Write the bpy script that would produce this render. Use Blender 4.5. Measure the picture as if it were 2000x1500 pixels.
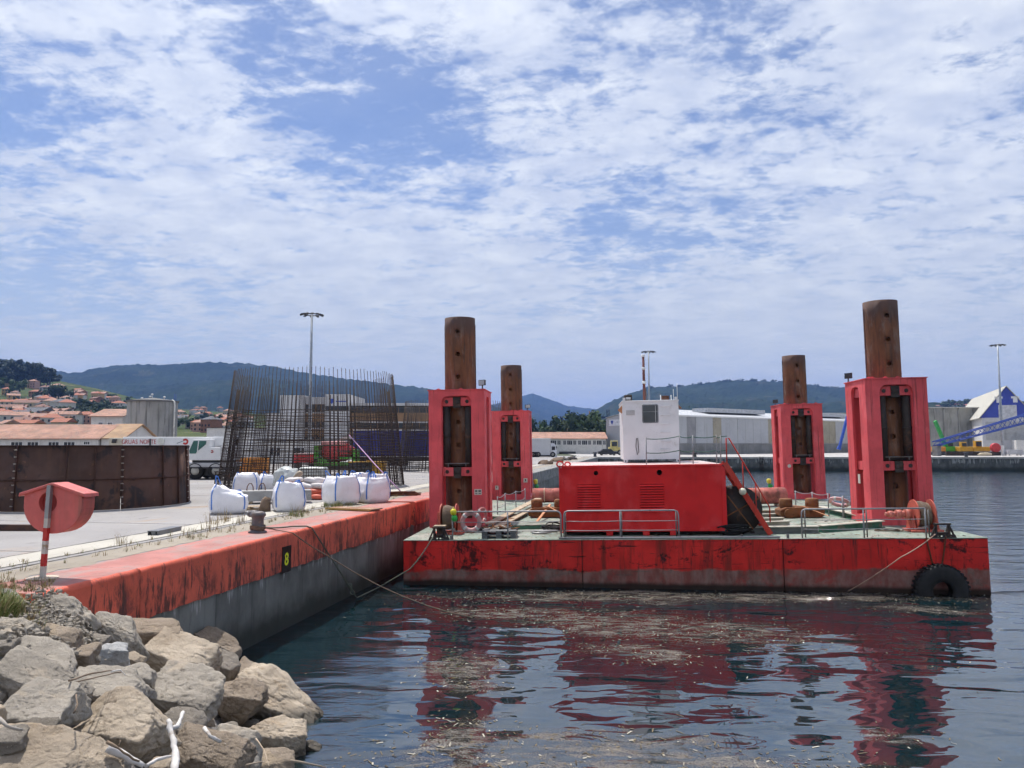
import bpy, bmesh, math, random
import numpy as np
from mathutils import Vector, Matrix, geometry
R = math.radians
random.seed(7)
scn = bpy.context.scene
for o in list(bpy.data.objects): bpy.data.objects.remove(o)

# ------------------------------------------------------------------ camera
F = 1502.0                                   # focal length in photo pixels (2000 wide)
PITCH = math.atan(118 / F)
CAMZ = 5.0
cd = bpy.data.cameras.new('camera'); cam = bpy.data.objects.new('camera', cd)
scn.collection.objects.link(cam)
cd.sensor_fit = 'HORIZONTAL'; cd.sensor_width = 36; cd.lens = 36 * F / 2000
cd.clip_start = 0.1; cd.clip_end = 30000
cam.location = (0, 0, CAMZ); cam.rotation_euler = (R(90) + PITCH, 0, 0)
scn.camera = cam

# ------------------------------------------------------------------ sky
SUN_EL, SUN_AZ = R(66), R(-30)               # azimuth measured from +Y (forward), negative = left
sun_dir = Vector((math.sin(SUN_AZ) * math.cos(SUN_EL), math.cos(SUN_AZ) * math.cos(SUN_EL), math.sin(SUN_EL)))
world = bpy.data.worlds.new('World'); scn.world = world; world.use_nodes = True
def build_sky():
    nt = world.node_tree; N = nt.nodes; L = nt.links; N.clear()
    def nd(t, **k):
        n = N.new(t)
        for a, b in k.items(): setattr(n, a, b)
        return n
    def math_(op, a, b=None, clamp=False):
        n = nd('ShaderNodeMath', operation=op, use_clamp=clamp)
        for i, v in enumerate((a, b)):
            if v is None: continue
            if isinstance(v, (int, float)): n.inputs[i].default_value = v
            else: L.new(v, n.inputs[i])
        return n.outputs[0]
    def mapr(v, a, b, c, d, smooth=True):
        n = nd('ShaderNodeMapRange'); n.interpolation_type = 'SMOOTHSTEP' if smooth else 'LINEAR'
        L.new(v, n.inputs['Value'])
        for k, q in zip(('From Min', 'From Max', 'To Min', 'To Max'), (a, b, c, d)): n.inputs[k].default_value = q
        return n.outputs[0]
    out = nd('ShaderNodeOutputWorld'); bg = nd('ShaderNodeBackground'); bg.inputs['Strength'].default_value = 0.1
    sky = nd('ShaderNodeTexSky'); sky.sky_type = 'NISHITA'; sky.sun_disc = False
    sky.sun_elevation = SUN_EL; sky.sun_rotation = SUN_AZ
    sky.altitude = 0; sky.air_density = 1.0; sky.dust_density = 0.6; sky.ozone_density = 2.0
    tc = nd('ShaderNodeTexCoord'); D = tc.outputs['Generated']
    sep = nd('ShaderNodeSeparateXYZ'); L.new(D, sep.inputs[0])
    den = math_('ADD', math_('MAXIMUM', sep.outputs[2], 0.0), 0.16)
    comb = nd('ShaderNodeCombineXYZ')
    L.new(math_('DIVIDE', sep.outputs[0], den), comb.inputs[0]); L.new(math_('DIVIDE', sep.outputs[1], den), comb.inputs[1])
    P = comb.outputs[0]
    def noise(scale, detail, rough, dist=0.0, sx=1, sy=1, rot=0, off=0, lac=2.0):
        mp = nd('ShaderNodeMapping'); L.new(P, mp.inputs[0])
        mp.inputs['Rotation'].default_value = (0, 0, R(rot)); mp.inputs['Scale'].default_value = (sx, sy, 1)
        mp.inputs['Location'].default_value = (off, off * 0.7, off * .3)
        n = nd('ShaderNodeTexNoise'); n.inputs['Scale'].default_value = scale; n.inputs['Detail'].default_value = detail
        n.inputs['Roughness'].default_value = rough; n.inputs['Distortion'].default_value = dist
        n.inputs['Lacunarity'].default_value = lac
        L.new(mp.outputs[0], n.inputs['Vector']); return n.outputs['Fac']
    big = noise(1.3, 3, .5, .3, 1, 1.5, 35, 3.1)
    mid = noise(5.2, 6, .66, .35, 1, 1.35, 30, 7.7)
    puff = noise(17.0, 4, .62, .2, 1, 1.25, 20, 1.3)
    strk = noise(2.2, 4, .65, .4, .45, 1.9, -28, 5.5)
    v = math_('ADD', math_('MULTIPLY', big, .38), math_('MULTIPLY', mid, .72))
    v = math_('ADD', v, math_('MULTIPLY', puff, .66)); v = math_('ADD', v, math_('MULTIPLY', strk, .45))
    # v averages about 1.1;  broad breaks and banks of the sheet of cloud, by direction
    def dirn(px, py):
        cp, sp = math.cos(PITCH), math.sin(PITCH)
        a, b = (px - 1000) / F, -(py - 750) / F
        return Vector((a, cp - b * sp, sp + b * cp)).normalized()
    blobs = [(560, 70, .15, -.13), (450, 100, .12, -.06), (610, 310, .13, -.15), (760, 345, .12, -.12), (900, 385, .11, -.10), (1200, 480, .16, -.16),
             (1350, 420, .2, -.10), (1550, 330, .22, -.09), (1750, 250, .2, -.06), (1150, 125, .13, -.12), (850, 190, .16, -.12), (720, 110, .12, -.08),
             (1450, 60, .13, -.07), (1950, 130, .1, -.08), (150, 265, .16, -.17), (30, 190, .14, -.12), (80, 545, .16, -.14), (300, 570, .16, -.14), (470, 600, .1, -.06),
             (250, 130, .14, +.10), (450, 190, .15, +.12), (120, 340, .14, +.12), (350, 400, .2, +.12), (700, 470, .2, +.16), (1000, 560, .25, +.10),
             (1200, 200, .13, +.13), (1700, 90, .16, +.13), (1850, 420, .3, +.10), (1500, 560, .3, +.14), (1000, 60, .1, +.10), (700, 20, .1, +.06), (1900, 30, .15, +.10), (250, 470, .2, +.08),
             (1950, 630, .09, -.13), (60, 30, .14, +.08), (1020, 330, .1, +.06)]
    bias = None
    for px, py, rad, amt in blobs:
        d = nd('ShaderNodeVectorMath', operation='DISTANCE'); L.new(D, d.inputs[0]); d.inputs[1].default_value = dirn(px, py)
        b = mapr(d.outputs['Value'], 0, rad, amt, 0)
        bias = b if bias is None else math_('ADD', bias, b)
    v = math_('ADD', v, bias)
    hz = mapr(sep.outputs[2], 0.0, 0.22, .14, 0)
    v = math_('ADD', v, hz)
    dens = mapr(v, .91, 1.20, .14, 1)
    # cloud body: bright lit puffs, greyer where thick
    shade = noise(6.0, 4, .6, .2, 1, 1.2, 15, 9.4)
    cr = nd('ShaderNodeValToRGB'); L.new(shade, cr.inputs[0])
    cr.color_ramp.elements[0].position = .3; cr.color_ramp.elements[0].color = (4.0, 4.5, 5.7, 1)
    cr.color_ramp.elements[1].position = .68; cr.color_ramp.elements[1].color = (6.2, 6.5, 6.95, 1)
    sd = nd('ShaderNodeVectorMath', operation='DOT_PRODUCT'); L.new(D, sd.inputs[0]); sd.inputs[1].default_value = sun_dir
    glow = math_('ADD', 1.0, math_('MULTIPLY', math_('POWER', math_('MAXIMUM', sd.outputs['Value'], 0.0), 9.0), .9))
    gs = nd('ShaderNodeVectorMath', operation='SCALE'); L.new(cr.outputs[0], gs.inputs[0]); L.new(glow, gs.inputs['Scale'])
    # ----- clear sky
    gm = nd('ShaderNodeMix', data_type='RGBA', blend_type='MULTIPLY'); gm.inputs[0].default_value = 1
    L.new(sky.outputs[0], gm.inputs[6]); gm.inputs[7].default_value = (SKYTINT[0], SKYTINT[1], SKYTINT[2], 1)
    mx = nd('ShaderNodeMix', data_type='RGBA'); L.new(math_('MULTIPLY', dens, .93), mx.inputs[0])
    L.new(gm.outputs[2], mx.inputs[6]); L.new(gs.outputs[0], mx.inputs[7])
    # a pale veil towards the horizon
    veil = nd('ShaderNodeMix', data_type='RGBA'); L.new(mapr(sep.outputs[2], 0.0, 0.36, .80, 0), veil.inputs[0])
    L.new(mx.outputs[2], veil.inputs[6]); veil.inputs[7].default_value = (3.95, 4.25, 4.5, 1)
    L.new(veil.outputs[2], bg.inputs['Color']); L.new(bg.outputs[0], out.inputs[0])
SKYTINT = (.60, .66, .80)
build_sky()
world.cycles.sampling_method = 'MANUAL'; world.cycles.sample_map_resolution = 512

# ------------------------------------------------------------------ sun
sl = bpy.data.lights.new('sun', 'SUN'); sl.energy = 3.4; sl.angle = R(0.8); sl.color = (1, .95, .88)
so = bpy.data.objects.new('sun', sl); scn.collection.objects.link(so)
so.rotation_euler = sun_dir.to_track_quat('Z', 'Y').to_euler()
vs = scn.view_settings; vs.view_transform = 'Standard'; vs.look = 'None'; vs.gamma = 1; vs.exposure = 0.55
vs.use_curve_mapping = False
cy = scn.cycles; cy.use_denoising = True; cy.max_bounces = 6; cy.diffuse_bounces = 3; cy.glossy_bounces = 3
cy.transmission_bounces = 4; cy.transparent_max_bounces = 8; cy.volume_bounces = 0; cy.caustics_reflective = False; cy.caustics_refractive = False
cy.sample_clamp_indirect = 8; cy.use_adaptive_sampling = True; cy.adaptive_threshold = 0.03; cy.adaptive_min_samples = 12

# ------------------------------------------------------------------ geometry helpers
def ray(px, py):
    cp, sp = math.cos(PITCH), math.sin(PITCH)
    a, b = (px - 1000) / F, -(py - 750) / F
    return Vector((a, cp - b * sp, sp + b * cp))
def W(px, py, Y=None, z=None):
    d = ray(px, py); t = Y / d.y if Y is not None else (z - CAMZ) / d.z
    return Vector((0, 0, CAMZ)) + d * t
def hit(M, px, py, ax, val):
    Mi = M.inverted(); o = Mi @ Vector((0, 0, CAMZ)); d = Mi.to_3x3() @ ray(px, py)
    return o + d * ((val - o[ax]) / d[ax])
ID = Matrix.Identity(4)
def T(x, y, z): return Matrix.Translation((x, y, z))
def RZ(a): return Matrix.Rotation(a, 4, 'Z')

class MB:
    def __init__(s): s.v = []; s.f = []; s.m = []; s.s = []
    def add(s, vs_, fs, mat=0, smooth=False, X=None):
        n = len(s.v)
        s.v += [tuple(X @ Vector(p)) for p in vs_] if X is not None else [tuple(p) for p in vs_]
        for f in fs: s.f.append(tuple(n + i for i in f)); s.m.append(mat); s.s.append(smooth)
        return s
    def bx(s, x0, x1, y0, y1, z0, z1, mat=0, X=None):
        v = [(x, y, z) for z in (z0, z1) for y in (y0, y1) for x in (x0, x1)]
        return s.add(v, [(0, 2, 3, 1), (4, 5, 7, 6), (0, 1, 5, 4), (1, 3, 7, 5), (3, 2, 6, 7), (2, 0, 4, 6)], mat, False, X)
    def bar(s, p0, p1, w, h, mat=0, up=(0, 0, 1)):
        p0, p1 = Vector(p0), Vector(p1); d = (p1 - p0); l = d.length; d.normalize()
        u = Vector(up); x = d.cross(u)
        if x.length < 1e-4: x = d.cross(Vector((1, 0, 0)))
        x.normalize(); z = x.cross(d)
        M = Matrix(((x.x, d.x, z.x, p0.x), (x.y, d.y, z.y, p0.y), (x.z, d.z, z.z, p0.z), (0, 0, 0, 1)))
        return s.bx(-w / 2, w / 2, 0, l, -h / 2, h / 2, mat, M)
    def cyl(s, p0, p1, r0, r1=None, n=12, mat=0, cap=True, smooth=True):
        return s.tube([p0, p1], r0 if r1 is None else [r0, r1], n, mat, cap, smooth)
    def tube(s, pts, r, n=6, mat=0, cap=True, smooth=True, closed=False):
        pts = [Vector(p) for p in pts]; k = len(pts)
        rs = r if isinstance(r, (list, tuple)) else [r] * k
        base = len(s.v); prev = None
        for i, p in enumerate(pts):
            if closed: t = pts[(i + 1) % k] - pts[i - 1]
            else: t = pts[min(i + 1, k - 1)] - pts[max(i - 1, 0)]
            t.normalize()
            if prev is None:
                a = t.cross(Vector((0, 0, 1)))
                if a.length < 1e-3: a = t.cross(Vector((1, 0, 0)))
            else: a = prev - t * prev.dot(t)
            a.normalize(); b = t.cross(a); prev = a
            for j in range(n):
                q = 2 * math.pi * j / n
                s.v.append(tuple(p + (a * math.cos(q) + b * math.sin(q)) * rs[i]))
        for i in range(k if closed else k - 1):
            i2 = (i + 1) % k
            for j in range(n):
                j2 = (j + 1) % n
                s.f.append((base + i * n + j, base + i2 * n + j, base + i2 * n + j2, base + i * n + j2)); s.m.append(mat); s.s.append(smooth)
        if cap and not closed:
            s.f.append(tuple(base + j for j in range(n))); s.m.append(mat); s.s.append(False)
            s.f.append(tuple(base + (k - 1) * n + j for j in range(n - 1, -1, -1))); s.m.append(mat); s.s.append(False)
        return s
    def lathe(s, prof, n=24, X=None, mat=0, smooth=True, closed=False):
        base = []
        for r_, z in prof:
            base += [(r_ * math.cos(2 * math.pi * j / n), r_ * math.sin(2 * math.pi * j / n), z) for j in range(n)]
        fs = []; k = len(prof)
        for i in range(k if closed else k - 1):
            i2 = (i + 1) % k
            for j in range(n): fs.append((i * n + j, i * n + (j + 1) % n, i2 * n + (j + 1) % n, i2 * n + j))
        return s.add(base, fs, mat, smooth, X)
    def prism(s, poly, z0, z1, X=None, mat=0, holes=(), smooth=False):
        """polygon in local xy (with holes) extruded along local z"""
        loops = [list(poly)] + [list(h) for h in holes]
        tri = geometry.tessellate_polygon([[Vector((p[0], p[1], 0)) for p in l] for l in loops])
        flat = [p for l in loops for p in l]; n = len(flat)
        v = [(p[0], p[1], z0) for p in flat] + [(p[0], p[1], z1) for p in flat]
        fs = []
        for a, b, c in tri:
            A, B_, C = (Vector(flat[i]).to_2d() for i in (a, b, c))
            if (B_ - A).cross(C - A) < 0: b, c = c, b
            fs.append((a, c, b)); fs.append((a + n, b + n, c + n))
        k = 0
        for li, l in enumerate(loops):
            m = len(l); area = sum(l[i][0] * l[(i + 1) % m][1] - l[(i + 1) % m][0] * l[i][1] for i in range(m))
            flip = (area < 0) != (li > 0)
            for i in range(m):
                a, b = k + i, k + (i + 1) % m
                fs.append((a, a + n, b + n, b) if flip else (a, b, b + n, a + n))
            k += m
        return s.add(v, fs, mat, smooth, X)
    def mesh(s, name, mats, clean=False):
        me = bpy.data.meshes.new(name); me.from_pydata(s.v, [], s.f)
        mats = mats if isinstance(mats, (list, tuple)) else [mats]
        for m in mats: me.materials.append(m)
        me.polygons.foreach_set('material_index', s.m); me.polygons.foreach_set('use_smooth', s.s)
        me.update(); return me
    def build(s, name, mats, parent=None, bevel=0, seg=1):
        o = bpy.data.objects.new(name, s.mesh(name, mats)); scn.collection.objects.link(o)
        if parent is not None: o.parent = parent
        if bevel:
            b = o.modifiers.new('bevel', 'BEVEL'); b.width = bevel; b.segments = seg; b.limit_method = 'ANGLE'; b.angle_limit = R(40)
        return o
def obj(name, me, parent=None, X=None):
    o = bpy.data.objects.new(name, me); scn.collection.objects.link(o)
    if parent is not None: o.parent = parent
    if X is not None: o.matrix_local = X
    return o
def tag(o, label=None, cat=None, group=None, kind=None):
    if label: o['label'] = label
    if cat: o['category'] = cat
    if group: o['group'] = group
    if kind: o['kind'] = kind
    return o
def thing(name, label, cat, M=ID, group=None):
    o = bpy.data.objects.new(name, None); scn.collection.objects.link(o); o.empty_display_size = .2
    o.matrix_world = M
    return tag(o, label, cat, group)
def place(o, M): o.matrix_world = M; return o
def copy_tree(o, M=None, parent=None, label=None):
    c = o.copy(); scn.collection.objects.link(c); c.parent = parent
    if M is not None: c.matrix_world = M
    if label: c['label'] = label
    for ch in list(o.children): copy_tree(ch, None, c)
    return c
def rrect(x0, x1, z0, z1, rt=.2, rb=.0, n=6):
    """rounded rectangle outline, top radius rt, bottom radius rb, counter-clockwise"""
    p = []
    def arc(cx, cz, r, a0):
        if r <= 1e-6: p.append((cx, cz)); return
        for i in range(n + 1):
            a = R(a0 + 90 * i / n); p.append((cx + r * math.cos(a), cz + r * math.sin(a)))
    arc(x1 - rt, z1 - rt, rt, 0); arc(x0 + rt, z1 - rt, rt, 90); arc(x0 + rb, z0 + rb, rb, 180); arc(x1 - rb, z0 + rb, rb, 270)
    return p
XZ = Matrix.Rotation(R(90), 4, 'X')          # local xy -> world xz, extrusion towards -y
def text(name, s, size, mat, parent, X, ext=.004, sx=1.0, bold=0.0):
    cu = bpy.data.curves.new('t', 'FONT'); cu.body = s; cu.size = size; cu.extrude = ext; cu.align_x = 'LEFT'; cu.offset = bold; cu.resolution_u = 3
    to = bpy.data.objects.new('t', cu); scn.collection.objects.link(to)
    dg = bpy.context.evaluated_depsgraph_get(); me = bpy.data.meshes.new_from_object(to.evaluated_get(dg))
    bpy.data.objects.remove(to); bpy.data.curves.remove(cu)
    me.materials.clear(); me.materials.append(mat)
    me.transform(Matrix.Diagonal((sx, 1, 1, 1)))
    return obj(name, me, parent, X)
def letters(name, s, size, mat, parent, X, ext=.004, sx=1.0, gap=.06):
    x = 0
    for ch in s:
        if ch == ' ': x += size * .38 * sx; continue
        o = text(name, ch, size, mat, parent, ID, ext, sx); xs_ = [v.co.x for v in o.data.vertices]; o.data.transform(T(-min(xs_), 0, 0)); o.matrix_local = X @ T(x, 0, 0); x += max(xs_) - min(xs_) + size * gap
# numpy value noise
_rng = np.random.RandomState(11); _G = _rng.rand(32, 32, 32)
def vnoise(p):
    i = np.floor(p).astype(int); f = p - i; f = f * f * (3 - 2 * f); i &= 31; j = (i + 1) & 31
    x0, y0, z0 = i.T; x1, y1, z1 = j.T; fx, fy, fz = f.T
    l = lambda a, b, t: a + (b - a) * t
    return l(l(l(_G[x0, y0, z0], _G[x1, y0, z0], fx), l(_G[x0, y1, z0], _G[x1, y1, z0], fx), fy),
             l(l(_G[x0, y0, z1], _G[x1, y0, z1], fx), l(_G[x0, y1, z1], _G[x1, y1, z1], fx), fy), fz) * 2 - 1
def fbm(p, oct=4, lac=2.03, gain=.5):
    a = 1; s_ = 0
    for k in range(oct): s_ = s_ + a * vnoise(p + k * 7.3); p = p * lac; a *= gain
    return s_

# ------------------------------------------------------------------ materials
def lin(r, g, b): return tuple(((c / 255) / 12.92 if c / 255 < .04045 else ((c / 255 + .055) / 1.055) ** 2.4) for c in (r, g, b))
MATS = {}
class NT:
    def __init__(s, m):
        m.use_nodes = True; s.nt = m.node_tree; s.N = s.nt.nodes; s.L = s.nt.links
        s.bsdf = s.N['Principled BSDF']; s.out = s.N['Material Output']
        tc = s.N.new('ShaderNodeTexCoord'); oi = s.N.new('ShaderNodeObjectInfo')
        a = s.N.new('ShaderNodeVectorMath'); a.operation = 'ADD'; s.L.new(tc.outputs['Object'], a.inputs[0]); s.L.new(oi.outputs['Location'], a.inputs[1])
        s.obj = tc.outputs['Object']; s.co = a.outputs[0]; s.info = oi
    def node(s, t, **k):
        n = s.N.new(t)
        for a, b in k.items(): setattr(n, a, b)
        return n
    def setin(s, sock, v):
        if isinstance(v, bpy.types.NodeSocket): s.L.new(v, sock)
        elif isinstance(v, tuple) and len(v) == 3 and len(getattr(sock, 'default_value', (0, 0, 0))) == 4: sock.default_value = (*v, 1)
        else: sock.default_value = v
    def noise(s, scale=1, detail=4, rough=.55, dist=0, sc=(1, 1, 1), off=0, co=None):
        mp = s.node('ShaderNodeMapping'); s.L.new(co or s.co, mp.inputs[0]); mp.inputs['Scale'].default_value = sc; mp.inputs['Location'].default_value = (off, off * 1.3, off * .7)
        n = s.node('ShaderNodeTexNoise'); s.L.new(mp.outputs[0], n.inputs['Vector'])
        n.inputs['Scale'].default_value = scale; n.inputs['Detail'].default_value = detail; n.inputs['Roughness'].default_value = rough; n.inputs['Distortion'].default_value = dist
        return n.outputs['Fac']
    def mapr(s, v, a, b, c=0., d=1., smooth=True):
        n = s.node('ShaderNodeMapRange'); n.interpolation_type = 'SMOOTHSTEP' if smooth else 'LINEAR'
        s.L.new(v, n.inputs['Value'])
        for k, q in zip(('From Min', 'From Max', 'To Min', 'To Max'), (a, b, c, d)): n.inputs[k].default_value = q
        return n.outputs[0]
    def math(s, op, a, b=None, clamp=False):
        n = s.node('ShaderNodeMath', operation=op, use_clamp=clamp)
        for i, v in enumerate((a, b)):
            if v is not None: s.setin(n.inputs[i], v)
        return n.outputs[0]
    def mix(s, fac, a, b, mode='MIX'):
        n = s.node('ShaderNodeMix', data_type='RGBA', blend_type=mode)
        s.setin(n.inputs[0], fac); s.setin(n.inputs[6], a); s.setin(n.inputs[7], b); return n.outputs[2]
    def xyz(s, co=None):
        n = s.node('ShaderNodeSeparateXYZ'); s.L.new(co or s.obj, n.inputs[0]); return n.outputs
    def bump(s, h, strength=.3, dist=.02, prev=None):
        n = s.node('ShaderNodeBump'); n.inputs['Strength'].default_value = strength; n.inputs['Distance'].default_value = dist
        s.L.new(h, n.inputs['Height'])
        if prev is not None: s.L.new(prev, n.inputs['Normal'])
        s.L.new(n.outputs[0], s.bsdf.inputs['Normal']); return n.outputs[0]
def M(name, col, rough=.6, metal=0., var=.18, vs=1.5, patch=None, ps=1.2, pt=(.55, .65), pa=1., streak=None, ss=1.5, st=(.55, .75), sa=.7,
      bump=.15, bs=25, bd=.01, spec=.4, speck=None, spt=(.62, .7), sps=60):
    """paint / concrete / metal with uneven tone, patches of wear, runs down the surface and fine relief"""
    if name in MATS: return MATS[name]
    m = bpy.data.materials.new(name); t = NT(m)
    n = t.noise(vs, 5, .6)
    dk = tuple(c * (1 - var) for c in col); lt = tuple(min(1, c * (1 + var)) for c in col)
    c = t.mix(t.mapr(n, .3, .7), dk, lt)
    if patch: c = t.mix(t.math('MULTIPLY', t.mapr(t.noise(ps, 7, .65, .3, off=3), *pt), pa), c, patch)
    if streak: c = t.mix(t.math('MULTIPLY', t.mapr(t.noise(ss, 5, .6, .2, sc=(4, 4, .35), off=8), *st), sa), c, streak)
    if speck: c = t.mix(t.mapr(t.noise(sps, 3, .6, off=5), *spt), c, speck)
    t.L.new(c, t.bsdf.inputs['Base Color'])
    t.setin(t.bsdf.inputs['Roughness'], t.mapr(t.noise(vs * 3, 4, .6, off=2), .3, .7, max(.02, rough - .1), min(1, rough + .1)))
    t.bsdf.inputs['Metallic'].default_value = metal; t.bsdf.inputs['Specular IOR Level'].default_value = spec
    if bump: t.bump(t.noise(bs, 5, .6, off=4), bump, bd)
    MATS[name] = m; return m
# ================================================================== SETTING
QA = R(-10.1)
MQ = T(-7.6, 12.9, 0) @ RZ(QA)               # quay frame: y along the edge, x towards the water, z = 0 water
QZ = 2.6
# ---- water
SCUM = [((860, 1165), (1900, 1165), .95), ((900, 1290), (905, 1330), .95), ((900, 1440), (905, 1500), 1.0), ((1090, 1210), (1480, 1240), 1.7), ((900, 1195), (1100, 1200), .9), ((1180, 1270), (1330, 1285), .75),
        ((760, 1490), (1650, 1500), .75), ((1000, 1440), (1350, 1450), .55), ((1740, 1190), (1890, 1195), .55), ((1730, 1430), (1800, 1440), .35), ((800, 1480), (960, 1400), .35)]
def seg_w(a, b):
    p, q = W(*a, z=0), W(*b, z=0); return p, q
def scum_val(x, y):
    v = 0
    for a, b, r in SCUM:
        p, q = seg_w(a, b); d = q - p; t = max(0, min(1, ((x - p.x) * d.x + (y - p.y) * d.y) / max(d.length_squared, 1e-6)))
        dist = math.hypot(x - p.x - d.x * t, y - p.y - d.y * t)
        v = max(v, 1 - dist / (r * 1.6))
    return v
def water_material():
    m = bpy.data.materials.new('harbour_water'); t = NT(m); co = t.obj
    mask = None
    wob = t.node('ShaderNodeTexNoise'); wob.inputs['Scale'].default_value = .55; wob.inputs['Detail'].default_value = 5
    t.L.new(co, wob.inputs['Vector'])
    sub = t.node('ShaderNodeVectorMath', operation='SUBTRACT'); t.L.new(wob.outputs['Color'], sub.inputs[0]); sub.inputs[1].default_value = (.5, .5, .5)
    scl = t.node('ShaderNodeVectorMath', operation='SCALE'); t.L.new(sub.outputs[0], scl.inputs[0]); scl.inputs['Scale'].default_value = 2.6
    pos = t.node('ShaderNodeVectorMath', operation='ADD'); t.L.new(co, pos.inputs[0]); t.L.new(scl.outputs[0], pos.inputs[1])
    for a, b, r in SCUM:
        p, q = seg_w(a, b); d = q - p; l = max(d.length, .001); ang = math.atan2(d.y, d.x)
        c = (p + q) / 2
        s1 = t.node('ShaderNodeVectorMath', operation='SUBTRACT'); t.L.new(pos.outputs[0], s1.inputs[0]); s1.inputs[1].default_value = (c.x, c.y, 0)
        rot = t.node('ShaderNodeVectorRotate', rotation_type='Z_AXIS'); t.L.new(s1.outputs[0], rot.inputs[0]); rot.inputs['Angle'].default_value = -ang
        s2 = t.node('ShaderNodeVectorMath', operation='MULTIPLY'); t.L.new(rot.outputs[0], s2.inputs[0]); s2.inputs[1].default_value = (1 / (l / 2 + r), 1 / r, 0)
        ln = t.node('ShaderNodeVectorMath', operation='LENGTH'); t.L.new(s2.outputs[0], ln.inputs[0])
        v = t.mapr(ln.outputs['Value'], .5, 1.55, 1, 0)
        mask = v if mask is None else t.math('MAXIMUM', mask, v)
    fine = t.noise(34, 3, .7, .4, sc=(.75, 1.6, 1), co=co); spark = t.noise(70, 2, .6, sc=(.6, 1.4, 1), off=6, co=co); clump = t.noise(2.2, 7, .7, 1.1, sc=(.55, 1.5, 1), off=2, co=co)
    dens = t.math('MULTIPLY', mask, t.mapr(clump, .30, .64, .3, 1))
    thr = t.math('SUBTRACT', fine, t.mapr(dens, 0, 1, .78, .46, False))
    fleck = t.math('MULTIPLY', t.mapr(thr, 0, .05), t.mapr(dens, .02, .2))
    thr2 = t.math('SUBTRACT', spark, t.mapr(dens, 0, 1, .82, .56, False)); bits = t.math('MULTIPLY', t.mapr(thr2, 0, .03), t.mapr(dens, .05, .2))
    wc = t.mix(t.noise(.35, 4, .6, co=co), (.003, .011, .014), (.005, .023, .031))
    wc = t.mix(t.math('MULTIPLY', dens, .6), wc, (.040, .029, .016))
    scum = t.mix(t.noise(9, 3, .6, off=9, co=co), (.050, .033, .016), (.125, .088, .046))
    c = t.mix(t.math('MULTIPLY', fleck, .8), wc, scum); c = t.mix(t.math('MULTIPLY', bits, .8), c, (.30, .235, .15))
    t.L.new(c, t.bsdf.inputs['Base Color'])
    ro = t.math('ADD', .02, t.math('MULTIPLY', dens, .05)); ro = t.math('ADD', ro, t.math('MULTIPLY', t.math('MAXIMUM', fleck, bits), .45), True)
    t.L.new(ro, t.bsdf.inputs['Roughness']); t.bsdf.inputs['IOR'].default_value = 2.35
    # swell, slow wobble, small ripples; the ripples come in patches and die out in the scum
    xyz = t.xyz(co)
    slow = t.noise(.62, 1, .4, .7, sc=(.55, 1.15, 1), co=co)
    mid = t.noise(1.5, 1, .4, .8, sc=(.6, 1.35, 1), off=4, co=co)
    rip = t.noise(6.5, 3, .55, .3, sc=(.45, 1.4, 1), off=1, co=co)
    cat = t.mapr(t.noise(.16, 3, .5, off=11, co=co), .42, .6)
    openw = t.mapr(xyz[0], 13, 20); leftw = t.math('MULTIPLY', t.mapr(xyz[0], -1.6, -3.2), t.mapr(xyz[1], 21.5, 17.5))
    amp = t.math('MAXIMUM', openw, t.math('MULTIPLY', leftw, .9)); amp = t.math('MAXIMUM', amp, t.math('MULTIPLY', cat, .05)); far = t.mapr(xyz[1], 28, 55); amp = t.math('MAXIMUM', amp, far)
    amp = t.math('MULTIPLY', amp, t.mapr(dens, .05, .5, 1, .1))
    h = t.math('ADD', t.math('MULTIPLY', slow, .115), t.math('MULTIPLY', mid, .024))
    h = t.math('ADD', h, t.math('MULTIPLY', t.math('MULTIPLY', rip, amp), .013))
    h = t.math('ADD', h, t.math('MULTIPLY', t.math('MULTIPLY', t.noise(2.4, 3, .55, .2, sc=(.4, 1.5, 1), off=7, co=co), t.math('MAXIMUM', openw, far)), .028))
    h = t.math('ADD', h, t.math('MULTIPLY', fleck, .004))
    t.bump(h, 1.0, 1.0)
    return m
w = MB(); w.add([(-30, -30, 0), (400, -30, 0), (400, 170, 0), (-30, 170, 0)], [(0, 1, 2, 3)])
water = w.build('water', water_material()); tag(water, 'dark calm harbour water with drifting brown scum', kind='structure')

# floating bits caught in the scum
bits = MB(); rs = random.Random(3)
cnt = 0
while cnt < 4200:
    x, y = rs.uniform(-5, 16), rs.uniform(11.5, 27.2)
    v = scum_val(x, y)
    if rs.random() > max(0, v) * 1.1 + .02: continue
    a = rs.uniform(0, math.pi); l = rs.choice([.012, .015, .02, .03, .035, .05, .08]) * rs.uniform(.6, 1.2); wd = rs.uniform(.006, .016) if l > .045 else l * .5
    X = T(x, y, .006) @ RZ(a)
    bits.add([(-l, -wd, 0), (l, -wd * .6, .002), (l * .8, wd, .004), (-l * .7, wd * .8, .001)], [(0, 1, 2, 3)], rs.choice([0, 0, 0, 0, 1, 2]), X=X); cnt += 1
fd = bits.build('floating_debris', [M('reed_bits', (.15, .115, .065), .8, bump=0), M('pale_bits', (.42, .38, .3), .7, bump=0), M('dark_bits', (.05, .035, .02), .8, bump=0)])
tag(fd, 'reed bits, leaves and pale litter floating on the water before the barge', 'debris', kind='stuff')

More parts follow.
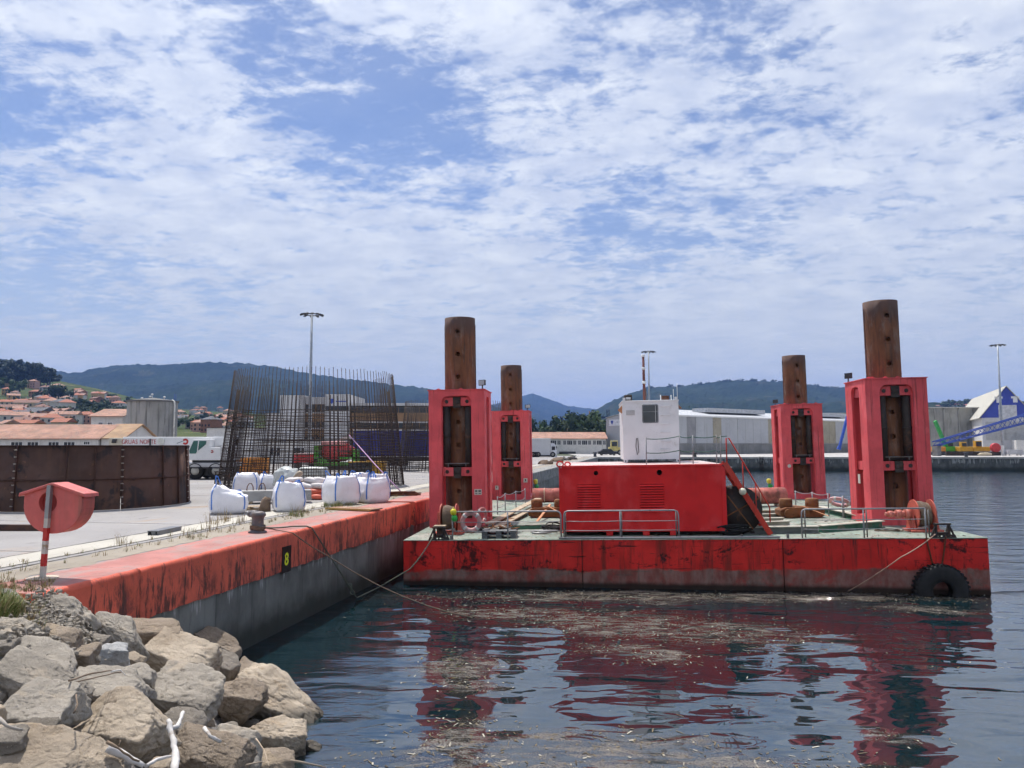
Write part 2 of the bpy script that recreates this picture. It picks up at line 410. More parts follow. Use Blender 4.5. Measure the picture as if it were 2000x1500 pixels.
# ---- quay
def coping_mat(name, top):
    m = bpy.data.materials.new(name); t = NT(m)
    base = (.42, .165, .14) if top else (.66, .125, .072)
    c = t.mix(t.mapr(t.noise(1.1, 5, .6), .3, .7), tuple(v * .82 for v in base), tuple(min(1, v * 1.14) for v in base))
    if top:
        c = t.mix(t.math('MULTIPLY', t.mapr(t.noise(1.6, 7, .65, .5, sc=(1, .5, 1), off=3), .45, .68), .75), c, (.30, .245, .22))
        c = t.mix(t.math('MULTIPLY', t.mapr(t.noise(6, 6, .7, .2, off=13), .56, .70), .6), c, (.2, .15, .13))
    else:
        st = t.noise(1.5, 8, .72, .5, sc=(1, 1.0, .8), off=6); z = t.xyz()[2]
        low = t.mapr(z, 2.5, 1.7, -.035, .035, False)
        c = t.mix(t.math('MULTIPLY', t.mapr(t.math('ADD', st, low), .50, .64), .75), c, (.16, .045, .034))
        ru = t.noise(2.0, 8, .74, .25, sc=(2, 3.2, .55), off=2)
        c = t.mix(t.math('MULTIPLY', t.mapr(t.math('ADD', ru, low), .51, .61), .88), c, (.06, .03, .026))
        c = t.mix(t.math('MULTIPLY', t.mapr(t.noise(9, 5, .7, off=1), .62, .70), .6), c, (.13, .06, .05))
    t.L.new(c, t.bsdf.inputs['Base Color']); t.bsdf.inputs['Roughness'].default_value = .78
    b = t.bump(t.noise(3, 6, .6, off=5), .35, .03); t.bump(t.noise(40, 5, .65, off=9), .3, .006, b)
    return m
COP_F, COP_T = coping_mat('coping_red_face', False), coping_mat('coping_red_top', True)
def wall_mat(name, red=False, base=(.16, .165, .152)):
    m = bpy.data.materials.new(name); t = NT(m); z = t.xyz()[2]
    c = t.mix(t.mapr(t.noise(.8, 6, .6, sc=(1, 1, .6)), .3, .7), tuple(v * .6 for v in base), tuple(v * 1.35 for v in base))
    run = t.mapr(t.math('ADD', t.noise(1.7, 6, .62, .15, sc=(2, 3.2, .3), off=3), t.mapr(z, .9, 1.75, -.14, .05)), .55, .62)
    c = t.mix(t.math('MULTIPLY', run, .7), c, (.42, .42, .40))
    dkr = t.mapr(t.noise(1.2, 6, .6, .1, sc=(2, 3, .25), off=8), .52, .7); c = t.mix(t.math('MULTIPLY', dkr, .6), c, (.03, .035, .032))
    alg = t.mapr(t.math('ADD', z, t.math('MULTIPLY', t.noise(1.5, 5, .6, off=1), .7)), 1.35, .55)
    c = t.mix(t.math('MULTIPLY', alg, .9), c, (.012, .017, .012))
    t.L.new(c, t.bsdf.inputs['Base Color']); t.bsdf.inputs['Roughness'].default_value = .75
    b = t.bump(t.noise(2.5, 6, .6, off=5), .3, .04); t.bump(t.noise(30, 5, .65, off=9), .35, .008, b)
    return m
WALLG = wall_mat('quay_wall_concrete')
q = thing('quay_wall', 'red painted concrete quay edge with grey wall below', None, MQ); tag(q, kind='structure')
del q['label']
COPX = -1.35
wl = MB(); wl.bx(-3, -.07, -.25, 19.55, -3, 1.63); wl.bx(-3, -.45, 19.55, 20.1, -3, 2.5); wl.bx(-3, -.07, 20.1, 150, -3, 1.63)
wl.build('wall', WALLG, q)
def coping(y0, y1, fm, tm, x1=0.0, ragged=True):
    prof = [(COPX, 1.7), (-.2, 1.7), (-.2, 1.6), (x1, 1.6), (x1, QZ - .09), (x1 - .012, QZ - .045), (x1 - .035, QZ - .015), (x1 - .085, QZ), (COPX, QZ + .002)]
    b = MB(); ys = np.linspace(y0, y1, max(3, int((y1 - y0) / .25)))
    n = len(prof); rr = random.Random(int(y0 * 10))
    for i, y in enumerate(ys):
        for k, (x, z) in enumerate(prof):
            jx = rr.uniform(-.012, .004) if 3 <= k <= 7 else 0; jz = rr.uniform(-.02, .03) if k in (2, 3) else (rr.uniform(-.008, .003) if 4 < k < 8 else 0)
            b.v.append((x + jx, y, z + jz))
    for i in range(len(ys) - 1):
        for k in range(n):
            k2 = (k + 1) % n
            b.f.append((i * n + k, i * n + k2, (i + 1) * n + k2, (i + 1) * n + k)); b.m.append(1 if k == 7 else 0); b.s.append(4 <= k <= 6)
    b.f.append(tuple(range(n))); b.m.append(0); b.s.append(False)
    b.f.append(tuple(range(len(b.v) - 1, len(b.v) - n - 1, -1))); b.m.append(0); b.s.append(False)
    return b.build('coping_block', [fm, tm], q)
ys = [-.3, 2.3, 10.9, 19.55]
for a, b in zip(ys[:-1], ys[1:]): coping(a + .008, b - .008, COP_F, COP_T)
y = 20.1
GREYC = M('old_coping_concrete', (.26, .255, .24), .85, streak=(.08, .08, .075), var=.25, bump=.3)
while y < 145:
    e = y + 8.7
    coping(y + .01, min(e, 148) - .01, COP_F if y < 37 else GREYC, COP_T if y < 37 else GREYC); y = e
pl = thing('berth_number_plate', 'black plate with yellow figure 8 on the red quay edge', 'sign', MQ @ T(*hit(MQ, 559, 1092, 0, 0.0)))
a = hit(MQ, 551, 1080, 0, 0); b = hit(MQ, 568, 1080, 0, 0); hw = (b.y - a.y) / 2
pm = MB(); pm.bx(.006, .02, -hw, hw, -.35, .35); pm.build('panel', M('black_plate', (.012, .012, .013), .5, bump=.05), pl)
text('figure', '8', .46, M('yellow_figure', (.75, .78, .03), .5, bump=0, var=.05), pl, T(.0215, -.14, -.15) @ Matrix.Rotation(R(90), 4, 'Z') @ Matrix.Rotation(R(90), 4, 'X'), .003, 1.05, .01)

def ground_mat(name, base, tint, rust=True):
    m = bpy.data.materials.new(name); t = NT(m); co = t.obj
    c = t.mix(t.mapr(t.noise(.25, 6, .6, co=co), .3, .7), tuple(v * .86 for v in base), tuple(v * 1.1 for v in base))
    c = t.mix(t.math('MULTIPLY', t.mapr(t.noise(.9, 7, .7, .6, sc=(1, .4, 1), off=4, co=co), .52, .68), .45), c, tint)
    if rust: c = t.mix(t.math('MULTIPLY', t.mapr(t.noise(.45, 6, .65, .8, sc=(1.3, .45, 1), off=7, co=co), .58, .70), .55), c, (.36, .255, .17))
    c = t.mix(t.math('MULTIPLY', t.mapr(t.noise(14, 5, .7, off=2, co=co), .6, .72), .4), c, (.17, .16, .15))
    c = t.mix(t.math('MULTIPLY', t.mapr(t.noise(.16, 7, .68, .9, sc=(1, .6, 1), off=31, co=co), .54, .66), .4), c, (.20, .18, .165)); c = t.mix(t.math('MULTIPLY', t.mapr(t.noise(1.3, 5, .6, .3, off=41, co=co), .70, .74), .7), c, (.10, .09, .085))
    t.L.new(c, t.bsdf.inputs['Base Color']); t.bsdf.inputs['Roughness'].default_value = .85
    t.bump(t.noise(30, 6, .65, co=co), .3, .01); return m
GROUND = ground_mat('quay_concrete', (.295, .28, .272), (.22, .21, .205))
g = MB(); g.add([(-260, -.25, QZ - .004), (COPX + .02, -.25, QZ - .004), (COPX + .02, 150, QZ - .004), (-260, 150, QZ - .004)], [(0, 1, 2, 3)])
g.add([(-260, -.25, QZ - .004), (COPX + .02, -.25, QZ - .004), (COPX + .02, -.25, -1), (-260, -.25, -1)], [(0, 3, 2, 1)])
qg = place(g.build('quay_ground', GROUND), MQ); tag(qg, kind='structure')
# strips along the edge: sandy joint, rail slab, rail groove
DIRT = ground_mat('sandy_joint', (.30, .26, .205), (.19, .16, .12), False)
PALE = ground_mat('pale_rail_slab', (.47, .44, .38), (.36, .33, .28), False)
SLOT = M('rail_slot_dark', (.05, .045, .04), .9)
st = MB()
def strip(b, x0, x1, z, j=.0, y0=-.2, y1=140, step=.35, seed=1):
    rr = random.Random(seed); n = int((y1 - y0) / step) if j else 1
    v = []; 
    for i in range(n + 1):
        yy = y0 + (y1 - y0) * i / n; v += [(x0 + rr.uniform(-j, j), yy, z), (x1 + rr.uniform(-j, j), yy, z)]
    b.add(v, [(2 * i, 2 * i + 1, 2 * i + 3, 2 * i + 2) for i in range(n)])
for nm, x0, x1, z, j, mt, sd in (('sandy_joint', -2.35, -1.36, .003, .12, DIRT, 1), ('rail_slab', -3.75, -2.75, .005, .03, PALE, 2)):
    b = MB(); strip(b, x0, x1, QZ + z, j, seed=sd); b.build(nm, mt, qg)
for x0, x1, sd in ((-2.74, -2.70, 3), (-2.45, -2.40, 4), (-3.82, -3.77, 5)):
    b = MB(); strip(b, x0, x1, QZ + .0065, 0.006, seed=sd); b.build('rail_slot', SLOT, qg)
b = MB()
for k in range(14):
    b.bx(-60, -3.85, 4 + k * 6 - .015, 4 + k * 6 + .015, QZ - .003, QZ + .0015)
b.build('slab_joint', M('joint_grey', (.2, .19, .185), .9), qg)

# dry weeds along the joint, dry grass at the quay end
def blades(name, spots, mats, label, M0=ID, n=9, h=.16, seed=1):
    rr = random.Random(seed); b = MB()
    for (x, y, z, s_) in spots:
        for k in range(int(n * s_)):
            a = rr.uniform(0, 6.28); r_ = rr.uniform(0, .09) * s_; hh = h * rr.uniform(.4, 1.25) * s_; le = rr.uniform(.1, .8) * hh; wd = rr.uniform(.003, .007)
            p = Vector((x + r_ * math.cos(a), y + r_ * math.sin(a), z)); d = Vector((math.cos(a), math.sin(a), 0)); sd = Vector((-d.y, d.x, 0)) * wd
            q1 = p + d * le * .35 + Vector((0, 0, hh * .6)); q2 = p + d * le + Vector((0, 0, hh))
            b.add([p - sd, p + sd, q1 + sd * .8, q1 - sd * .8, q2], [(0, 1, 2, 3), (3, 2, 4)], rr.randrange(len(mats)))
    o = b.build(name, mats); place(o, M0); return tag(o, label, None, None, 'stuff')
STRAW = M('straw', (.36, .28, .15), .8, bump=0); DRYB = M('dry_stalk', (.2, .14, .08), .8, bump=0); GRN = M('weed_green', (.10, .13, .035), .7, bump=0); GRN2 = M('weed_green_pale', (.19, .22, .07), .7, bump=0)
rr = random.Random(5)
sp = [(rr.gauss(-1.9, .2), rr.uniform(0, 24), QZ, rr.uniform(.5, 1.1)) for _ in range(130)] + [(rr.gauss(-2.7, .08), rr.uniform(0, 22), QZ, rr.uniform(.5, 1.2)) for _ in range(50)]
blades('dry_weeds', sp, [STRAW, STRAW, DRYB, GRN2], 'low dry weeds growing in the sandy joint behind the red quay edge', MQ, 11, .13, 2)
sp = []
for (px, py, n_, s_) in ((445, 1020, 6, 2.6), (470, 1022, 5, 2.4), (405, 1038, 4, 2.4), (365, 1050, 4, 2.2), (240, 1065, 4, 2.), (580, 1005, 6, 2.), (600, 1002, 4, 1.8), (415, 1025, 5, 2.2)):
    for k in range(n_): p = W(px + rr.uniform(-9, 9), py + rr.uniform(-3, 3), z=QZ); sp.append((p.x, p.y, QZ, s_ * rr.uniform(.6, 1.1)))
blades('dead_stalks', sp, [DRYB, STRAW], 'taller dead weed stalks beside the quay bollard', ID, 5, .17, 3)
sp = []
for (px, py, n_, s_) in ((578, 1008, 8, 1.6), (655, 988, 14, 1.7), (640, 990, 8, 1.4), (680, 986, 8, 1.4)):
    for k in range(n_): p = W(px + rr.uniform(-12, 12), py + rr.uniform(-2.5, 2.5), z=QZ); sp.append((p.x, p.y, QZ, s_ * rr.uniform(.6, 1.1)))
blades('green_weeds', sp, [GRN2, STRAW, GRN, GRN2], 'tufts of green weed at the foot of the white bulk bags', ID, 14, .14, 4)

# ---- far dock across the basin and flat land behind
DOCKY = 148
DWALL = wall_mat('far_dock_concrete', base=(.10, .105, .10))
f = MB(); f.bx(14.5, 420, DOCKY, DOCKY + 3, -3, QZ - .35); fd_ = f.build('far_dock_wall', DWALL); tag(fd_, kind='structure')
f = MB(); k = 0
for i in range(60):
    x0 = 14.5 + i * 6.6; f = MB(); f.bx(x0 + .02, x0 + 6.58, DOCKY - .12, DOCKY + 2.9, QZ - .34, QZ); f.build('dock_coping', M('dock_coping_pale', (.40, .385, .36), .85, bump=.1), fd_)
f = MB(); f.add([(14, DOCKY + 2.8, QZ - .005), (420, DOCKY + 2.8, QZ - .005), (420, 330, QZ - .005), (14, 330, QZ - .005)], [(0, 1, 2, 3)])
dg = f.build('dock_ground', ground_mat('dock_concrete', (.42, .40, .38), (.33, .31, .29), False)); tag(dg, kind='structure')
f = MB(); f.add([(-6000, 140, QZ - .05), (14, 140, QZ - .05), (14, 330, QZ - .05), (6000, 330, QZ - .05), (9000, 9000, QZ - .05), (-9000, 9000, QZ - .05)], [(0, 1, 2, 3, 4, 5)])
ld = f.build('land', M('scrub_land', (.06, .075, .04), .9, var=.4, vs=.05, bump=0)); tag(ld, kind='structure')

# ---- hills
def forest_mat(name, a, b, c, sc=.004):
    m = bpy.data.materials.new(name); t = NT(m); co = t.obj
    k = t.mix(t.mapr(t.noise(sc, 6, .6, co=co), .35, .65), a, b)
    k = t.mix(t.math('MULTIPLY', t.mapr(t.noise(sc * 2.2, 6, .6, .3, off=300, co=co), .58, .66), .8), k, c)
    k = t.mix(t.math('MULTIPLY', t.mapr(t.noise(.05, 4, .7, co=co), .35, .7), .55), k, tuple(v * .35 for v in a))
    t.L.new(k, t.bsdf.inputs['Base Color']); t.bsdf.inputs['Roughness'].default_value = 1; t.bsdf.inputs['Specular IOR Level'].default_value = .05
    return m
def interp(pts, x):
    xs = [p[0] for p in pts]; return float(np.interp(x, xs, [p[1] for p in pts]))
def hill(name, crest, d_foot, d_crest, foot, mat, step=4, rows=46, tree=7, und=40, seed=0, back=1.35, pw=1.25):
    x0, x1 = crest[0][0], crest[-1][0]; cols = int((x1 - x0) / step) + 1
    V = []
    for i in range(cols):
        px = x0 + (x1 - x0) * i / (cols - 1); pc = interp(crest, px)
        zc = W(px, pc, Y=d_crest).z
        for j in range(rows + 8):
            if j < rows:
                u = j / (rows - 1); d = d_foot + (d_crest - d_foot) * u; z = foot + (zc - foot) * u ** pw
            else:
                u = (j - rows + 1) / 8; d = d_crest * (1 + (back - 1) * u); z = zc - (zc - foot) * .6 * u * u
            V.append(((px - 1000) / F * d, d, z))
    V = np.array(V); n = rows + 8
    uu = np.tile(np.minimum(1, np.arange(n) / (rows - 1)), cols)
    env = np.sin(np.clip(uu, 0, 1) * math.pi) ** .8
    P = V.copy(); P[:, 2] = seed
    V[:, 2] += env * und * fbm(P * (1 / 420.), 4)
    V[:, 2] += (tree * (np.abs(fbm(P * (1 / 23.), 3)) + .4 * vnoise(P * (1 / 70.)))) * np.clip(uu * 6, 0, 1)
    b = MB(); b.v = [tuple(p) for p in V]
    for i in range(cols - 1):
        for j in range(n - 1):
            b.f.append((i * n + j, (i + 1) * n + j, (i + 1) * n + j + 1, i * n + j + 1)); b.m.append(0); b.s.append(False)
    o = b.build(name, mat); return tag(o, kind='structure')
FOR1 = forest_mat('pine_forest', (.012, .024, .013), (.026, .044, .022), (.062, .07, .036))
FOR2 = forest_mat('mixed_forest', (.018, .032, .018), (.03, .048, .024), (.07, .07, .04), .006)
hill('hills', [(-260, 660), (-120, 690), (0, 703), (30, 705), (60, 713), (100, 723), (130, 730), (150, 729), (190, 720), (230, 714), (300, 714), (400, 708), (470, 712), (540, 718), (600, 730), (700, 744), (760, 752), (840, 760), (900, 775), (960, 792), (1010, 812), (1060, 834), (1120, 850)],
     1500, 3200, 4, FOR1, seed=3)
hill('hills', [(860, 815), (940, 796), (1000, 781), (1040, 769), (1075, 781), (1110, 794), (1160, 799), (1230, 806), (1330, 822)], 3200, 6200, 4, FOR2, seed=9, und=70, tree=10)
hill('hills', [(1080, 850), (1130, 822), (1165, 800), (1200, 782), (1232, 770), (1270, 758), (1340, 754), (1385, 749), (1430, 744), (1500, 744), (1560, 752), (1620, 757), (1668, 758), (1720, 768), (1790, 785), (1830, 800), (1880, 815), (1960, 830)],
     1500, 3000, 4, FOR2, seed=15, tree=7)
hill('hills', [(1740, 800), (1800, 792), (1850, 789), (1900, 786), (1940, 788), (2000, 786), (2100, 778), (2260, 772)], 700, 1500, 4, FOR2, seed=21, tree=5, und=18)
def on_hill(crest, d_foot, d_crest, foot, px, py, pw=1.25):
    zc = W(px, interp(crest, px), Y=d_crest).z; best = None
    for k in range(400):
        u = k / 399; d = d_foot + (d_crest - d_foot) * u; z = foot + (zc - foot) * u ** pw
        e = abs(W(px, py, Y=d).z - z)
        if best is None or e < best[0]: best = (e, Vector(((px - 1000) / F * d, d, z)))
    return best[1]
CR_R = [(1080, 850), (1130, 822), (1165, 800), (1200, 782), (1232, 770), (1270, 758), (1340, 754), (1385, 749), (1430, 744), (1500, 744), (1560, 752), (1620, 757), (1668, 758), (1720, 768), (1790, 785), (1830, 800), (1880, 815), (1960, 830)]
CR_F = [(1740, 800), (1800, 792), (1850, 789), (1900, 786), (1940, 788), (2000, 786), (2100, 778), (2260, 772)]
# hillside carrying the town
HS_C = [(-220, 705), (-60, 722), (0, 730), (60, 738), (110, 743), (180, 757), (250, 774), (300, 789), (350, 799), (400, 803), (470, 806), (560, 812), (680, 826), (800, 846)]
HS0, HS1 = 240., 900.
def hillside(px, py):
    """point of the town's slope seen at that pixel"""
    pc = interp(HS_C, px); u = max(0, min(1, (858 - py) / (858 - pc)))
    d = HS0 + (HS1 - HS0) * u
    return W(px, py, Y=d)
GRASSH = forest_mat('terraced_slope', (.06, .085, .035), (.10, .12, .05), (.2, .18, .09), .02)
b = MB(); cols, rows = 130, 40
for i in range(cols):
    px = -220 + 1020 * i / (cols - 1); pc = interp(HS_C, px)
    for j in range(rows + 3):
        if j < rows: p = hillside(px, 858 + (pc - 858) * j / (rows - 1))
        else: p = W(px, pc, Y=HS1 + 80 * (j - rows + 1)); p.z -= 10 * (j - rows + 1)
        b.v.append(tuple(p))
n = rows + 3
for i in range(cols - 1):
    for j in range(n - 1): b.f.append((i * n + j, (i + 1) * n + j, (i + 1) * n + j + 1, i * n + j + 1)); b.m.append(0); b.s.append(True)
hs = b.build('hillside', GRASSH); tag(hs, kind='structure')
# ================================================================== BARGE
p0, p1 = W(787, 1055, Y=28), W(1930, 1050, Y=26.1)
bxv = (p1 - p0).normalized(); byv = Vector((0, 0, 1)).cross(bxv).normalized(); bzv = bxv.cross(byv)
MBG = Matrix(((bxv.x, byv.x, bzv.x, p0.x), (bxv.y, byv.y, bzv.y, p0.y), (bxv.z, byv.z, bzv.z, p0.z), (0, 0, 0, 1)))
BW, BL = (p1 - p0).length, 25.0
def bt(x, y, z=0.0): return MBG @ T(x, y, z)
def deck(px, py, z=0.0): return hit(MBG, px, py, 2, z)

def red_paint(name, base, dirt=.5, seed=0, scratch=.0, zband=None):
    m = bpy.data.materials.new(name); t = NT(m)
    c = t.mix(t.mapr(t.noise(.9, 5, .6, off=seed), .3, .7), tuple(v * .86 for v in base), tuple(min(1, v * 1.12) for v in base))
    c = t.mix(t.math('MULTIPLY', t.mapr(t.noise(2.2, 6, .62, .1, sc=(3, 3, .22), off=4 + seed), .54, .74), dirt), c, (.20, .035, .03))
    c = t.mix(t.math('MULTIPLY', t.mapr(t.noise(7, 6, .7, .2, off=1 + seed), .66, .72), dirt), c, (.09, .03, .022))
    c = t.mix(t.math('MULTIPLY', t.mapr(t.noise(1.1, 6, .65, .3, sc=(1, 1, .6), off=9 + seed), .50, .66), .42), c, tuple(min(1, v * 1.12 + .07) for v in base))
    if dirt > .2:
        c = t.mix(t.math('MULTIPLY', t.mapr(t.noise(1.6, 7, .7, .1, sc=(6, 6, .16), off=17 + seed), .56, .68), .75), c, (.15, .04, .032)); c = t.mix(t.math('MULTIPLY', t.mapr(t.noise(26, 4, .7, off=27), .68, .72), .8), c, (.10, .035, .025))
    t.L.new(c, t.bsdf.inputs['Base Color'])
    t.setin(t.bsdf.inputs['Roughness'], t.mapr(t.noise(3, 4, .6, off=2), .3, .7, .5, .7)); t.bsdf.inputs['Specular IOR Level'].default_value = .14
    b = t.bump(t.noise(.9, 3, .5, off=5), .25, .02); t.bump(t.noise(45, 4, .6), .12, .004, b)
    MATS[name] = m; return m
REDC = red_paint('container_red', (.70, .030, .030), .16)
REDT = red_paint('tower_red', (.72, .108, .118), .5, 3)
REDS = red_paint('deck_gear_red', (.50, .12, .085), .6, 6)
def hull_mat():
    m = bpy.data.materials.new('hull_red'); t = NT(m); z = t.xyz()[2]; base = (.70, .036, .030)
    c = t.mix(t.mapr(t.noise(.8, 5, .6), .3, .7), tuple(v * .78 for v in base), tuple(v * 1.15 for v in base))
    # rust runs
    c = t.mix(t.math('MULTIPLY', t.mapr(t.noise(1.1, 6, .65, .2, sc=(3, 3, .3), off=3), .50, .68), .75), c, (.13, .03, .022))
    # fender rubs and scrapes
    sc = t.math('MULTIPLY', t.mapr(t.math('ADD', t.noise(.55, 9, .74, 1.0, sc=(1.0, 1, 1.5), off=21), t.math('MULTIPLY', t.math('SUBTRACT', t.noise(6, 5, .7, .2, sc=(1.6, 1, .7), off=5), .5), .28)), .535, .60), .9); c = t.mix(sc, c, (.022, .014, .014))
    sl = t.math('MULTIPLY', t.mapr(t.noise(1.0, 5, .7, .4, sc=(.5, 1, 9), off=31), .60, .635), .85); c = t.mix(sl, c, (.03, .016, .016))
    vl = t.math('MULTIPLY', t.mapr(t.noise(1.4, 5, .65, .1, sc=(5, 1, .5), off=37), .60, .66), .8); c = t.mix(vl, c, (.045, .02, .018))
    # weathered belt above the water, weed at the water
    nz = t.math('MULTIPLY', t.math('SUBTRACT', t.noise(.8, 7, .68, .3, sc=(1, 1, .6), off=8), .5), 1.3)
    belt = t.mapr(t.math('ADD', z, t.math('MULTIPLY', nz, .35)), -1.02, -1.12)
    bc = t.mix(t.mapr(t.noise(2.5, 6, .65, .2, sc=(1, 1, .5), off=12), .35, .68), (.16, .075, .06), (.25, .19, .16))
    bc = t.mix(t.math('MULTIPLY', t.mapr(t.noise(1.0, 6, .65, .3, off=17), .52, .64), .7), bc, (.32, .05, .04))
    c = t.mix(t.math('MULTIPLY', belt, .88), c, bc)
    pat = t.mapr(t.noise(.75, 5, .6, .2, sc=(1, 1, 2.0), off=51), .70, .72); pz = t.math('MULTIPLY', t.mapr(z, -1.0, -1.1), t.mapr(z, -1.5, -1.4)); c = t.mix(t.math('MULTIPLY', pat, pz), c, (.36, .36, .33))
    gp_ = t.node('ShaderNodeNewGeometry'); wz = t.xyz(gp_.outputs['Position'])[2]
    weed = t.mapr(t.math('ADD', wz, t.math('MULTIPLY', nz, .16)), .27, .10); c = t.mix(t.math('MULTIPLY', weed, .93), c, (.02, .016, .012))
    t.L.new(c, t.bsdf.inputs['Base Color'])
    t.setin(t.bsdf.inputs['Roughness'], t.mapr(t.noise(3, 4, .6, off=2), .3, .7, .5, .75)); t.bsdf.inputs['Specular IOR Level'].default_value = .15
    b = t.bump(t.noise(1.1, 3, .5, off=5), .4, .03); t.bump(t.noise(35, 4, .6), .2, .005, b); MATS['hull_red'] = m; return m
HULL = hull_mat()
DECK = M('deck_green', (.20, .25, .205), .7, var=.25, vs=.8, patch=(.34, .33, .285), ps=.8, pt=(.45, .66), streak=(.19, .11, .07), ss=.8, st=(.55, .72), sa=.6, speck=(.10, .075, .05), sps=9, spt=(.56, .66), bump=.2)
DARKI = M('dark_iron', (.035, .027, .024), .65, .0, patch=(.09, .045, .03), ps=2, bump=.3)
RUST = M('rust_brown', (.155, .062, .030), .85, 0, var=.3, vs=2.2, patch=(.055, .03, .022), ps=1.6, pt=(.5, .66), streak=(.21, .085, .04), ss=1.5, sa=.8, bump=.45, bs=30)
ORUST = M('rust_orange', (.20, .085, .035), .9, 0, var=.3, vs=2.5, patch=(.11, .04, .02), ps=3, bump=.5)
GALV = M('galvanised', (.30, .30, .31), .5, .35, var=.15, patch=(.17, .12, .09), ps=5, pt=(.6, .7), bump=.08)
STEELG = M('grey_steel', (.16, .155, .15), .55, .2, patch=(.11, .06, .04), ps=3, pt=(.55, .68), bump=.15)
BLACK = M('black_rubber', (.014, .014, .015), .75, bump=.2)
WHITEP = M('white_paint', (.74, .75, .76), .5, var=.06, patch=(.42, .40, .36), ps=1.4, pt=(.58, .75), pa=.6, streak=(.30, .24, .18), ss=1.2, st=(.62, .75), sa=.45, bump=.05)
ROPE = M('rope_brown', (.17, .12, .085), .9, bump=.5, bs=120)
ROPEG = M('rope_green_grey', (.12, .13, .10), .9, bump=.5, bs=120)
STRAP = M('orange_strap', (.55, .26, .13), .8, bump=.1)
WOOD = M('pale_timber', (.42, .33, .23), .8, var=.2, vs=4, streak=None, patch=(.25, .17, .1), ps=3, bump=.3)

bg_ = thing('spud_barge', 'flat red steel spud barge with grey green deck and scraped sides', 'barge', bt(0, 0))
seams = [hit(MBG, 1137, 1090, 1, 0).x, hit(MBG, 1530, 1090, 1, 0).x]
xs = [0] + seams + [BW]
for a, b in zip(xs[:-1], xs[1:]):
    h_ = MB(); h_.bx(a + .014, b - .014, 0, BL, -2.9, -.03); h_.build('hull_section', HULL, bg_, .012)
h_ = MB(); h_.bx(.05, BW - .05, .06, BL - .05, -2.8, -.04); h_.build('core', DARKI, bg_)
for a, b in zip(xs[:-1], xs[1:]):
    for y0, y1 in ((0, 8.3), (8.3, 16.6), (16.6, BL)):
        h_ = MB(); h_.bx(a + .005, b - .005, y0 - (.02 if y0 == 0 else -.005), y1 - .005, -.027, 0); h_.build('deck_plate', DECK, bg_, .006)
for px in (1450, 1540, 880): # fixing lugs along the deck edge
    x = hit(MBG, px, 1050, 1, 0).x; l_ = MB(); l_.bx(x - .04, x + .04, .05, .1, 0.001, .14); l_.build('lug', STEELG, bg_)
gut = MB(); gut.tube([(5.6, .06, .04), (13.2, .06, .04)], .035, 8); gut.build('edge_pipe', GALV, bg_)
# welded number of draft marks is unreadable; doubler plates on the side
for (px, w_) in ((865, .9), (1745, .8)):
    x = hit(MBG, px, 1090, 1, 0).x; d_ = MB(); d_.bx(x - w_ / 2, x + w_ / 2, -.012, 0, -.98, -.2); d_.build('doubler_plate', HULL, bg_)

# ---- spud towers
TW, TD, TH = 2.34, 2.34, 5.45
def spud_mesh():
    z0, z1, r_, n = -1.0, TH + 2.95, .66, 48
    hz_ = []; z = z1 - .62
    while z > .3: hz_.append(z); z -= .93
    hz_.sort(); rows = [z0]
    for z in hz_: rows += [z - .17, z + .17]
    rows += [z1]
    b = MB(); A = lambda i: 2 * math.pi * i / n - math.pi / 2          # column 0 faces the front (-y)
    idx = {}
    for k, z in enumerate(rows):
        for i in range(n): idx[(k, i)] = len(b.v); b.v.append((r_ * math.cos(A(i)), r_ * math.sin(A(i)), z))
    def fc(f, sm=True): b.f.append(f); b.m.append(0); b.s.append(sm)
    for k in range(len(rows) - 1):
        hole = k % 2 == 1
        for i in range(n):
            if hole and (i in (0, 1) or i in (n - 2, n - 1)): continue
            fc((idx[(k, i)], idx[(k, (i + 1) % n)], idx[(k + 1, (i + 1) % n)], idx[(k + 1, i)]))
        if hole:
            zc = (rows[k] + rows[k + 1]) / 2; ring = [idx[(k, j % n)] for j in (-2, -1, 0, 1, 2)] + [idx[(k + 1, j % n)] for j in (2, 1, 0, -1, -2)]
            un = [(j * 2 * math.pi / n * r_, rows[k]) for j in (-2, -1, 0, 1, 2)] + [(j * 2 * math.pi / n * r_, rows[k + 1]) for j in (2, 1, 0, -1, -2)]
            ci = [(.095 * math.cos(q * math.pi / 9), zc + .095 * math.sin(q * math.pi / 9)) for q in range(18)]; c0 = len(b.v)
            for s_, zz in ci: b.v.append((r_ * math.sin(s_ / r_), -r_ * math.cos(s_ / r_), zz))
            for s_, zz in ci: b.v.append((s_, -r_ + .16, zz))
            ids = ring + list(range(c0, c0 + 18)); pts = un + ci
            for t3 in geometry.tessellate_polygon([[Vector((p[0], p[1], 0)) for p in un], [Vector((p[0], p[1], 0)) for p in ci]]):
                q1, q2, q3 = (Vector(pts[t_]).to_2d() for t_ in t3)
                if (q2 - q1).cross(q3 - q1) < 0: t3 = (t3[0], t3[2], t3[1])
                fc(tuple(ids[t_] for t_ in t3))
            for q in range(18): fc((c0 + q, c0 + (q + 1) % 18, c0 + 18 + (q + 1) % 18, c0 + 18 + q), False)
            fc(tuple(c0 + 18 + q for q in range(18)), False)
    top = [idx[(len(rows) - 1, i)] for i in range(n)]; c1 = len(b.v)
    for dz, rr2 in ((0, .60), (-.25, .60)): b.v += [(rr2 * math.cos(A(i)), rr2 * math.sin(A(i)), z1 + dz) for i in range(n)]
    for i in range(n):
        j = (i + 1) % n; fc((top[i], top[j], c1 + j, c1 + i), False); fc((c1 + i, c1 + j, c1 + n + j, c1 + n + i))
    fc(tuple(c1 + n + i for i in range(n)), False)
    return b.mesh('spud_pile', SPUDM)
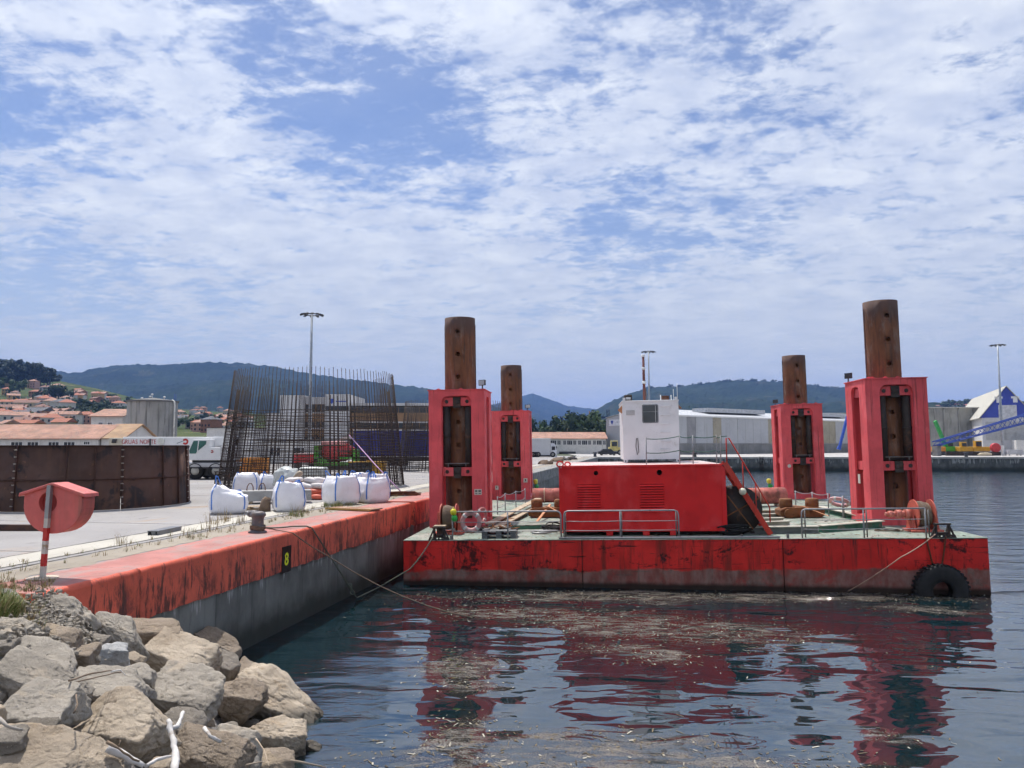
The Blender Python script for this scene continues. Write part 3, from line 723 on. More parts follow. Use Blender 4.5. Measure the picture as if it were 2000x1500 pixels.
def spud_material():
    m = bpy.data.materials.new('spud_rust'); t = NT(m); z = t.xyz()[2]
    c = t.mix(t.mapr(t.noise(1.6, 6, .65, .2, sc=(1, 1, .5)), .3, .7), (.10, .040, .022), (.22, .085, .038))
    c = t.mix(t.math('MULTIPLY', t.mapr(t.noise(1.5, 6, .65, .1, sc=(4, 4, .25), off=4), .5, .66), .7), c, (.06, .035, .028))
    c = t.mix(t.math('MULTIPLY', t.mapr(t.noise(1.3, 6, .7, .2, sc=(2, 2, .5), off=9), .50, .70), .7), c, (.25, .185, .15))
    top = t.mapr(t.math('ADD', z, t.math('MULTIPLY', t.noise(2, 5, .6, off=2), .8)), TH + 2.3, TH + 3.2); c = t.mix(t.math('MULTIPLY', top, .75), c, (.085, .055, .05))
    t.L.new(c, t.bsdf.inputs['Base Color']); t.bsdf.inputs['Roughness'].default_value = .88
    b = t.bump(t.noise(4, 6, .65, off=3), .4, .02); t.bump(t.noise(38, 5, .7), .45, .008, b); MATS['spud_rust'] = m; return m
SPUDM = spud_material(); SPUD = spud_mesh()
def tower_meshes():
    ms = {}
    oz0, oz1 = .30, TH - .22
    out = [(0, .0), (TW, .0), (TW, TH), (0, TH)]
    b = MB(); b.prism(out, 0, .10, XZ @ T(0, 0, -.10), 0, [rrect(.54, TW - .54, oz0, oz1, .28, .02)]); ms['front_plate'] = b.mesh('front_plate', REDT)
    out2 = [(.1, 0), (TD - .1, 0), (TD - .1, TH), (.1, TH)]
    b = MB(); b.prism(out2, 0, .10, Matrix(((0, 0, 1, 0), (1, 0, 0, 0), (0, 1, 0, 0), (0, 0, 0, 1))), 0, [rrect(.72, TD - .72, oz0, oz1, .24, .02)]); ms['side_plate'] = b.mesh('side_plate', REDT)
    # flanged lining of the openings
    b = MB(); b.prism(rrect(.54, TW - .54, oz0, oz1, .28, .02), 0, .30, XZ @ T(0, 0, -.40), 0, [rrect(.565, TW - .565, oz0 + .025, oz1 - .025, .255, .02)]); ms['opening_lining'] = b.mesh('opening_lining', REDT)
    b = MB(); b.prism([(-.04, -.04), (TW + .04, -.04), (TW + .04, TD + .04), (-.04, TD + .04)], TH, TH + .035, None, 0, [[(TW / 2 + .74 * math.cos(a * math.pi / 16), TD / 2 + .74 * math.sin(a * math.pi / 16)) for a in range(32)]])
    ms['top_plate'] = b.mesh('top_plate', REDT)
    b = MB()
    hole = [(TW / 2 + .69 * math.cos(a * math.pi / 16), TD / 2 + .69 * math.sin(a * math.pi / 16)) for a in range(32)]
    sq = [(.13, .13), (TW - .13, .13), (TW - .13, TD - .13), (.13, TD - .13)]
    b.prism(sq, 0, .34, None, 0, [hole]); ms['collar'] = b.mesh('collar', REDT)
    b = MB(); b.lathe([(.66, 0), (.705, .0), (.705, 1), (.66, 1)], 32, T(TW / 2, TD / 2, 0), 0, True, True); ms['guide_ring'] = b.mesh('guide_ring', DARKI)
    b = MB(); b.cyl((0, 0, 0), (0, 0, 2.42), .165, n=16); b.cyl((0, 0, -.4), (0, 0, 0), .06, n=10); b.lathe([(.165, 1.2), (.19, 1.2), (.19, 1.27), (.165, 1.27)], 16); ms['hydraulic_cylinder'] = b.mesh('hydraulic_cylinder', DARKI)
    b = MB(); b.cyl((-.13, 0, 0), (.13, 0, 0), .16, n=14); b.bx(-.16, .16, -.13, .2, -.23, .20); ms['locking_pin'] = b.mesh('locking_pin', DARKI)
    b = MB(); b.bx(-.05, .05, -.012, .03, TH * 0, TH - .02 + 2.7); ms['guide_rail'] = b.mesh('guide_rail', M('spud_rail', (.09, .045, .04), .8, bump=.3))
    b = MB(); b.cyl((0, -.02, 0), (0, .012, 0), .075, n=12); ms['bolt_head'] = b.mesh('bolt_head', DARKI)
    b = MB(); b.bx(-.02, .02, -.02, .02, 0, .16); b.bx(-.16, .16, -.06, .02, .16, .38); ms['floodlight'] = b.mesh('floodlight', M('lamp_housing', (.05, .05, .055), .5)); 
    b = MB(); b.bx(-.14, .14, -.064, -.06, .18, .36); ms['lamp_glass'] = b.mesh('lamp_glass', M('lamp_glass', (.5, .52, .55), .15, bump=0))
    b = MB(); b.tube([(.66, .05, 0), (TW - .66, .05, 0)], .022, 6); b.tube([(.8, .05, -.14), (.8, .05, 0)], .02, 6); b.tube([(TW - .8, .05, -.14), (TW - .8, .05, 0)], .02, 6); ms['cross_bar'] = b.mesh('cross_bar', STEELG)
    b = MB(); b.bx(-.07, .07, -.05, .05, .0, .035); b.bx(-.03, .03, -.03, .03, .035, .06); ms['lug'] = b.mesh('lug', REDT)
    b = MB(); b.bx(-.15, TW + .15, -.18, TD + .15, 0.002, .30); ms['base_frame'] = b.mesh('base_frame', REDT)
    return ms
TM = tower_meshes()
def tower(label, x, y, lamp, base=False, sink=0.0, tall=1.0, up=0.0):
    t = thing('spud_tower', label, 'spud tower', bt(x, y) @ Matrix.Diagonal((1, 1, tall, 1)), 'spud towers of the barge')
    obj('front_plate', TM['front_plate'], t); obj('back_plate', TM['front_plate'], t, T(TW, TD, 0) @ RZ(math.pi))
    obj('side_plate', TM['side_plate'], t); obj('side_plate', TM['side_plate'], t, T(TW, TD, 0) @ RZ(math.pi))
    obj('opening_lining', TM['opening_lining'], t)
    obj('opening_lining', TM['opening_lining'], t, T(TW, 0, 0) @ RZ(math.pi / 2) @ Matrix.Diagonal((.9, 1, 1, 1)) @ T(.12, 0, 0)); obj('opening_lining', TM['opening_lining'], t, T(0, TD, 0) @ RZ(-math.pi / 2) @ Matrix.Diagonal((.9, 1, 1, 1)) @ T(.12, 0, 0))
    obj('top_plate', TM['top_plate'], t)
    for z in (TH - .62, 2.02 - sink):
        c = obj('collar', TM['collar'], t, T(0, 0, z)); obj('locking_pin', TM['locking_pin'], c, T(TW / 2, .22, .15))
        for xx in (.52, TW - .52): obj('bolt_head', TM['bolt_head'], c, T(xx + (.22 if xx < 1 else -.22), .12, .17))
    obj('guide_ring', TM['guide_ring'], t, T(0, 0, 2.36 - sink) @ Matrix.Diagonal((1, 1, .12, 1)))
    s_ = obj('spud_pile', SPUD, t, T(TW / 2, TD / 2, up))
    obj('guide_rail', TM['guide_rail'], s_, T(-.665, 0, 0) @ RZ(-math.pi / 2)); obj('guide_rail', TM['guide_rail'], s_, T(.665, 0, 0) @ RZ(math.pi / 2))
    for xx in (.70, TW - .70):
        for yy in (.33, TD - .33): obj('hydraulic_cylinder', TM['hydraulic_cylinder'], t, T(xx, yy, 2.38 - sink))
    obj('cross_bar', TM['cross_bar'], t, T(0, 0, 2.52 - sink))
    rr = random.Random(int(x * 7))
    for k in range(7): obj('lug', TM['lug'], t, T(rr.uniform(.1, TW - .1), rr.choice([.12, TD - .12]), TH + .035))
    for lx, ly, az in lamp:
        f_ = obj('floodlight', TM['floodlight'], t, T(lx, ly, TH + .03) @ RZ(az)); obj('lamp_glass', TM['lamp_glass'], f_)
    if base: obj('base_frame', TM['base_frame'], t)
    return t
t1 = tower('large red spud tower standing by the quay, nearest on the left', .12, 4.15, [(TW - .1, .3, -.5)], tall=1.04, up=.12)
t2 = tower('rear red spud tower behind the one beside the quay', .82, 20.0, [(TW - .1, .3, .4)])
t3 = tower('rear red spud tower standing right of the red stair', 17.95, 18.5, [(.2, TD - .3, 2.2)], True)
t4 = tower('large red spud tower above the tyre, nearest on the right', 17.66, 4.0, [(.05, TD - .3, 2.2)], tall=1.05, up=.15)
SIGN = M('sign_white', (.62, .6, .52), .6, bump=0, var=.05); SIGND = M('sign_print', (.12, .12, .10), .7, bump=0)
def sign(t, x, z, w_, h_, marks):
    b = MB(); b.bx(x - w_ / 2, x + w_ / 2, -.012, -.003, z, z + h_); s_ = b.build('warning_sign', SIGN, t)
    b = MB()
    for (u0, u1, v0, v1) in marks: b.bx(x - w_ / 2 + u0 * w_, x - w_ / 2 + u1 * w_, -.015, -.0125, z + v0 * h_, z + v1 * h_)
    b.build('print', SIGND, s_)
sign(t1, TW - .30, 1.28, .30, .22, [(.1, .42, .45, .85), (.55, .92, .45, .85), (.1, .42, .12, .3), (.55, .92, .12, .3)])
sign(t2, TW - .28, 1.05, .24, .26, [(.3, .7, .3, .8), (.15, .85, .1, .18)])
sign(t2, .28, .62, .2, .26, [(.3, .6, .4, .8)])
b = MB(); b.cyl((.35, -.01, 1.9), (.35, -.002, 1.9), .1, n=16); b.build('warning_sign', SIGN, t3)
sd_ = MB(); sd_.bx(-.012, -.003, TD / 2 - .12, TD / 2 + .12, 1.5, 1.85); sd_.build('warning_sign', SIGN, t4)

# ---- red machinery container
cx0 = hit(MBG, 1093, 1000, 1, 1.0).x; cx1 = hit(MBG, 1420, 1000, 1, 1.0).x
CW = cx1 - cx0; ctop = hit(MBG, 1250, 908, 1, 1.0).z; CH = ctop - .12; CD = 6.06
ct = thing('machinery_container', 'red steel machinery container with two louvred vents on the barge deck', 'container', bt(cx0, 1.0, .12))
hx = lambda px, py: hit(MBG @ T(cx0, 1.0, .12), px, py, 1, 0)
holes = []
for px, py, r_ in ((1164, 924, .082), (1288, 923, .10)):
    h_ = hx(px, py); holes.append((h_.x, h_.z, r_))
lou = []
for pa, pb, qa, qb in ((1128, 1173, 946, 1001), (1251, 1297, 945, 1001)):
    a, b = hx(pa, qb), hx(pb, qa); lou.append((a.x, b.x, a.z, b.z))
b = MB(); hl = [[(x + r_ * math.cos(i * math.pi / 8), z + r_ * math.sin(i * math.pi / 8)) for i in range(16)] for x, z, r_ in holes] + [rrect(a + .02, b_ - .02, c, d, .0, .0) for a, b_, c, d in lou]
b.prism([(.06, .14), (CW - .06, .14), (CW - .06, CH - .09), (.06, CH - .09)], 0, .03, XZ @ T(0, 0, -.05), 0, hl); b.build('front_wall', REDC, ct)
b = MB(); b.bx(.06, .09, .06, CD - .06, .14, CH - .08); b.bx(CW - .09, CW - .06, .06, CD - .06, .14, CH - .08); b.bx(.06, CW - .06, CD - .09, CD - .06, .14, CH - .08); b.build('side_wall', REDC, ct)
b = MB(); b.bx(.1, CW - .1, .35, .4, .2, CH - .1); b.build('shade_backing', DARKI, ct)  # dark sheet stands for the shade seen through louvre gaps and holes
b = MB(); b.bx(0.02, CW - .02, .02, CD - .02, CH - .085, CH - .01); b.build('roof', M('container_roof_sunlit', (.5, .30, .28), .6, patch=(.55, .5, .48), ps=1, pt=(.4, .6)), ct, .01)  # pale pink puts the sunlit look of the roof into its colour
for z0, z1 in ((.0, .14), (CH - .09, CH)):
    b = MB(); b.bx(.16, CW - .16, 0, .1, z0 + (.03 if z0 == 0 else 0), z1); b.build('frame_rail', REDC, ct, .008)
for x in (0, CW - .16):
    b = MB(); b.bx(x, x + .16, 0.0, .16, .12, CH - .12); b.build('corner_post', REDC, ct, .01)
    for z in (0, CH - .12):
        b = MB(); b.prism([(x, z - .005), (x + .165, z - .005), (x + .165, z + .125), (x, z + .125)], 0, .16, XZ @ T(0, 0, -.155), 0, [[(x + .08 + .03 * math.cos(i * math.pi / 6), z + .06 + .04 * math.sin(i * math.pi / 6)) for i in range(12)]]); b.build('corner_casting', REDC, ct)
for f_ in (.30, .52, .68):
    b = MB(); b.bx(CW * f_ - .12, CW * f_ + .12, .0, .1, -.115, .03); b.build('skid_foot', REDC, ct, .01)
b = MB(); b.bx(.1, CW - .1, .5, CD - .2, -.115, .1); b.build('floor_frame', DARKI, ct)
for a, b_, c, d in lou:
    n_ = 11
    for i in range(n_):
        z = c + (d - c) * (i + .5) / n_; s_ = MB()
        hh = (d - c) / n_
        s_.add([(a, -.028, z - hh * .36), (b_, -.028, z - hh * .36), (b_, .03, z + hh * .36), (a, .03, z + hh * .36), (a, -.02, z - hh * .44), (b_, -.02, z - hh * .44), (b_, .038, z + hh * .28), (a, .038, z + hh * .28)],
               [(0, 1, 2, 3), (5, 4, 7, 6), (0, 4, 5, 1), (3, 2, 6, 7), (1, 5, 6, 2), (4, 0, 3, 7)]); s_.build('louvre_slat', REDC, ct)
    b = MB(); b.prism(rrect(a - .03, b_ + .03, c - .03, d + .03, 0, 0), 0, .02, XZ @ T(0, 0, -.02), 0, [rrect(a, b_, c, d, 0, 0)]); b.build('louvre_frame', REDC, ct)
# exhaust smudge plates near the skid, lifting eyes on the corner
b = MB(); b.tube([(.05 + .12 * math.cos(a * math.pi / 8), .08, CH + .06 + .10 * math.sin(a * math.pi / 8)) for a in range(16)], .03, 6, closed=True); b.build('lifting_ring', REDC, ct)
b = MB(); b.tube([(.32 + .1 * math.cos(a * math.pi / 8), .3, CH + .05 + .08 * math.sin(a * math.pi / 8)) for a in range(16)], .03, 6, closed=True); b.build('lifting_ring', REDC, ct)

# ---- white cabin on its roof
kz = .12 + CH
ky = 4.6
ka, kb = hit(MBG, 1217, 850, 1, ky), hit(MBG, 1327, 850, 1, ky); KW = kb.x - ka.x; KH = hit(MBG, 1270, 784, 1, ky).z - kz
kb_ = thing('control_cabin', 'tall white steel cabin standing on the roof of the red container', 'cabin', bt(ka.x, ky, kz))
kx = lambda px, py: hit(MBG @ T(ka.x, ky, kz), px, py, 1, 0)
wa, wb = kx(1256, 825), kx(1284, 791)
b = MB(); b.prism([(0, .12), (KW, .12), (KW, KH), (0, KH)], 0, .04, XZ @ T(0, 0, -.04), 0, [rrect(wa.x, wb.x, wa.z, wb.z, .05, .05, 3)]); b.build('front_wall', WHITEP, kb_)
b = MB(); b.bx(0, .04, .04, 3.0, .12, KH); b.bx(KW - .04, KW, .04, 3.0, .12, KH); b.bx(.04, KW - .04, 2.96, 3.0, .12, KH); b.build('side_wall', WHITEP, kb_)
b = MB(); b.bx(-.02, KW + .02, -.02, 3.02, KH, KH + .05); b.build('roof', WHITEP, kb_, .01)
b = MB(); b.bx(.04, KW - .04, .04, 2.96, .12, .16); b.build('floor', DARKI, kb_)
b = MB(); b.bx(wa.x + .002, wb.x - .002, .012, .02, wa.z + .002, wb.z - .002); wi = b.build('window', M('cabin_glass', (.05, .06, .07), .06, bump=0, spec=.6, var=.3), kb_)
b = MB(); b.prism(rrect(wa.x - .03, wb.x + .03, wa.z - .03, wb.z + .03, .06, .06, 3), 0, .012, XZ, 0, [rrect(wa.x + .01, wb.x - .01, wa.z + .01, wb.z - .01, .05, .05, 3)]); b.build('frame', M('grey_gasket', (.2, .21, .22), .6), wi)
b = MB(); zz = wa.z + (wb.z - wa.z) * .62; b.bx(wa.x, wb.x, -.004, .011, zz - .012, zz + .012); b.build('transom', M('grey_gasket', (.2, .2, .2)), wi)
for x in (0, KW - .16):
    b = MB(); b.prism([(x, 0), (x + .16, 0), (x + .16, .12), (x, .12)], 0, .16, XZ @ T(0, 0, -.158), 0, [[(x + .08 + .03 * math.cos(i * math.pi / 6), .06 + .04 * math.sin(i * math.pi / 6)) for i in range(12)]]); b.build('corner_casting', WHITEP, kb_)
    b = MB(); b.bx(x + .03, x + .13, -.03, .12, KH + .05, KH + .17); b.build('corner_casting', WHITEP, kb_)
for py in (794, 811, 828, 844, 861, 878):
    a, c = kx(1291, py), kx(1309, py); b = MB(); b.tube([(a.x, 0, a.z), (a.x, -.09, a.z), (c.x, -.09, a.z), (c.x, 0, a.z)], .016, 6); b.build('ladder_rung', WHITEP, kb_)
a, c = kx(1243, 856), kx(1246, 888)
b = MB(); b.tube([(a.x, -.01, a.z), (a.x - .03, -.03, (a.z + c.z) / 2), (c.x - .02, -.02, c.z), (c.x + .04, -.02, c.z + .1), (c.x + .02, -.03, (a.z + c.z) / 2 + .1), (a.x + .05, -.01, a.z)], .012, 6, closed=True); b.build('hose', DARKI, kb_)
b = MB(); b.bx(.10, .42, .1, .5, KH + .05, KH + .30); b.bx(.16, .36, .08, .12, KH + .1, KH + .2, 1); b.build('searchlight', [DARKI, WHITEP], kb_, .02)
b = MB(); b.bx(1.75, 2.05, 1.2, 1.5, KH + .05, KH + .26); b.cyl((1.9, 1.35, KH + .26), (1.9, 1.35, KH + .3), .16, n=12); b.build('exhaust_box', M('rust_box', (.10, .045, .03), .8), kb_)
for x_, h_ in ((1.66, .26), (2.1, .25), (2.2, .5), (2.36, .75)):
    b = MB(); b.cyl((x_, .9, KH + .05), (x_, .9, KH + .05 + h_), .02 if h_ < .4 else .01, n=6); b.build('antenna', WHITEP, kb_)
for sx in (-1, 1):   # orange sun flaps at both sides
    x = 0 if sx < 0 else KW
    b = MB(); b.add([(x, .2, KH - .12), (x, .9, KH - .12), (x + sx * .16, .9, KH - .3), (x + sx * .16, .2, KH - .3), (x, .2, KH - .45 if sx < 0 else KH - .14), (x, .9, KH - .45 if sx < 0 else KH - .14)], [(0, 1, 2, 3), (3, 2, 5, 4), (0, 3, 4), (1, 5, 2)]); b.build('side_lamp_hood', M('orange_hood', (.45, .20, .09), .6), kb_)
ma, mb_ = kx(1264, 786), kx(1263, 689)
b = MB(); b.cyl((ma.x, 1.4, KH + .05), (ma.x, 1.4, KH + 2.05), .065, .05, 8); mst = b.build('signal_mast', M('mast_rust', (.16, .06, .05), .7), kb_)
b = MB(); b.cyl((ma.x + .14, 1.4, KH + .05), (ma.x, 1.4, KH + 1.0), .02, n=6); b.build('stay', STEELG, mst)
for z in (.9, 1.5, 2.05):
    b = MB(); b.cyl((ma.x, 1.4, KH + z - .05), (ma.x, 1.4, KH + z + .06), .085, n=10); b.build('signal_lamp', WHITEP, mst)

b = MB(); b.bx(.01, KW - .01, -.006, 0, KH * .52, KH * .52 + .015); b.build('weld_seam', WHITEP, kb_)
for x_ in (.62, 1.34): b = MB(); b.bx(x_, x_ + .012, -.006, 0, .16, KH - .02); b.build('weld_seam', WHITEP, kb_)
b = MB(); b.bx(.15, .5, -.03, 0, KH - .55, KH - .35); b.build('vent_grille', M('vent_grey', (.42, .42, .42), .6), kb_)
# ---- rope rail on the container roof
rr_ = thing('rope_guard_rail', 'green rope guard rail on thin posts along the red container roof', 'railing', bt(0, 0))
pts = [(1261, 857), (1326, 852), (1352, 853), (1398, 852), (1406, 853)]; ylv = [1.5, 1.5, 1.5, 1.5, 3.5]
ps = []
for (px, py), yy in zip(pts, (1.4, 1.4, 1.4, 1.4, 1.4)):
    h_ = hit(MBG, px, py, 1, yy); ps.append((h_.x, yy, h_.z)); b = MB(); b.cyl((h_.x, yy, kz), (h_.x + .02, yy, h_.z + .06), .022, n=6); b.build('post', GALV, rr_)
def sag(a, c, s_, n=8): return [Vector(a).lerp(Vector(c), i / n) - Vector((0, 0, 4 * s_ * (i / n) * (1 - i / n))) for i in range(n + 1)]
for dz in (0, -.52):
    l_ = []
    for a, c in zip(ps[:-1], ps[1:]): l_ += sag((a[0], a[1], a[2] + dz), (c[0], c[1], c[2] + dz), .05, 6)
    e = hit(MBG, 1420, 856, 1, 1.4); l_ += [Vector((e.x, 1.4, l_[-1].z + .02))]
    b = MB(); b.tube(l_, .016, 5); b.build('rope', M('rope_green', (.05, .12, .09), .8), rr_)
# ---- stair
sa_, sb_ = hit(MBG, 1420, 905, 1, 1.2), hit(MBG, 1503, 1044, 2, 0)
sb_ = Vector((hit(MBG, 1503, 1044, 1, 1.2).x, 1.2, 0.0))
stt = thing('deck_stair', 'steep red steel stair with handrails leaning against the red container', 'stair', bt(0, 0))
REDB = red_paint('stair_red', (.56, .06, .04), .35, 9)
for y_ in (1.0, 1.75):
    b = MB(); b.bar((sa_.x - .12, y_, sa_.z + .02), (sb_.x, y_, .02), .035, .19); b.build('stringer', REDB, stt)
for i in range(10):
    u = (i + .6) / 10.3; x = sa_.x + (sb_.x - sa_.x) * u; z = sa_.z * (1 - u); b = MB(); b.bx(x - .12, x + .1, 1.02, 1.73, z - .015, z + .015); b.build('tread', STEELG, stt)
for y_, n_ in ((1.02, 0), (1.73, 1)):
    off = 1.0
    p_top = hit(MBG, 1418, 856, 1, y_); q_bot = hit(MBG, 1500 - (0 if n_ == 0 else 0), 985, 1, y_)
    b = MB(); b.tube([(p_top.x, y_, sa_.z), (p_top.x, y_, p_top.z), (p_top.x + .1, y_, p_top.z), (q_bot.x, y_, q_bot.z), (q_bot.x + .05, y_, q_bot.z - .1), (q_bot.x + .05, y_, .45)], .024, 7); b.build('handrail', REDB, stt)
    for u in (.35, .68):
        x = p_top.x + .1 + (q_bot.x - p_top.x - .1) * u; z = p_top.z + (q_bot.z - p_top.z) * u; v = (x - sa_.x) / (sb_.x - sa_.x)
        b = MB(); b.cyl((x, y_, z), (x, y_, sa_.z * (1 - v)), .02, n=6); b.build('baluster', REDB, stt)
bu = hit(MBG, 1450, 960, 1, .9); by_ = thing('round_buoy', 'small round cream buoy hanging on the red stair', 'buoy', bt(bu.x, .85, bu.z))
b = MB(); b.lathe([(.001, -.13)] + [(.13 * math.cos(R(a)), .13 * math.sin(R(a))) for a in range(-75, 90, 15)] + [(.001, .13)], 16); b.build('ball', M('cream_buoy', (.62, .60, .46), .5, var=.06), by_)
b = MB(); b.cyl((0, 0, .12), (0.02, .1, .35), .012, n=5); b.build('lanyard', ROPE, by_)

# ---- deck railings
def railing(label, posts, y_, top=.98, ends=(True, True), zs=(.62, .30), double=()):
    t = thing('deck_railing', label, 'railing', bt(0, 0), 'railings along the front of the deck')
    x0, x1 = posts[0], posts[-1]; r_ = .14
    pl_ = []
    if ends[0]: pl_ += [(x0, y_, 0), (x0, y_, top - r_), (x0 + .04, y_, top - .04), (x0 + r_, y_, top)]
    else: pl_ += [(x0, y_, top)]
    if ends[1]: pl_ += [(x1 - r_, y_, top), (x1 - .04, y_, top - .04), (x1, y_, top - r_), (x1, y_, 0)]
    else: pl_ += [(x1, y_, top)]
    b = MB(); b.tube(pl_, .028, 8); b.build('top_rail', GALV, t)
    for z in zs: b = MB(); b.tube(sag((x0, y_, z), ((x0 + x1) / 2, y_, z), .015, 4) + sag(((x0 + x1) / 2, y_, z), (x1, y_, z), .01, 4)[1:], .014, 6); b.build('wire', GALV, t)
    pp = posts if not ends[0] else posts[1:]
    if ends[1]: pp = pp[:-1]
    for x in pp: b = MB(); b.cyl((x, y_, 0), (x, y_, top), .028, n=8); b.build('post', GALV, t)
    for x in double: b = MB(); b.cyl((x, y_ + .1, 0), (x, y_ + .1, top - .05), .024, n=8); b.build('post', STEELG, t)
    return t
fx = lambda px, y_=.12: hit(MBG, px, 1045, 1, y_).x
railing('grey pipe railing on the deck edge left of the red container', [fx(884), fx(992), fx(1096)], .12, ends=(False, True))
railing('grey pipe railing standing in front of the red container', [fx(1102), fx(1212), fx(1326)], .12, double=[fx(1105), fx(1215), fx(1322)])
railing('grey pipe railing on the deck edge right of the red stair', [fx(1567), fx(1688), fx(1809)], .12, ends=(True, False), double=[fx(1575), fx(1696), fx(1818)])
# thin rope rails beside the rear towers
for lab, pts in (('sagging rope rail on posts beside the rear left tower', [(972, 1012, .0), (987, 1003, 0), (1008, 997, 0), (1026, 990, 0)]), ('sagging rope rail on posts before the rear right tower', [(1555, 1000, 0), (1588, 1004, 0), (1619, 1008, 0)])):
    t = thing('rope_rail', lab, 'railing', bt(0, 0)); ps = []
    for px, py, _ in pts:
        h_ = deck(px, py); ps.append(h_); b = MB(); b.cyl(h_, h_ + Vector((0, 0, 1.0)), .028, n=6); b.build('post', GALV, t)
    for z in (.97, .5):
        l_ = []
        for a, c in zip(ps[:-1], ps[1:]): l_ += sag(a + Vector((0, 0, z)), c + Vector((0, 0, z)), .08, 5)
        b = MB(); b.tube(l_, .014, 5); b.build('rope', GALV, t)
for px, py, h_, lab in ((1648, 1012, .95, 'bare grey post at the deck edge left of the near right tower'), (1664, 1005, 1.1, 'dark thin post nearest the left side of the near right tower')):
    p = deck(px, py); b = MB(); b.cyl((0, 0, 0), (0, 0, h_), .05 if px == 1648 else .03, n=8); b.bx(-.09, .09, -.09, .09, 0.001, .02); o = b.build('deck_post', GALV if px == 1648 else M('blue_post', (.05, .06, .14), .5)); place(o, bt(*p)); tag(o, lab, 'post')

# ---- fairlead brackets
def fairlead(label, x, w_, h_):
    t = thing('fairlead_bracket', label, 'fairlead', bt(x, .02), 'fairlead brackets')
    for s_ in (-1, 1):
        b = MB(); b.prism([(-.0, 0), (.34, 0), (.10, h_), (-.0, h_)], -.03, .03, T(s_ * w_ / 2, 0, 0) @ RZ(math.pi / 2) @ XZ @ Matrix.Rotation(R(0), 4, 'X')); b.build('cheek', DARKI, t)
        b = MB(); b.bar((s_ * (w_ / 2 + .18), .04, 0), (s_ * w_ / 2, .04, h_), .05, .06, up=(0, 1, 0)); b.build('brace', DARKI, t)
    b = MB(); b.bx(-w_ / 2 - .06, w_ / 2 + .06, -.0, .12, h_, h_ + .06); b.build('top_bar', DARKI, t, .008)
    b = MB(); b.cyl((-w_ / 2, .08, .14), (w_ / 2, .08, .14), .05, n=10); b.build('roller', DARKI, t)
    b = MB(); b.prism([(-w_ / 2 - .2, 0.002), (w_ / 2 + .2, 0.002), (w_ / 2 + .16, .11), (-w_ / 2 - .16, .11)], 0, .02, XZ @ T(0, 0, .02), 0, [[(xx + .035 * math.cos(i * math.pi / 4), .055 + .028 * math.sin(i * math.pi / 4)) for i in range(8)] for xx in (-w_ / 2, -w_ / 6, w_ / 6, w_ / 2)]); b.build('foot_plate', DARKI, t)
    return t
fl = fairlead('dark iron fairlead bracket on the left end of the deck edge', fx(857, .0), .36, .40)
b = MB(); b.bx(-.2, .22, .02, .3, .465, .50); b.build('pale_board', WOOD, fl)
b = MB(); b.bx(-.1, .12, .12, .3, .12, .38); b.build('winch_block', DARKI, fl)
fairlead('dark iron fairlead bracket at the right end of the deck edge', fx(1843, .0), .42, .42)

# ---- winches
def winch(label, M0, hyd):
    t = thing('rope_winch', label, 'winch', M0, 'deck winches')
    b = MB(); b.cyl((-.24, 0, .62), (.24, 0, .62), .30, n=24); dr = b.build('drum', DARKI, t)
    rw = MB(); prof = []
    for layer, r_ in ((0, .36), (1, .42)):
        pts = [( -.2 + .4 * i / 176, (r_ + .03 * math.sin(i * .03)) * math.cos(i * math.pi / 8), .62 + (r_ + .03 * math.sin(i * .03)) * math.sin(i * math.pi / 8)) for i in range(177)]
        rw.tube(pts, .024, 5)
    rw.build('wound_rope', ROPE, dr)
    for s_ in (-1, 1):
        b = MB(); b.lathe([(.05, -.02), (.52, -.02), (.52, .02), (.05, .02)], 28, T(s_ * .29, 0, .62) @ Matrix.Rotation(R(90), 4, 'Y'), 0, False, True); b.build('flange', REDS, dr)
        b = MB(); b.prism([(-.4, 0), (.4, 0), (.16, .82), (-.16, .82)], -.03, .03, T(s_ * .40, 0, 0) @ RZ(math.pi / 2) @ XZ); b.build('stand', REDS, t)
    b = MB(); b.bx(-.55, .55, -.45, .45, 0.001, .08); b.build('base', REDS, t, .01)
    if hyd:
        s_ = -1
        b = MB(); x = s_ * .43
        for l_, r_ in ((.16, .20), (.14, .12), (.18, .16), (.12, .09), (.16, .12), (.1, .07)):
            b.cyl((x, 0, .62), (x + s_ * l_, 0, .62), r_, n=14); x += s_ * l_
        b.build('hydraulic_motor', M('pink_primer', (.55, .17, .13), .55), t)
    return t
p = deck(872, 1030); winch('rope winch with brown rope at the foot of the near left tower', bt(fx(878, 2.0), 2.0), False)
winch('red rope winch with pink hydraulic motor at the foot of the near right tower', bt(fx(1803, 2.0), 2.0), True)
# ---- lifebuoys
def lifebuoy(label, M0, col, r_=.30, tt=.072, name='lifebuoy'):
    t = thing(name, label, 'lifebuoy', M0, 'lifebuoys on the barge')
    b = MB(); b.tube([(r_ * math.cos(a * math.pi / 20), 0, r_ * math.sin(a * math.pi / 20)) for a in range(40)], tt, 12, closed=True); b.build('ring', col, t)
    for k in range(4):
        a0 = k * math.pi / 2 + .78
        b = MB(); b.tube([(r_ * math.cos(a0 + d), 0, r_ * math.sin(a0 + d)) for d in (-.12, -.06, 0, .06, .12)], tt + .004, 12); b.build('band', M('buoy_band', (.62, .6, .58), .6), t)
    b = MB(); b.tube([((r_ + tt + .01 + .012 * math.cos(8 * a * math.pi / 24)) * math.cos(a * math.pi / 24), 0, (r_ + tt + .01 + .012 * math.cos(8 * a * math.pi / 24)) * math.sin(a * math.pi / 24)) for a in range(48)], .008, 4, closed=True); b.build('grab_rope', ROPE, t)
    return t
PINK = M('faded_pink', (.55, .28, .27), .6, var=.12, patch=(.5, .4, .38), ps=3)
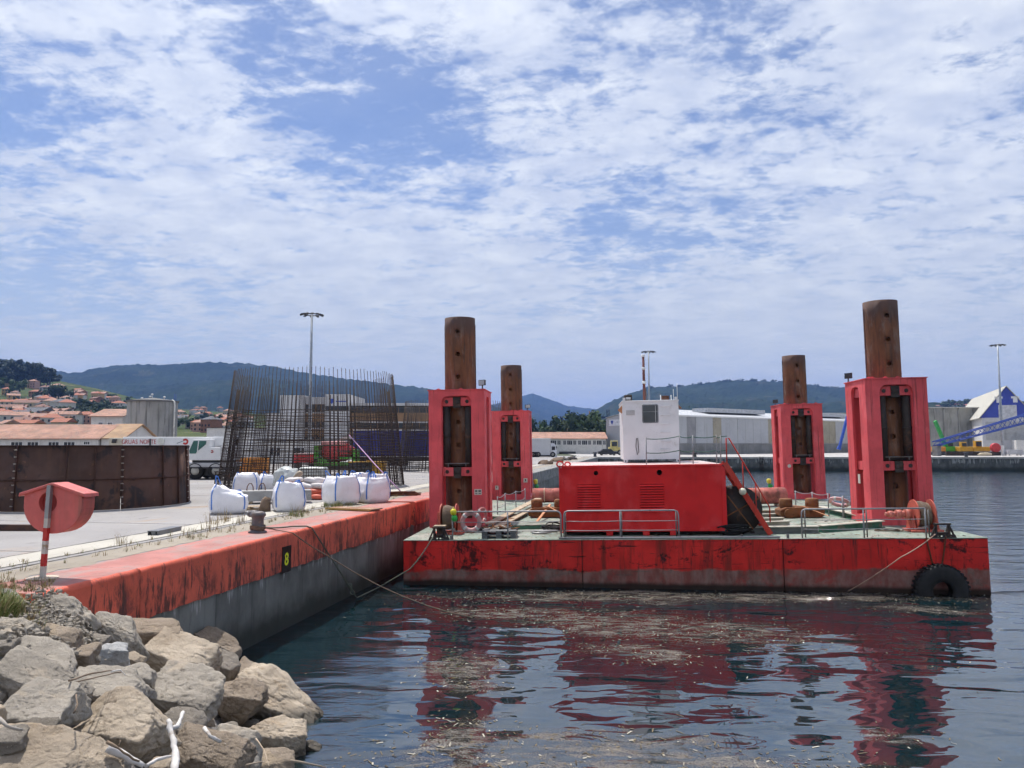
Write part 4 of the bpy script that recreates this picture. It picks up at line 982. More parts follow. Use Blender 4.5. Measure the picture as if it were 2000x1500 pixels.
h_ = hit(MBG, 920, 1019, 1, .24); lifebuoy('faded pink lifebuoy hanging on the railing beside the left winch', bt(h_.x, .24, h_.z), PINK, .31, .085)
h_ = hit(MBG, 941, 1012, 1, .55); lifebuoy('small faded red lifebuoy behind the pink one near the left winch', bt(h_.x, .55, h_.z + .1) @ RZ(R(62)), M('faded_red_buoy', (.5, .16, .15), .6), .24, .06)
h_ = deck(1640, 1003); lifebuoy('pink and white lifebuoy lying tilted on the green ramp', bt(h_.x, h_.y, .52) @ Matrix.Rotation(R(18), 4, 'Y') @ Matrix.Rotation(R(70), 4, 'X'), M('pink_buoy', (.62, .33, .33), .6), .40, .085)
# ---- net floats
for px, py, c_, lab in ((886, 1000, (.70, .62, .03), 'yellow net float tied to the railing by the left winch'), (888, 1012, (.03, .38, .05), 'green net float tied under the yellow one')):
    h_ = hit(MBG, px, py, 1, .1); b = MB(); b.lathe([(.001, -.125)] + [(.115 * math.cos(R(a)), .125 * math.sin(R(a))) for a in range(-75, 90, 15)] + [(.03, .13), (.03, .16), (.001, .16)], 16)
    o = b.build('net_float', M('float_' + lab[:5], c_, .4, var=.08)); place(o, bt(h_.x, .06, h_.z)); tag(o, lab, 'float', 'net floats')
# ---- tyre fender
h_ = hit(MBG, 1837, 1150, 1, -.2); b = MB()
ro, ri, wd = .85, .31, .40
prof = [(ri, -wd * .38), (ri + .1, -wd * .48), (ro - .2, -wd * .5), (ro - .07, -wd * .44), (ro, -wd * .3), (ro, wd * .3), (ro - .07, wd * .44), (ro - .2, wd * .5), (ri + .1, wd * .48), (ri, wd * .38), (ri + .08, 0.0)]
ty = thing('tyre_fender', 'huge black tractor tyre hung as a fender at the right corner of the barge', 'tyre', bt(h_.x, -.23, h_.z - .06) @ Matrix.Rotation(R(90), 4, 'X'))
b.lathe(prof, 48, None, 0, True, True); b.build('tyre', BLACK, ty)
for k in range(36):
    a = k * 2 * math.pi / 36; b = MB(); b.bx(ro - .03, ro + .035, -.035, .035, -wd * .42, wd * .42, 0, RZ(a)); b.build('tread_lug', BLACK, ty)
for sx in (-.55, .6):
    pts = sag((h_.x + sx * .55, -.05, 0.02), (h_.x + sx * .25, -.06, h_.z + .75), .02, 26); b = MB()
    for i, q_ in enumerate(pts): b.tube([Vector(q_) + Vector((.028 * math.cos(a) * (1 if i % 2 else .2), .028 * math.cos(a) * (.2 if i % 2 else 1), .045 * math.sin(a))) for a in (0, 1.05, 2.1, 3.14, 4.19, 5.24)], .009, 4, closed=True)
    b.v = [tuple((bt(h_.x, -.23, h_.z - .06) @ Matrix.Rotation(R(90), 4, 'X')).inverted() @ (MBG @ Vector(v))) for v in b.v]; b.build('chain', RUST, ty)
# ================================================================== LOOSE GEAR ON THE DECK
def on_deck(o, p, rot=0, label=None, cat=None, group=None): place(o, bt(p.x, p.y, p.z) @ RZ(rot)); return tag(o, label, cat, group)
GRN_D = M('ramp_green', (.06, .17, .11), .65, var=.25, vs=2, patch=(.2, .19, .15), ps=2, bump=.15); PALEB = M('pale_beam', (.46, .43, .36), .75, var=.2, vs=2, patch=(.3, .22, .15), ps=2)
# pale beams and green channel frames right of the container
def beam(label, a, c, w_, h_, mat, name='steel_beam', z=0.002):
    t = thing(name, label, 'beam', bt(0, 0)); p, q_ = deck(*a), deck(*c)
    b = MB(); b.bar((p.x, p.y, z + h_ - .015), (q_.x, q_.y, z + h_ - .015), w_, .03); b.build('top_flange', PALEB if mat is not PALEB else PALEB, t)
    b = MB(); b.bar((p.x, p.y, z + h_ / 2 - .012), (q_.x, q_.y, z + h_ / 2 - .012), .06 if w_ > .2 else w_ * .6, h_ - .036); b.build('web', mat, t)
    b = MB(); b.bar((p.x, p.y, z + .012), (q_.x, q_.y, z + .012), w_, .024); b.build('bottom_flange', mat, t)
    return t
beam('long grey pale topped beam along the deck at the foot of the stair', (1440, 1043), (1598, 1041), .34, .26, M('beam_grey', (.17, .18, .17), .7))
beam('dark green beam continuing right towards the near right tower', (1600, 1040), (1722, 1030), .34, .26, GRN_D)
beam('pale timber baulk lying behind the foot of the stair', (1452, 1030), (1542, 1027), .30, .20, PALEB, 'timber_baulk')
beam('pale baulk in the middle of the deck behind the stair', (1462, 1020), (1530, 1018), .26, .16, PALEB, 'timber_baulk')
beam('farther pale baulk behind the stair', (1462, 1011), (1520, 1009), .24, .14, PALEB, 'timber_baulk')
beam('farthest pale baulk near the red pipe', (1464, 1003), (1516, 1001.5), .24, .14, PALEB, 'timber_baulk')
beam('slanting green beam beside the pink and white lifebuoy', (1600, 998), (1700, 1022), .36, .24, GRN_D, 'ramp_beam')
beam('pale plank lying slantwise before the near right tower', (1625, 1036), (1712, 1025), .24, .10, PALEB, 'plank', .05)
# rusty mooring chock: two drums on a thick base
def chock(label, px, py, s_, rot, pipe=False):
    p = deck(px, py); t = thing('roller_chock', label, 'chock', bt(p.x, p.y) @ RZ(rot), 'rusty roller chocks')
    b = MB(); b.prism([(-.95 * s_, .1), (-.8 * s_, .02), (.8 * s_, .02), (.95 * s_, .1), (.95 * s_, .34), (.7 * s_, .46), (-.7 * s_, .46), (-.95 * s_, .34)], -.42 * s_, .42 * s_, XZ); b.build('base', ORUST, t, .02)
    for x in (-.58 * s_, .55 * s_):
        b = MB(); b.lathe([(.001, .4), (.24 * s_, .4), (.28 * s_, .46), (.28 * s_, .78), (.22 * s_, .82), (.001, .82)], 18, T(x, 0, 0)); b.build('roller', ORUST, t)
    b = MB(); b.cyl((-.6 * s_, -.42 * s_, .2), (-.6 * s_, -.55 * s_, .2), .2 * s_, n=14); b.build('pin', ORUST, t)
    b = MB(); b.bar((.05, -.3, .50), (.9, -.95, .12), .10, .012); b.bar((.05, -.3, .50), (-.2, .5, .48), .10, .012); b.build('lashing_strap', STRAP, t)
    return t
chock('rusty double roller chock lashed with an orange strap right of the stair', 1562, 1010, 1.0, .06)
chock('rusty double roller chock half hidden left of the red container', 1072, 1010, .95, -.05)
# red pipes
def pipe(label, a, c, r_):
    p, q_ = deck(*a), deck(*c); t = thing('steel_pipe', label, 'pipe', bt(0, 0), 'faded red steel pipes'); z = r_ + .12
    b = MB(); b.lathe([(r_ * .82, 0), (r_, 0), (r_, (q_ - p).length), (r_ * .82, (q_ - p).length)], 28, T(p.x, p.y, z) @ (q_ - p).to_track_quat('Z', 'Y').to_matrix().to_4x4(), 0, True, True); b.build('tube', M('pipe_red', (.42, .12, .095), .75, var=.3, vs=2, patch=(.2, .07, .05), ps=2.5, pt=(.48, .64), streak=(.5, .26, .2)), t)
    for u in (.2, .8):
        m_ = p.lerp(q_, u); b = MB(); b.bx(m_.x - .09, m_.x + .09, m_.y - r_ * .9, m_.y + r_ * .9, 0.002, .14); b.build('chock_block', WOOD, t)
    m_ = p.lerp(q_, .3); b = MB(); b.tube([(m_.x, m_.y + (r_ + .015) * math.cos(R(a_)), z + (r_ + .015) * math.sin(R(a_))) for a_ in range(0, 360, 20)], .02, 5, closed=True); b.build('strap_turn', M('strap_cream', (.6, .48, .34), .8), t)
    return t
pipe('faded red steel pipe lying across the deck left of the container', (1040, 986), (1120, 985), .40); pipe('faded red steel pipe lying right of the stair before the rear right tower', (1462, 990), (1532, 988), .42)
# dark hose drum behind the stair
p = Vector((fx(1437, 1.9), 1.9, 0)); t = thing('hose_drum', 'big dark hose drum between the red container and the stair', 'drum', bt(p.x, p.y))
b = MB(); b.lathe([(.001, 0), (.86, 0), (.86, .03), (.3, .05), (.3, .6), (.86, .62), (.86, .65), (.001, .65)], 32, T(0, 0, .88) @ Matrix.Rotation(R(90), 4, 'X')); b.build('reel', DARKI, t)
b = MB()
for k in range(5): b.tube([((.36 + .085 * k) * math.cos(a_ * math.pi / 16), -.1 - .04 * (k % 2), .88 + (.36 + .085 * k) * math.sin(a_ * math.pi / 16)) for a_ in range(32)], .04, 6, closed=True)
b.build('hose', BLACK, t)
for a_ in (.5, 2.2): b = MB(); b.bar((.84 * math.cos(a_), -.66, .88 + .84 * math.sin(a_)), (-.84 * math.cos(a_), -.66, .88 - .84 * math.sin(a_)), .04, .04); b.build('spoke', ORUST, t)
for x in (-.5, .5): b = MB(); b.bx(x - .06, x + .06, -.6, .0, 0.002, .1); b.build('cradle', DARKI, t)
# hoses under the reel and cable heap left of container
def coils(name, label, cat, c_, n_, rad, r_, mat, seed, h=.25):
    rr = random.Random(seed); b = MB()
    for k in range(n_):
        R0 = rad * rr.uniform(.5, 1.1); ox_, oy_ = rr.uniform(-.2, .2), rr.uniform(-.15, .15); ph = rr.uniform(0, 6); tl = rr.uniform(-.3, .3)
        b.tube([(ox_ + R0 * math.cos(a_ * math.pi / 14), oy_ + R0 * .6 * math.sin(a_ * math.pi / 14), r_ + k * r_ * .8 + max(0, h * tl * math.cos(a_ * math.pi / 14 + ph))) for a_ in range(28)], r_, 5, closed=True)
    o = b.build(name, mat); return on_deck(o, c_, 0, label, cat)
coils('cable_coil', 'tangle of pale and black cables at the left foot of the red container', 'cable', deck(1082, 1036), 9, .42, .022, BLACK, 3, .9); coils('cable_coil', 'grey hose coil lying before the cable tangle', 'hose', deck(1062, 1042), 4, .45, .022, GALV, 4)
coils('cable_coil', 'loose dark rope coil before the right winch', 'rope', deck(1742, 1037), 4, .4, .016, ROPE, 5); coils('cable_coil', 'dark rope loops on the deck between the left winch and the grey pallet', 'rope', deck(925, 1036), 6, .5, .018, DARKI, 6)
coils('cable_coil', 'black hose heap under the hose drum', 'hose', Vector((fx(1440, 1.1), 1.1, 0)), 12, .5, .03, BLACK, 7, .6)
# grey pallet stack, planks, scrap
p = deck(985, 1040); t = thing('plastic_pallet', 'dark grey pallet standing on the deck edge behind the left railing', 'pallet', bt(p.x, .75))
for k, z in enumerate((0.0, .15)):
    b = MB(); b.bx(-.62, .62, -.4, .4, z + .10, z + .145); b.build('top', M('pallet_grey', (.13, .135, .14), .6), t, .008)
    for x in (-.52, 0, .52): b = MB(); b.bx(x - .1, x + .1, -.38, .38, z + .002, z + .099); b.build('foot', M('pallet_grey', (.13, .135, .14)), t)
rr = random.Random(9); t = thing('scrap_heap', 'heap of rusty scrap and broken wood on the grey pallet', 'scrap', bt(p.x, .75, .30))
for k in range(34):
    a_ = rr.uniform(0, 3.14); l_ = rr.uniform(.08, .3); x, y, z = rr.gauss(0, .26), rr.gauss(0, .16), abs(rr.gauss(.03, .05)); b = MB(); b.bar((x, y, z), (x + l_ * math.cos(a_), y + l_ * math.sin(a_), z + rr.uniform(-.01, .08)), rr.uniform(.03, .08), rr.uniform(.01, .04)); b.build('scrap_piece', rr.choice([ORUST, WOOD, RUST, PALEB]), t)
def plank(label, a, c, z0, z1, w_, mat=WOOD, grp='planks left of the container'):
    p, q_ = deck(*a), deck(*c); b = MB(); b.bar((p.x, p.y, z0), (q_.x, q_.y, z1), w_, .05); o = b.build('plank', mat); place(o, bt(0, 0)); return tag(o, label, 'plank', grp)
plank('long pale plank slanting from the scrap heap to the red pipe', (955, 1034), (1052, 990), .22, .45, .34); plank('second plank under the long slanting one', (968, 1037), (1046, 996), .12, .18, .36)
plank('short brown plank lying across the scrap', (960, 1028), (1000, 1020), .12, .16, .22, ORUST); plank('thin batten leaning on the rusty chock left of the container', (1046, 1025), (1075, 1006), .05, .5, .10, STRAP)
# green sheets left of the container
for (px, py, w_, d_, rot, lab) in ((1040, 1030, 1.7, 1.3, .2, 'pale green steel sheet on the deck left of the container'), (985, 1013, 1.1, 1.4, -.3, 'green steel sheet on the deck near the left rope rail')):
    p = deck(px, py); b = MB(); b.bx(-w_ / 2, w_ / 2, -d_ / 2, d_ / 2, .14, .17); b.bx(-w_ / 2, w_ / 2, -d_ / 2, -d_ / 2 + .03, 0.002, .14, 1); b.bx(-w_ / 2, -w_ / 2 + .03, -d_ / 2 + .031, d_ / 2, 0.002, .14, 1); b.bx(w_ / 2 - .03, w_ / 2, -d_ / 2 + .031, d_ / 2, 0.002, .14, 1); on_deck(b.build('steel_sheet', [DECK, GRN_D]), p, rot, lab, 'steel sheet')
# small drum buoys by the quay side of the rear tower, navigation light posts
for px, py, lab in ((1046, 946, 'small yellow and green float on the post beside the rear left tower'), (1502, 945, 'small yellow and green float on the post left of the rear right tower')):
    h_ = hit(MBG, px, py, 1, 22.0); t = thing('light_float', lab, 'float', bt(h_.x, 22.0)); b = MB(); b.cyl((0, 0, 0), (0, 0, h_.z), .06, n=8); b.build('post', REDS, t)
    b = MB(); b.lathe([(.001, 0), (.13, .05), (.15, .18), (.13, .30), (.001, .34)], 12, T(0, 0, h_.z)); b.build('yellow_float', M('float_yel', (.65, .6, .08), .4), t); b = MB(); b.lathe([(.001, 0), (.13, .05), (.15, .14), (.12, .25), (.001, .28)], 12, T(.06, -.05, h_.z - .26)); b.build('green_float', M('float_grn', (.03, .33, .08), .4), t)
# chain and litter on the deck
lt = MB(); rr = random.Random(15)
for k in range(260):
    x, y = rr.uniform(.3, BW - .3), rr.uniform(.3, 14); a_ = rr.uniform(0, 3.14); l_ = rr.uniform(.03, .18); lt.bar((x, y, .012), (x + l_ * math.cos(a_), y + l_ * math.sin(a_), .014), rr.uniform(.01, .05), .012, rr.randrange(3))
o = lt.build('deck_litter', [RUST, WOOD, DARKI]); place(o, bt(0, 0)); tag(o, 'small rust flakes and wood chips scattered on the barge deck', None, None, 'stuff')
# ================================================================== THINGS ON THE QUAY
def gp(px, py): return W(px, py, z=QZ)
# ---- lifebuoy station
HOUS = M('housing_red', (.62, .13, .115), .5, var=.12, vs=2, patch=(.60, .16, .15), ps=2, streak=(.24, .12, .085), ss=.75, st=(.46, .78), sa=.8, bump=.06)
p = gp(83, 1130)
ls = thing('lifebuoy_station', 'red lifebuoy housing on a red and white post at the quay end', 'lifebuoy station', T(p.x, p.y, QZ) @ RZ(R(-9)))
zt = 1.66; lean = .055
def lp(z): return Vector((lean * z / zt * 1.2, 0, z))
bands = [(0, .22, 1), (.22, .44, 0), (.44, .67, 1), (.67, .90, 0), (.90, 1.07, 1), (1.07, zt, 2)]
PW = M('post_white', (.55, .52, .47), .6, patch=(.36, .28, .18), ps=4); PR = M('post_red', (.5, .035, .03), .5); PG = M('post_grey', (.33, .33, .34), .4, .5)
b = MB()
for z0, z1, m_ in bands: b.bar(lp(z0), lp(z1), .078, .07, m_, up=(0, 1, 0))
b.build('post', [PR, PW, PG], ls)
b = MB(); b.lathe([(.001, 0.002), (.26, 0.002), (.26, .02), (.001, .022)], 24, Matrix.Diagonal((1, 1, 1, 1)), 0, False); b.build('base_plate', M('base_cream', (.5, .42, .33), .8, patch=(.2, .1, .06), ps=3), ls)
hc = lp(1.22); hx_, hz_ = hc.x + .05, 1.31
wd_, dep = .60, .34
def body_outline(s_, roof):
    pts = []
    if roof: pts = [(wd_ + .07, .13), (wd_ + .055, .20), (.03, .39), (-.03, .39), (-wd_ - .055, .20), (-wd_ - .07, .13), (-wd_ + .01, .06)]
    else: pts = [(wd_ - .01, .06), (wd_ - .02, .20), (0, .36), (-wd_ + .02, .20), (-wd_ + .01, .06)]
    pts += [((wd_ - .01) * math.cos(R(a)) , -.02 + .50 * math.sin(R(a)) ) for a in range(186, 360, 12)]
    if roof: pts += [(wd_ - .01, .06)]
    return pts
b = MB(); hole = [(-.10 + .18 * math.cos(i * math.pi / 12), .04 + .18 * math.sin(i * math.pi / 12)) for i in range(24)]
b.prism(body_outline(1, False), 0, dep, T(hx_, .04 + dep, hz_) @ XZ, 0, [hole]); hb = b.build('housing_body', HOUS, ls, .045, 3)
b = MB(); b.cyl((hx_ - .10, .04 + .09, hz_ + .04), (hx_ - .10, .04 + .11, hz_ + .04), .19, n=24); b.build('recess_floor', M('housing_recess_shade', (.30, .035, .03), .6), hb)  # darker red paints the shade inside the round recess
b = MB(); b.prism([(wd_ + .075, .14), (wd_ + .06, .21), (.03, .395), (-.03, .395), (-wd_ - .06, .21), (-wd_ - .075, .14), (0, .35)], 0, dep + .05, T(hx_, .025 + dep + .02, hz_) @ XZ); b.build('roof_lip', HOUS, hb, .03, 3)

# ---- rusty steel ring
RINGM = M('ring_rust', (.078, .040, .030), .8, 0, var=.25, vs=.7, patch=(.028, .020, .020), ps=.9, pt=(.53, .60), streak=(.105, .05, .03), ss=.9, st=(.5, .7), sa=.7, speck=(.14, .07, .04), sps=4, spt=(.66, .74), bump=.3)
RINGF = M('ring_flange', (.06, .028, .022), .85, bump=.3)
rc = Vector((-17.45, 31.6)); RR, RT, RH = 4.0, 3.88, 2.36
rg = thing('steel_form_ring', 'large rusty brown steel form ring standing on the quay', 'form ring', T(rc.x, rc.y, QZ))
NP = 14; a_off = R(8)
for k in range(NP):
    a0 = a_off + k * 2 * math.pi / NP; a1 = a0 + 2 * math.pi / NP; b = MB(); n = 8
    for z, r_ in ((0.004, RR), (RH, RT)):
        for dr in (0, -.02):
            for i in range(n + 1):
                a = a0 + .004 + (a1 - a0 - .008) * i / n; b.v.append(((r_ + dr) * math.cos(a), (r_ + dr) * math.sin(a), z))
    q_ = n + 1
    for i in range(n):
        for f_ in ((i, i + 1, 2 * q_ + i + 1, 2 * q_ + i), (q_ + i + 1, q_ + i, 3 * q_ + i, 3 * q_ + i + 1), (2 * q_ + i, 2 * q_ + i + 1, 3 * q_ + i + 1, 3 * q_ + i)): b.f.append(f_); b.m.append(0); b.s.append(True)
    pn = b.build('panel', RINGM, rg)
    for a in (a0 + .012, a1 - .012) if k % 2 == 0 else ((a0 + a1) / 2,):
        rb = MB(); c_, s_ = math.cos(a), math.sin(a); rb.bar((RR * c_, RR * s_, .01), (RT * c_, RT * s_, RH - .01), .03, .14, up=(c_, s_, 0)); rb.build('rib', RINGF, pn)
    for zc in (1.12,):
        rb = MB(); r_ = RR + (RT - RR) * zc / RH
        rb.tube([((r_ + .03) * math.cos(a0 + (a1 - a0) * i / n), (r_ + .03) * math.sin(a0 + (a1 - a0) * i / n), zc) for i in range(n + 1)], .028, 5); rb.build('stiffener', RINGF, pn)
    if k % 2 == 0:
        for zc in np.linspace(.2, 2.2, 9):
            r_ = RR + (RT - RR) * zc / RH + .07; rb = MB()
            rb.cyl((r_ * math.cos(a0) - .035 * math.sin(a0) * -1, r_ * math.sin(a0) - .035 * math.cos(a0), zc), (r_ * math.cos(a0) + .06 * -math.sin(a0), r_ * math.sin(a0) + .06 * math.cos(a0), zc), .022, n=6); rb.build('bolt', M('bolt_zinc', (.32, .28, .24), .5, .3), pn)
b = MB(); b.lathe([(RT + .035, RH - .012), (RT + .035, RH + .004), (RT - .05, RH + .004), (RT - .05, RH - .012)], 84, None, 0, False, True); b.build('top_rim', RINGF, rg)

# ---- rusty beam at the left, grey channel by the rail
p, q_ = gp(-60, 1036), gp(113, 1036)
b = MB(); b.bar((p.x, p.y, QZ + .16), (q_.x, q_.y, QZ + .14), .22, .02); b.bar((p.x, p.y - .1, QZ + .08), (q_.x, q_.y - .1, QZ + .07), .02, .15); b.bar((p.x, p.y + .1, QZ + .08), (q_.x, q_.y + .1, QZ + .07), .02, .15)
b.bar((p.x, p.y, QZ + .012), (q_.x, q_.y, QZ + .012), .24, .02)
tag(b.build('steel_beam', RINGM), 'rusty dark steel beam lying flat behind the lifebuoy station', 'beam')
p, q_ = gp(298, 1046), gp(345, 1036); d_ = (q_ - p).normalized(); b = MB()
GCH = M('grey_channel', (.16, .165, .18), .5, .2, bump=.1)
b.bar((p.x, p.y, QZ + .11), (q_.x, q_.y, QZ + .11), .30, .02); b.bar((p.x + .13 * d_.y, p.y - .13 * d_.x, QZ + .055), (q_.x + .13 * d_.y, q_.y - .13 * d_.x, QZ + .055), .02, .1); b.bar((p.x - .13 * d_.y, p.y + .13 * d_.x, QZ + .055), (q_.x - .13 * d_.y, q_.y + .13 * d_.x, QZ + .055), .02, .1)
for e_ in (p + d_ * .08, q_ - d_ * .08): b.bx(e_.x - .06, e_.x + .06, e_.y - .06, e_.y + .06, QZ, QZ + .1)
tag(b.build('grey_channel', GCH), 'short grey steel channel lying on the pale slab', 'beam')

# ---- quay bollard and mooring lines
BOL = M('bollard_iron', (.13, .12, .125), .55, .2, var=.2, vs=4, patch=(.2, .15, .12), ps=6, bump=.25)
p = gp(503, 1040); bo = thing('mooring_bollard', 'grey iron mooring bollard with a rounded horn on the quay edge', 'bollard', T(p.x, p.y, QZ))
b = MB(); b.lathe([(.001, .0), (.25, .002), (.25, .03), (.19, .05), (.165, .12), (.155, .30), (.16, .40), (.2, .44), (.215, .48), (.19, .545), (.1, .575), (.001, .58)], 24); b.build('post', BOL, bo)
b = MB(); b.tube([(.0, 0, .50), (-.12, 0, .51), (-.24, -.01, .50), (-.285, -.01, .49)], [.1, .095, .085, .045], 12); b.build('horn', BOL, bo)
b = MB()
for k in range(3): b.tube([(.19 * math.cos(a * math.pi / 12), .19 * math.sin(a * math.pi / 12), .10 + .035 * k + .02 * math.sin(a * .5)) for a in range(24)], .022, 6, closed=True)
b.build('rope_turns', ROPE, bo)
def rope(label, pts, r_, mat, n=8, sags=None):
    l_ = []
    for i in range(len(pts) - 1): l_ += sag(pts[i], pts[i + 1], (sags[i] if sags else 0), n)[(1 if i else 0):]
    b = MB(); b.tube(l_, r_, 6); o = b.build('mooring_rope', mat); return tag(o, label, 'rope', 'mooring ropes')
B0 = Vector((p.x + .2, p.y - .05, QZ + .13))
e1 = MQ @ (hit(MQ, 609, 1031, 0, .03)); e0 = MQ @ Vector((-.12, (MQ.inverted() @ e1).y - .05, QZ + .03)); wpt = MQ @ hit(MQ, 697, 1150, 0, .35); wpt.z = .05
kn = e1.lerp(wpt, .86)
rope('slack green grey mooring rope from the bollard down to the water by the barge', [B0 + Vector((0, .06, 0)), W(570, 1028, z=QZ + .05), e0, e1, e1.lerp(wpt, .6), wpt, W(740, 1147, z=.06), W(800, 1112, Y=27.2), MBG @ Vector((fx(846, 0), -.02, .12))], .022, ROPEG, 6, [.02, .0, .0, .0, .0, .0, .0, .08, .12])
e2 = W(572, 1041, z=QZ + .03)
rope('brown mooring rope running from the bollard to the middle of the water', [B0, W(535, 1034, z=QZ + .04), e2, W(640, 1086, Y=22.2), W(928, 1207, z=-.03)], .016, ROPE, 6, [0, 0, .03, .25])
sw = W(1650, 1158, z=-.03); rope('pale brown line from the right fairlead down into the water', [MBG @ Vector((fx(1826, 0), -.03, .12)), W(1760, 1088, Y=25.6), sw], .018, M('rope_pale', (.34, .22, .16), .9), 8, [.05, .05])
b = MB()
for k in range(4): b.tube([kn + Vector((.03 * k - .04 + .07 * math.cos(a * .8 + k), -.03 + .03 * math.sin(a * 1.6), .11 - .07 * k + .07 * math.sin(a * .8))) for a in range(8)], .02, 5, closed=True)
tag(b.build('rope_knot', ROPEG), 'knotted loops of rope on the slack line beside the quay wall', 'rope knot')

# ---- bulk bags
BAGW = M('bag_white', (.80, .79, .82), .65, var=.05, vs=3, patch=(.70, .68, .68), ps=2, pt=(.6, .75), pa=.5, bump=.12, bs=160, bd=.002)
BLUE = M('strap_blue', (.06, .19, .58), .6, var=.1, bump=.05)
def bag(label, px, py, wpx, hpx, rot=0., slump=0., loops=((-1, -1, .16), (1, -1, .1), (1, 1, .12), (-1, 1, .14)), seed=0, strap_mid=False, sq=.8):
    p = gp(px, py); s_ = p.y / F; w2 = wpx * s_ / 2 * .93; h = hpx * s_
    t = thing('bulk_bag', label, 'bulk bag', T(p.x, p.y + w2 * .9, QZ) @ RZ(R(rot)), 'white bulk bags on the quay')
    n, lv = 48, 18; V = []
    for j in range(lv + 1):
        u = j / lv; z = h * u
        bulge = .90 + .16 * math.sin(math.pi * min(1, u * 1.05) ** .75) - .10 * max(0, u - .8) / .2
        if j == 0: bulge = .80
        if j == 1: bulge = .93
        for i in range(n):
            a = 2 * math.pi * i / n; ex = .42
            cx_, sx_ = math.cos(a), math.sin(a)
            x = math.copysign(abs(cx_) ** ex, cx_); y = math.copysign(abs(sx_) ** ex, sx_)
            V.append((x * w2 * bulge * sq / .84, y * w2 * bulge * sq / .84, z))
    V.append((0, 0, h * .97)); V = np.array(V)
    nz = fbm(V * np.array([3.2, 3.2, 2.0]) + seed * 3.7, 4); rad = V[:, :2] / (np.linalg.norm(V[:, :2], axis=1, keepdims=True) + 1e-6)
    V[:, :2] += rad * (nz * .03 + .022 * (1 - np.abs(fbm(V * np.array([5, 5, 2.2]) + seed, 3)) * 2))[:, None]; top = np.clip((V[:, 2] / h - .62) / .38, 0, 1)
    V[:, 2] += top * .06 * fbm(V * 5 + seed, 3) ; V[:, 2] -= slump * h * top ** .8 * np.clip((V[:, 0] / w2 + .75) / 1.5, 0, 1)
    V[:, 2] = np.maximum(V[:, 2], .002)
    b = MB(); b.v = [tuple(v) for v in V]
    for j in range(lv):
        for i in range(n): b.f.append((j * n + i, j * n + (i + 1) % n, (j + 1) * n + (i + 1) % n, (j + 1) * n + i)); b.m.append(0); b.s.append(True)
    for i in range(n): b.f.append((lv * n + i, lv * n + (i + 1) % n, len(b.v) - 1)); b.m.append(0); b.s.append(True)
    b.build('sack', BAGW, t)
    rr = random.Random(seed)
    def at(a, u):
        j = int(round(u * lv)); i = int(round(a / (2 * math.pi) * n)) % n; v = V[j * n + i]; r_ = np.array([math.cos(a), math.sin(a), 0]); return Vector(v + r_ * .012)
    for sx, sy, hl in loops:
        a = math.atan2(sy, sx) % (2 * math.pi)
        pts = [at(a, u) for u in (.18, .35, .5, .65, .8, .92, 1.0)]
        e_ = pts[-1]; lo = Vector((rr.uniform(-.07, .07), rr.uniform(-.05, .05), 0))
        pts += [e_ + Vector((0, 0, hl * .6)) + lo * .5, e_ + Vector((-sx * .03, 0, hl)) + lo, e_ + Vector((-sx * .09, -sy * .02, hl * .9)) + lo, e_ + Vector((-sx * .14, -sy * .06, .02))]
        sb = MB(); w_ = .03
        for q0, q1 in zip(pts[:-1], pts[1:]): sb.bar(q0, q1 + (q1 - q0).normalized() * .006, .05, .008, up=(math.cos(a), math.sin(a), .02))
        sb.build('strap', BLUE, t)
    return t
bag('slumped white bulk bag nearest the form ring, its left strap standing up', 434, 1005, 74, 56, 18, .34, ((-1, -1, .30), (1, -1, .02), (1, 1, .03)), 1)
bag('upright white bulk bag just behind the iron bollard', 556, 1000, 66, 56, 22, .06, ((-1, -1, .24), (1, -1, .03), (1, 1, .06), (-1, 1, .08)), 2)
bag('full white bulk bag left of the pair beside the timber board', 659, 987, 66, 54, 42, .0, ((1, -1, .16), (-1, -1, .16), (1, 1, .2), (-1, 1, .2)), 3)
bag('full white bulk bag right of the pair beside the timber board', 721, 983, 64, 49, 40, .04, ((1, -1, .2), (-1, -1, .2), (1, 1, .2), (-1, 1, .2)), 4)
bag('white bulk bag wedged behind between the pair of full bags', 698, 971, 44, 46, 30, .0, ((1, -1, .1), (-1, 1, .1)), 5)
bag('white bulk bag at the far right behind the pair of full bags', 737, 970, 44, 43, 10, .0, ((1, -1, .1), (-1, -1, .15)), 6)
bag('white bulk bag behind the concrete beam, nearest the crane wheels', 474, 964, 52, 38, 12, .0, ((-1, -1, .1), (1, -1, .04)), 7)
bag('white bulk bag behind the concrete beam, beside the orange sacks', 522, 961, 50, 34, 25, .1, ((-1, -1, .16), (1, -1, .03)), 8)

# ---- concrete beam with loops
a, c = gp(469, 985), gp(608, 982); CONC = M('precast_grey', (.34, .335, .325), .8, patch=(.25, .24, .23), ps=2, bump=.2)
d_ = (c - a); L_ = d_.length; ang = math.atan2(d_.y, d_.x)
cb = thing('precast_beam', 'long pale precast concrete beam with steel loops behind the bags', 'concrete beam', T(a.x, a.y, QZ) @ RZ(ang))
b = MB(); b.bx(0, L_, 0, .95, .1, .52); b.build('beam', CONC, cb, .015)
for x in (.35, .82, L_ - .5):
    b = MB(); b.tube([(x - .13, .5, .5), (x - .11, .5, .68), (x - .04, .5, .80), (x + .05, .5, .80), (x + .11, .5, .68), (x + .13, .5, .5)], .022, 6); b.build('lifting_loop', RUST, cb)
for x in (.4, L_ - .4):
    b = MB(); b.bx(x - .06, x + .06, .02, .93, 0.002, .1); b.build('bearer', WOOD, cb)
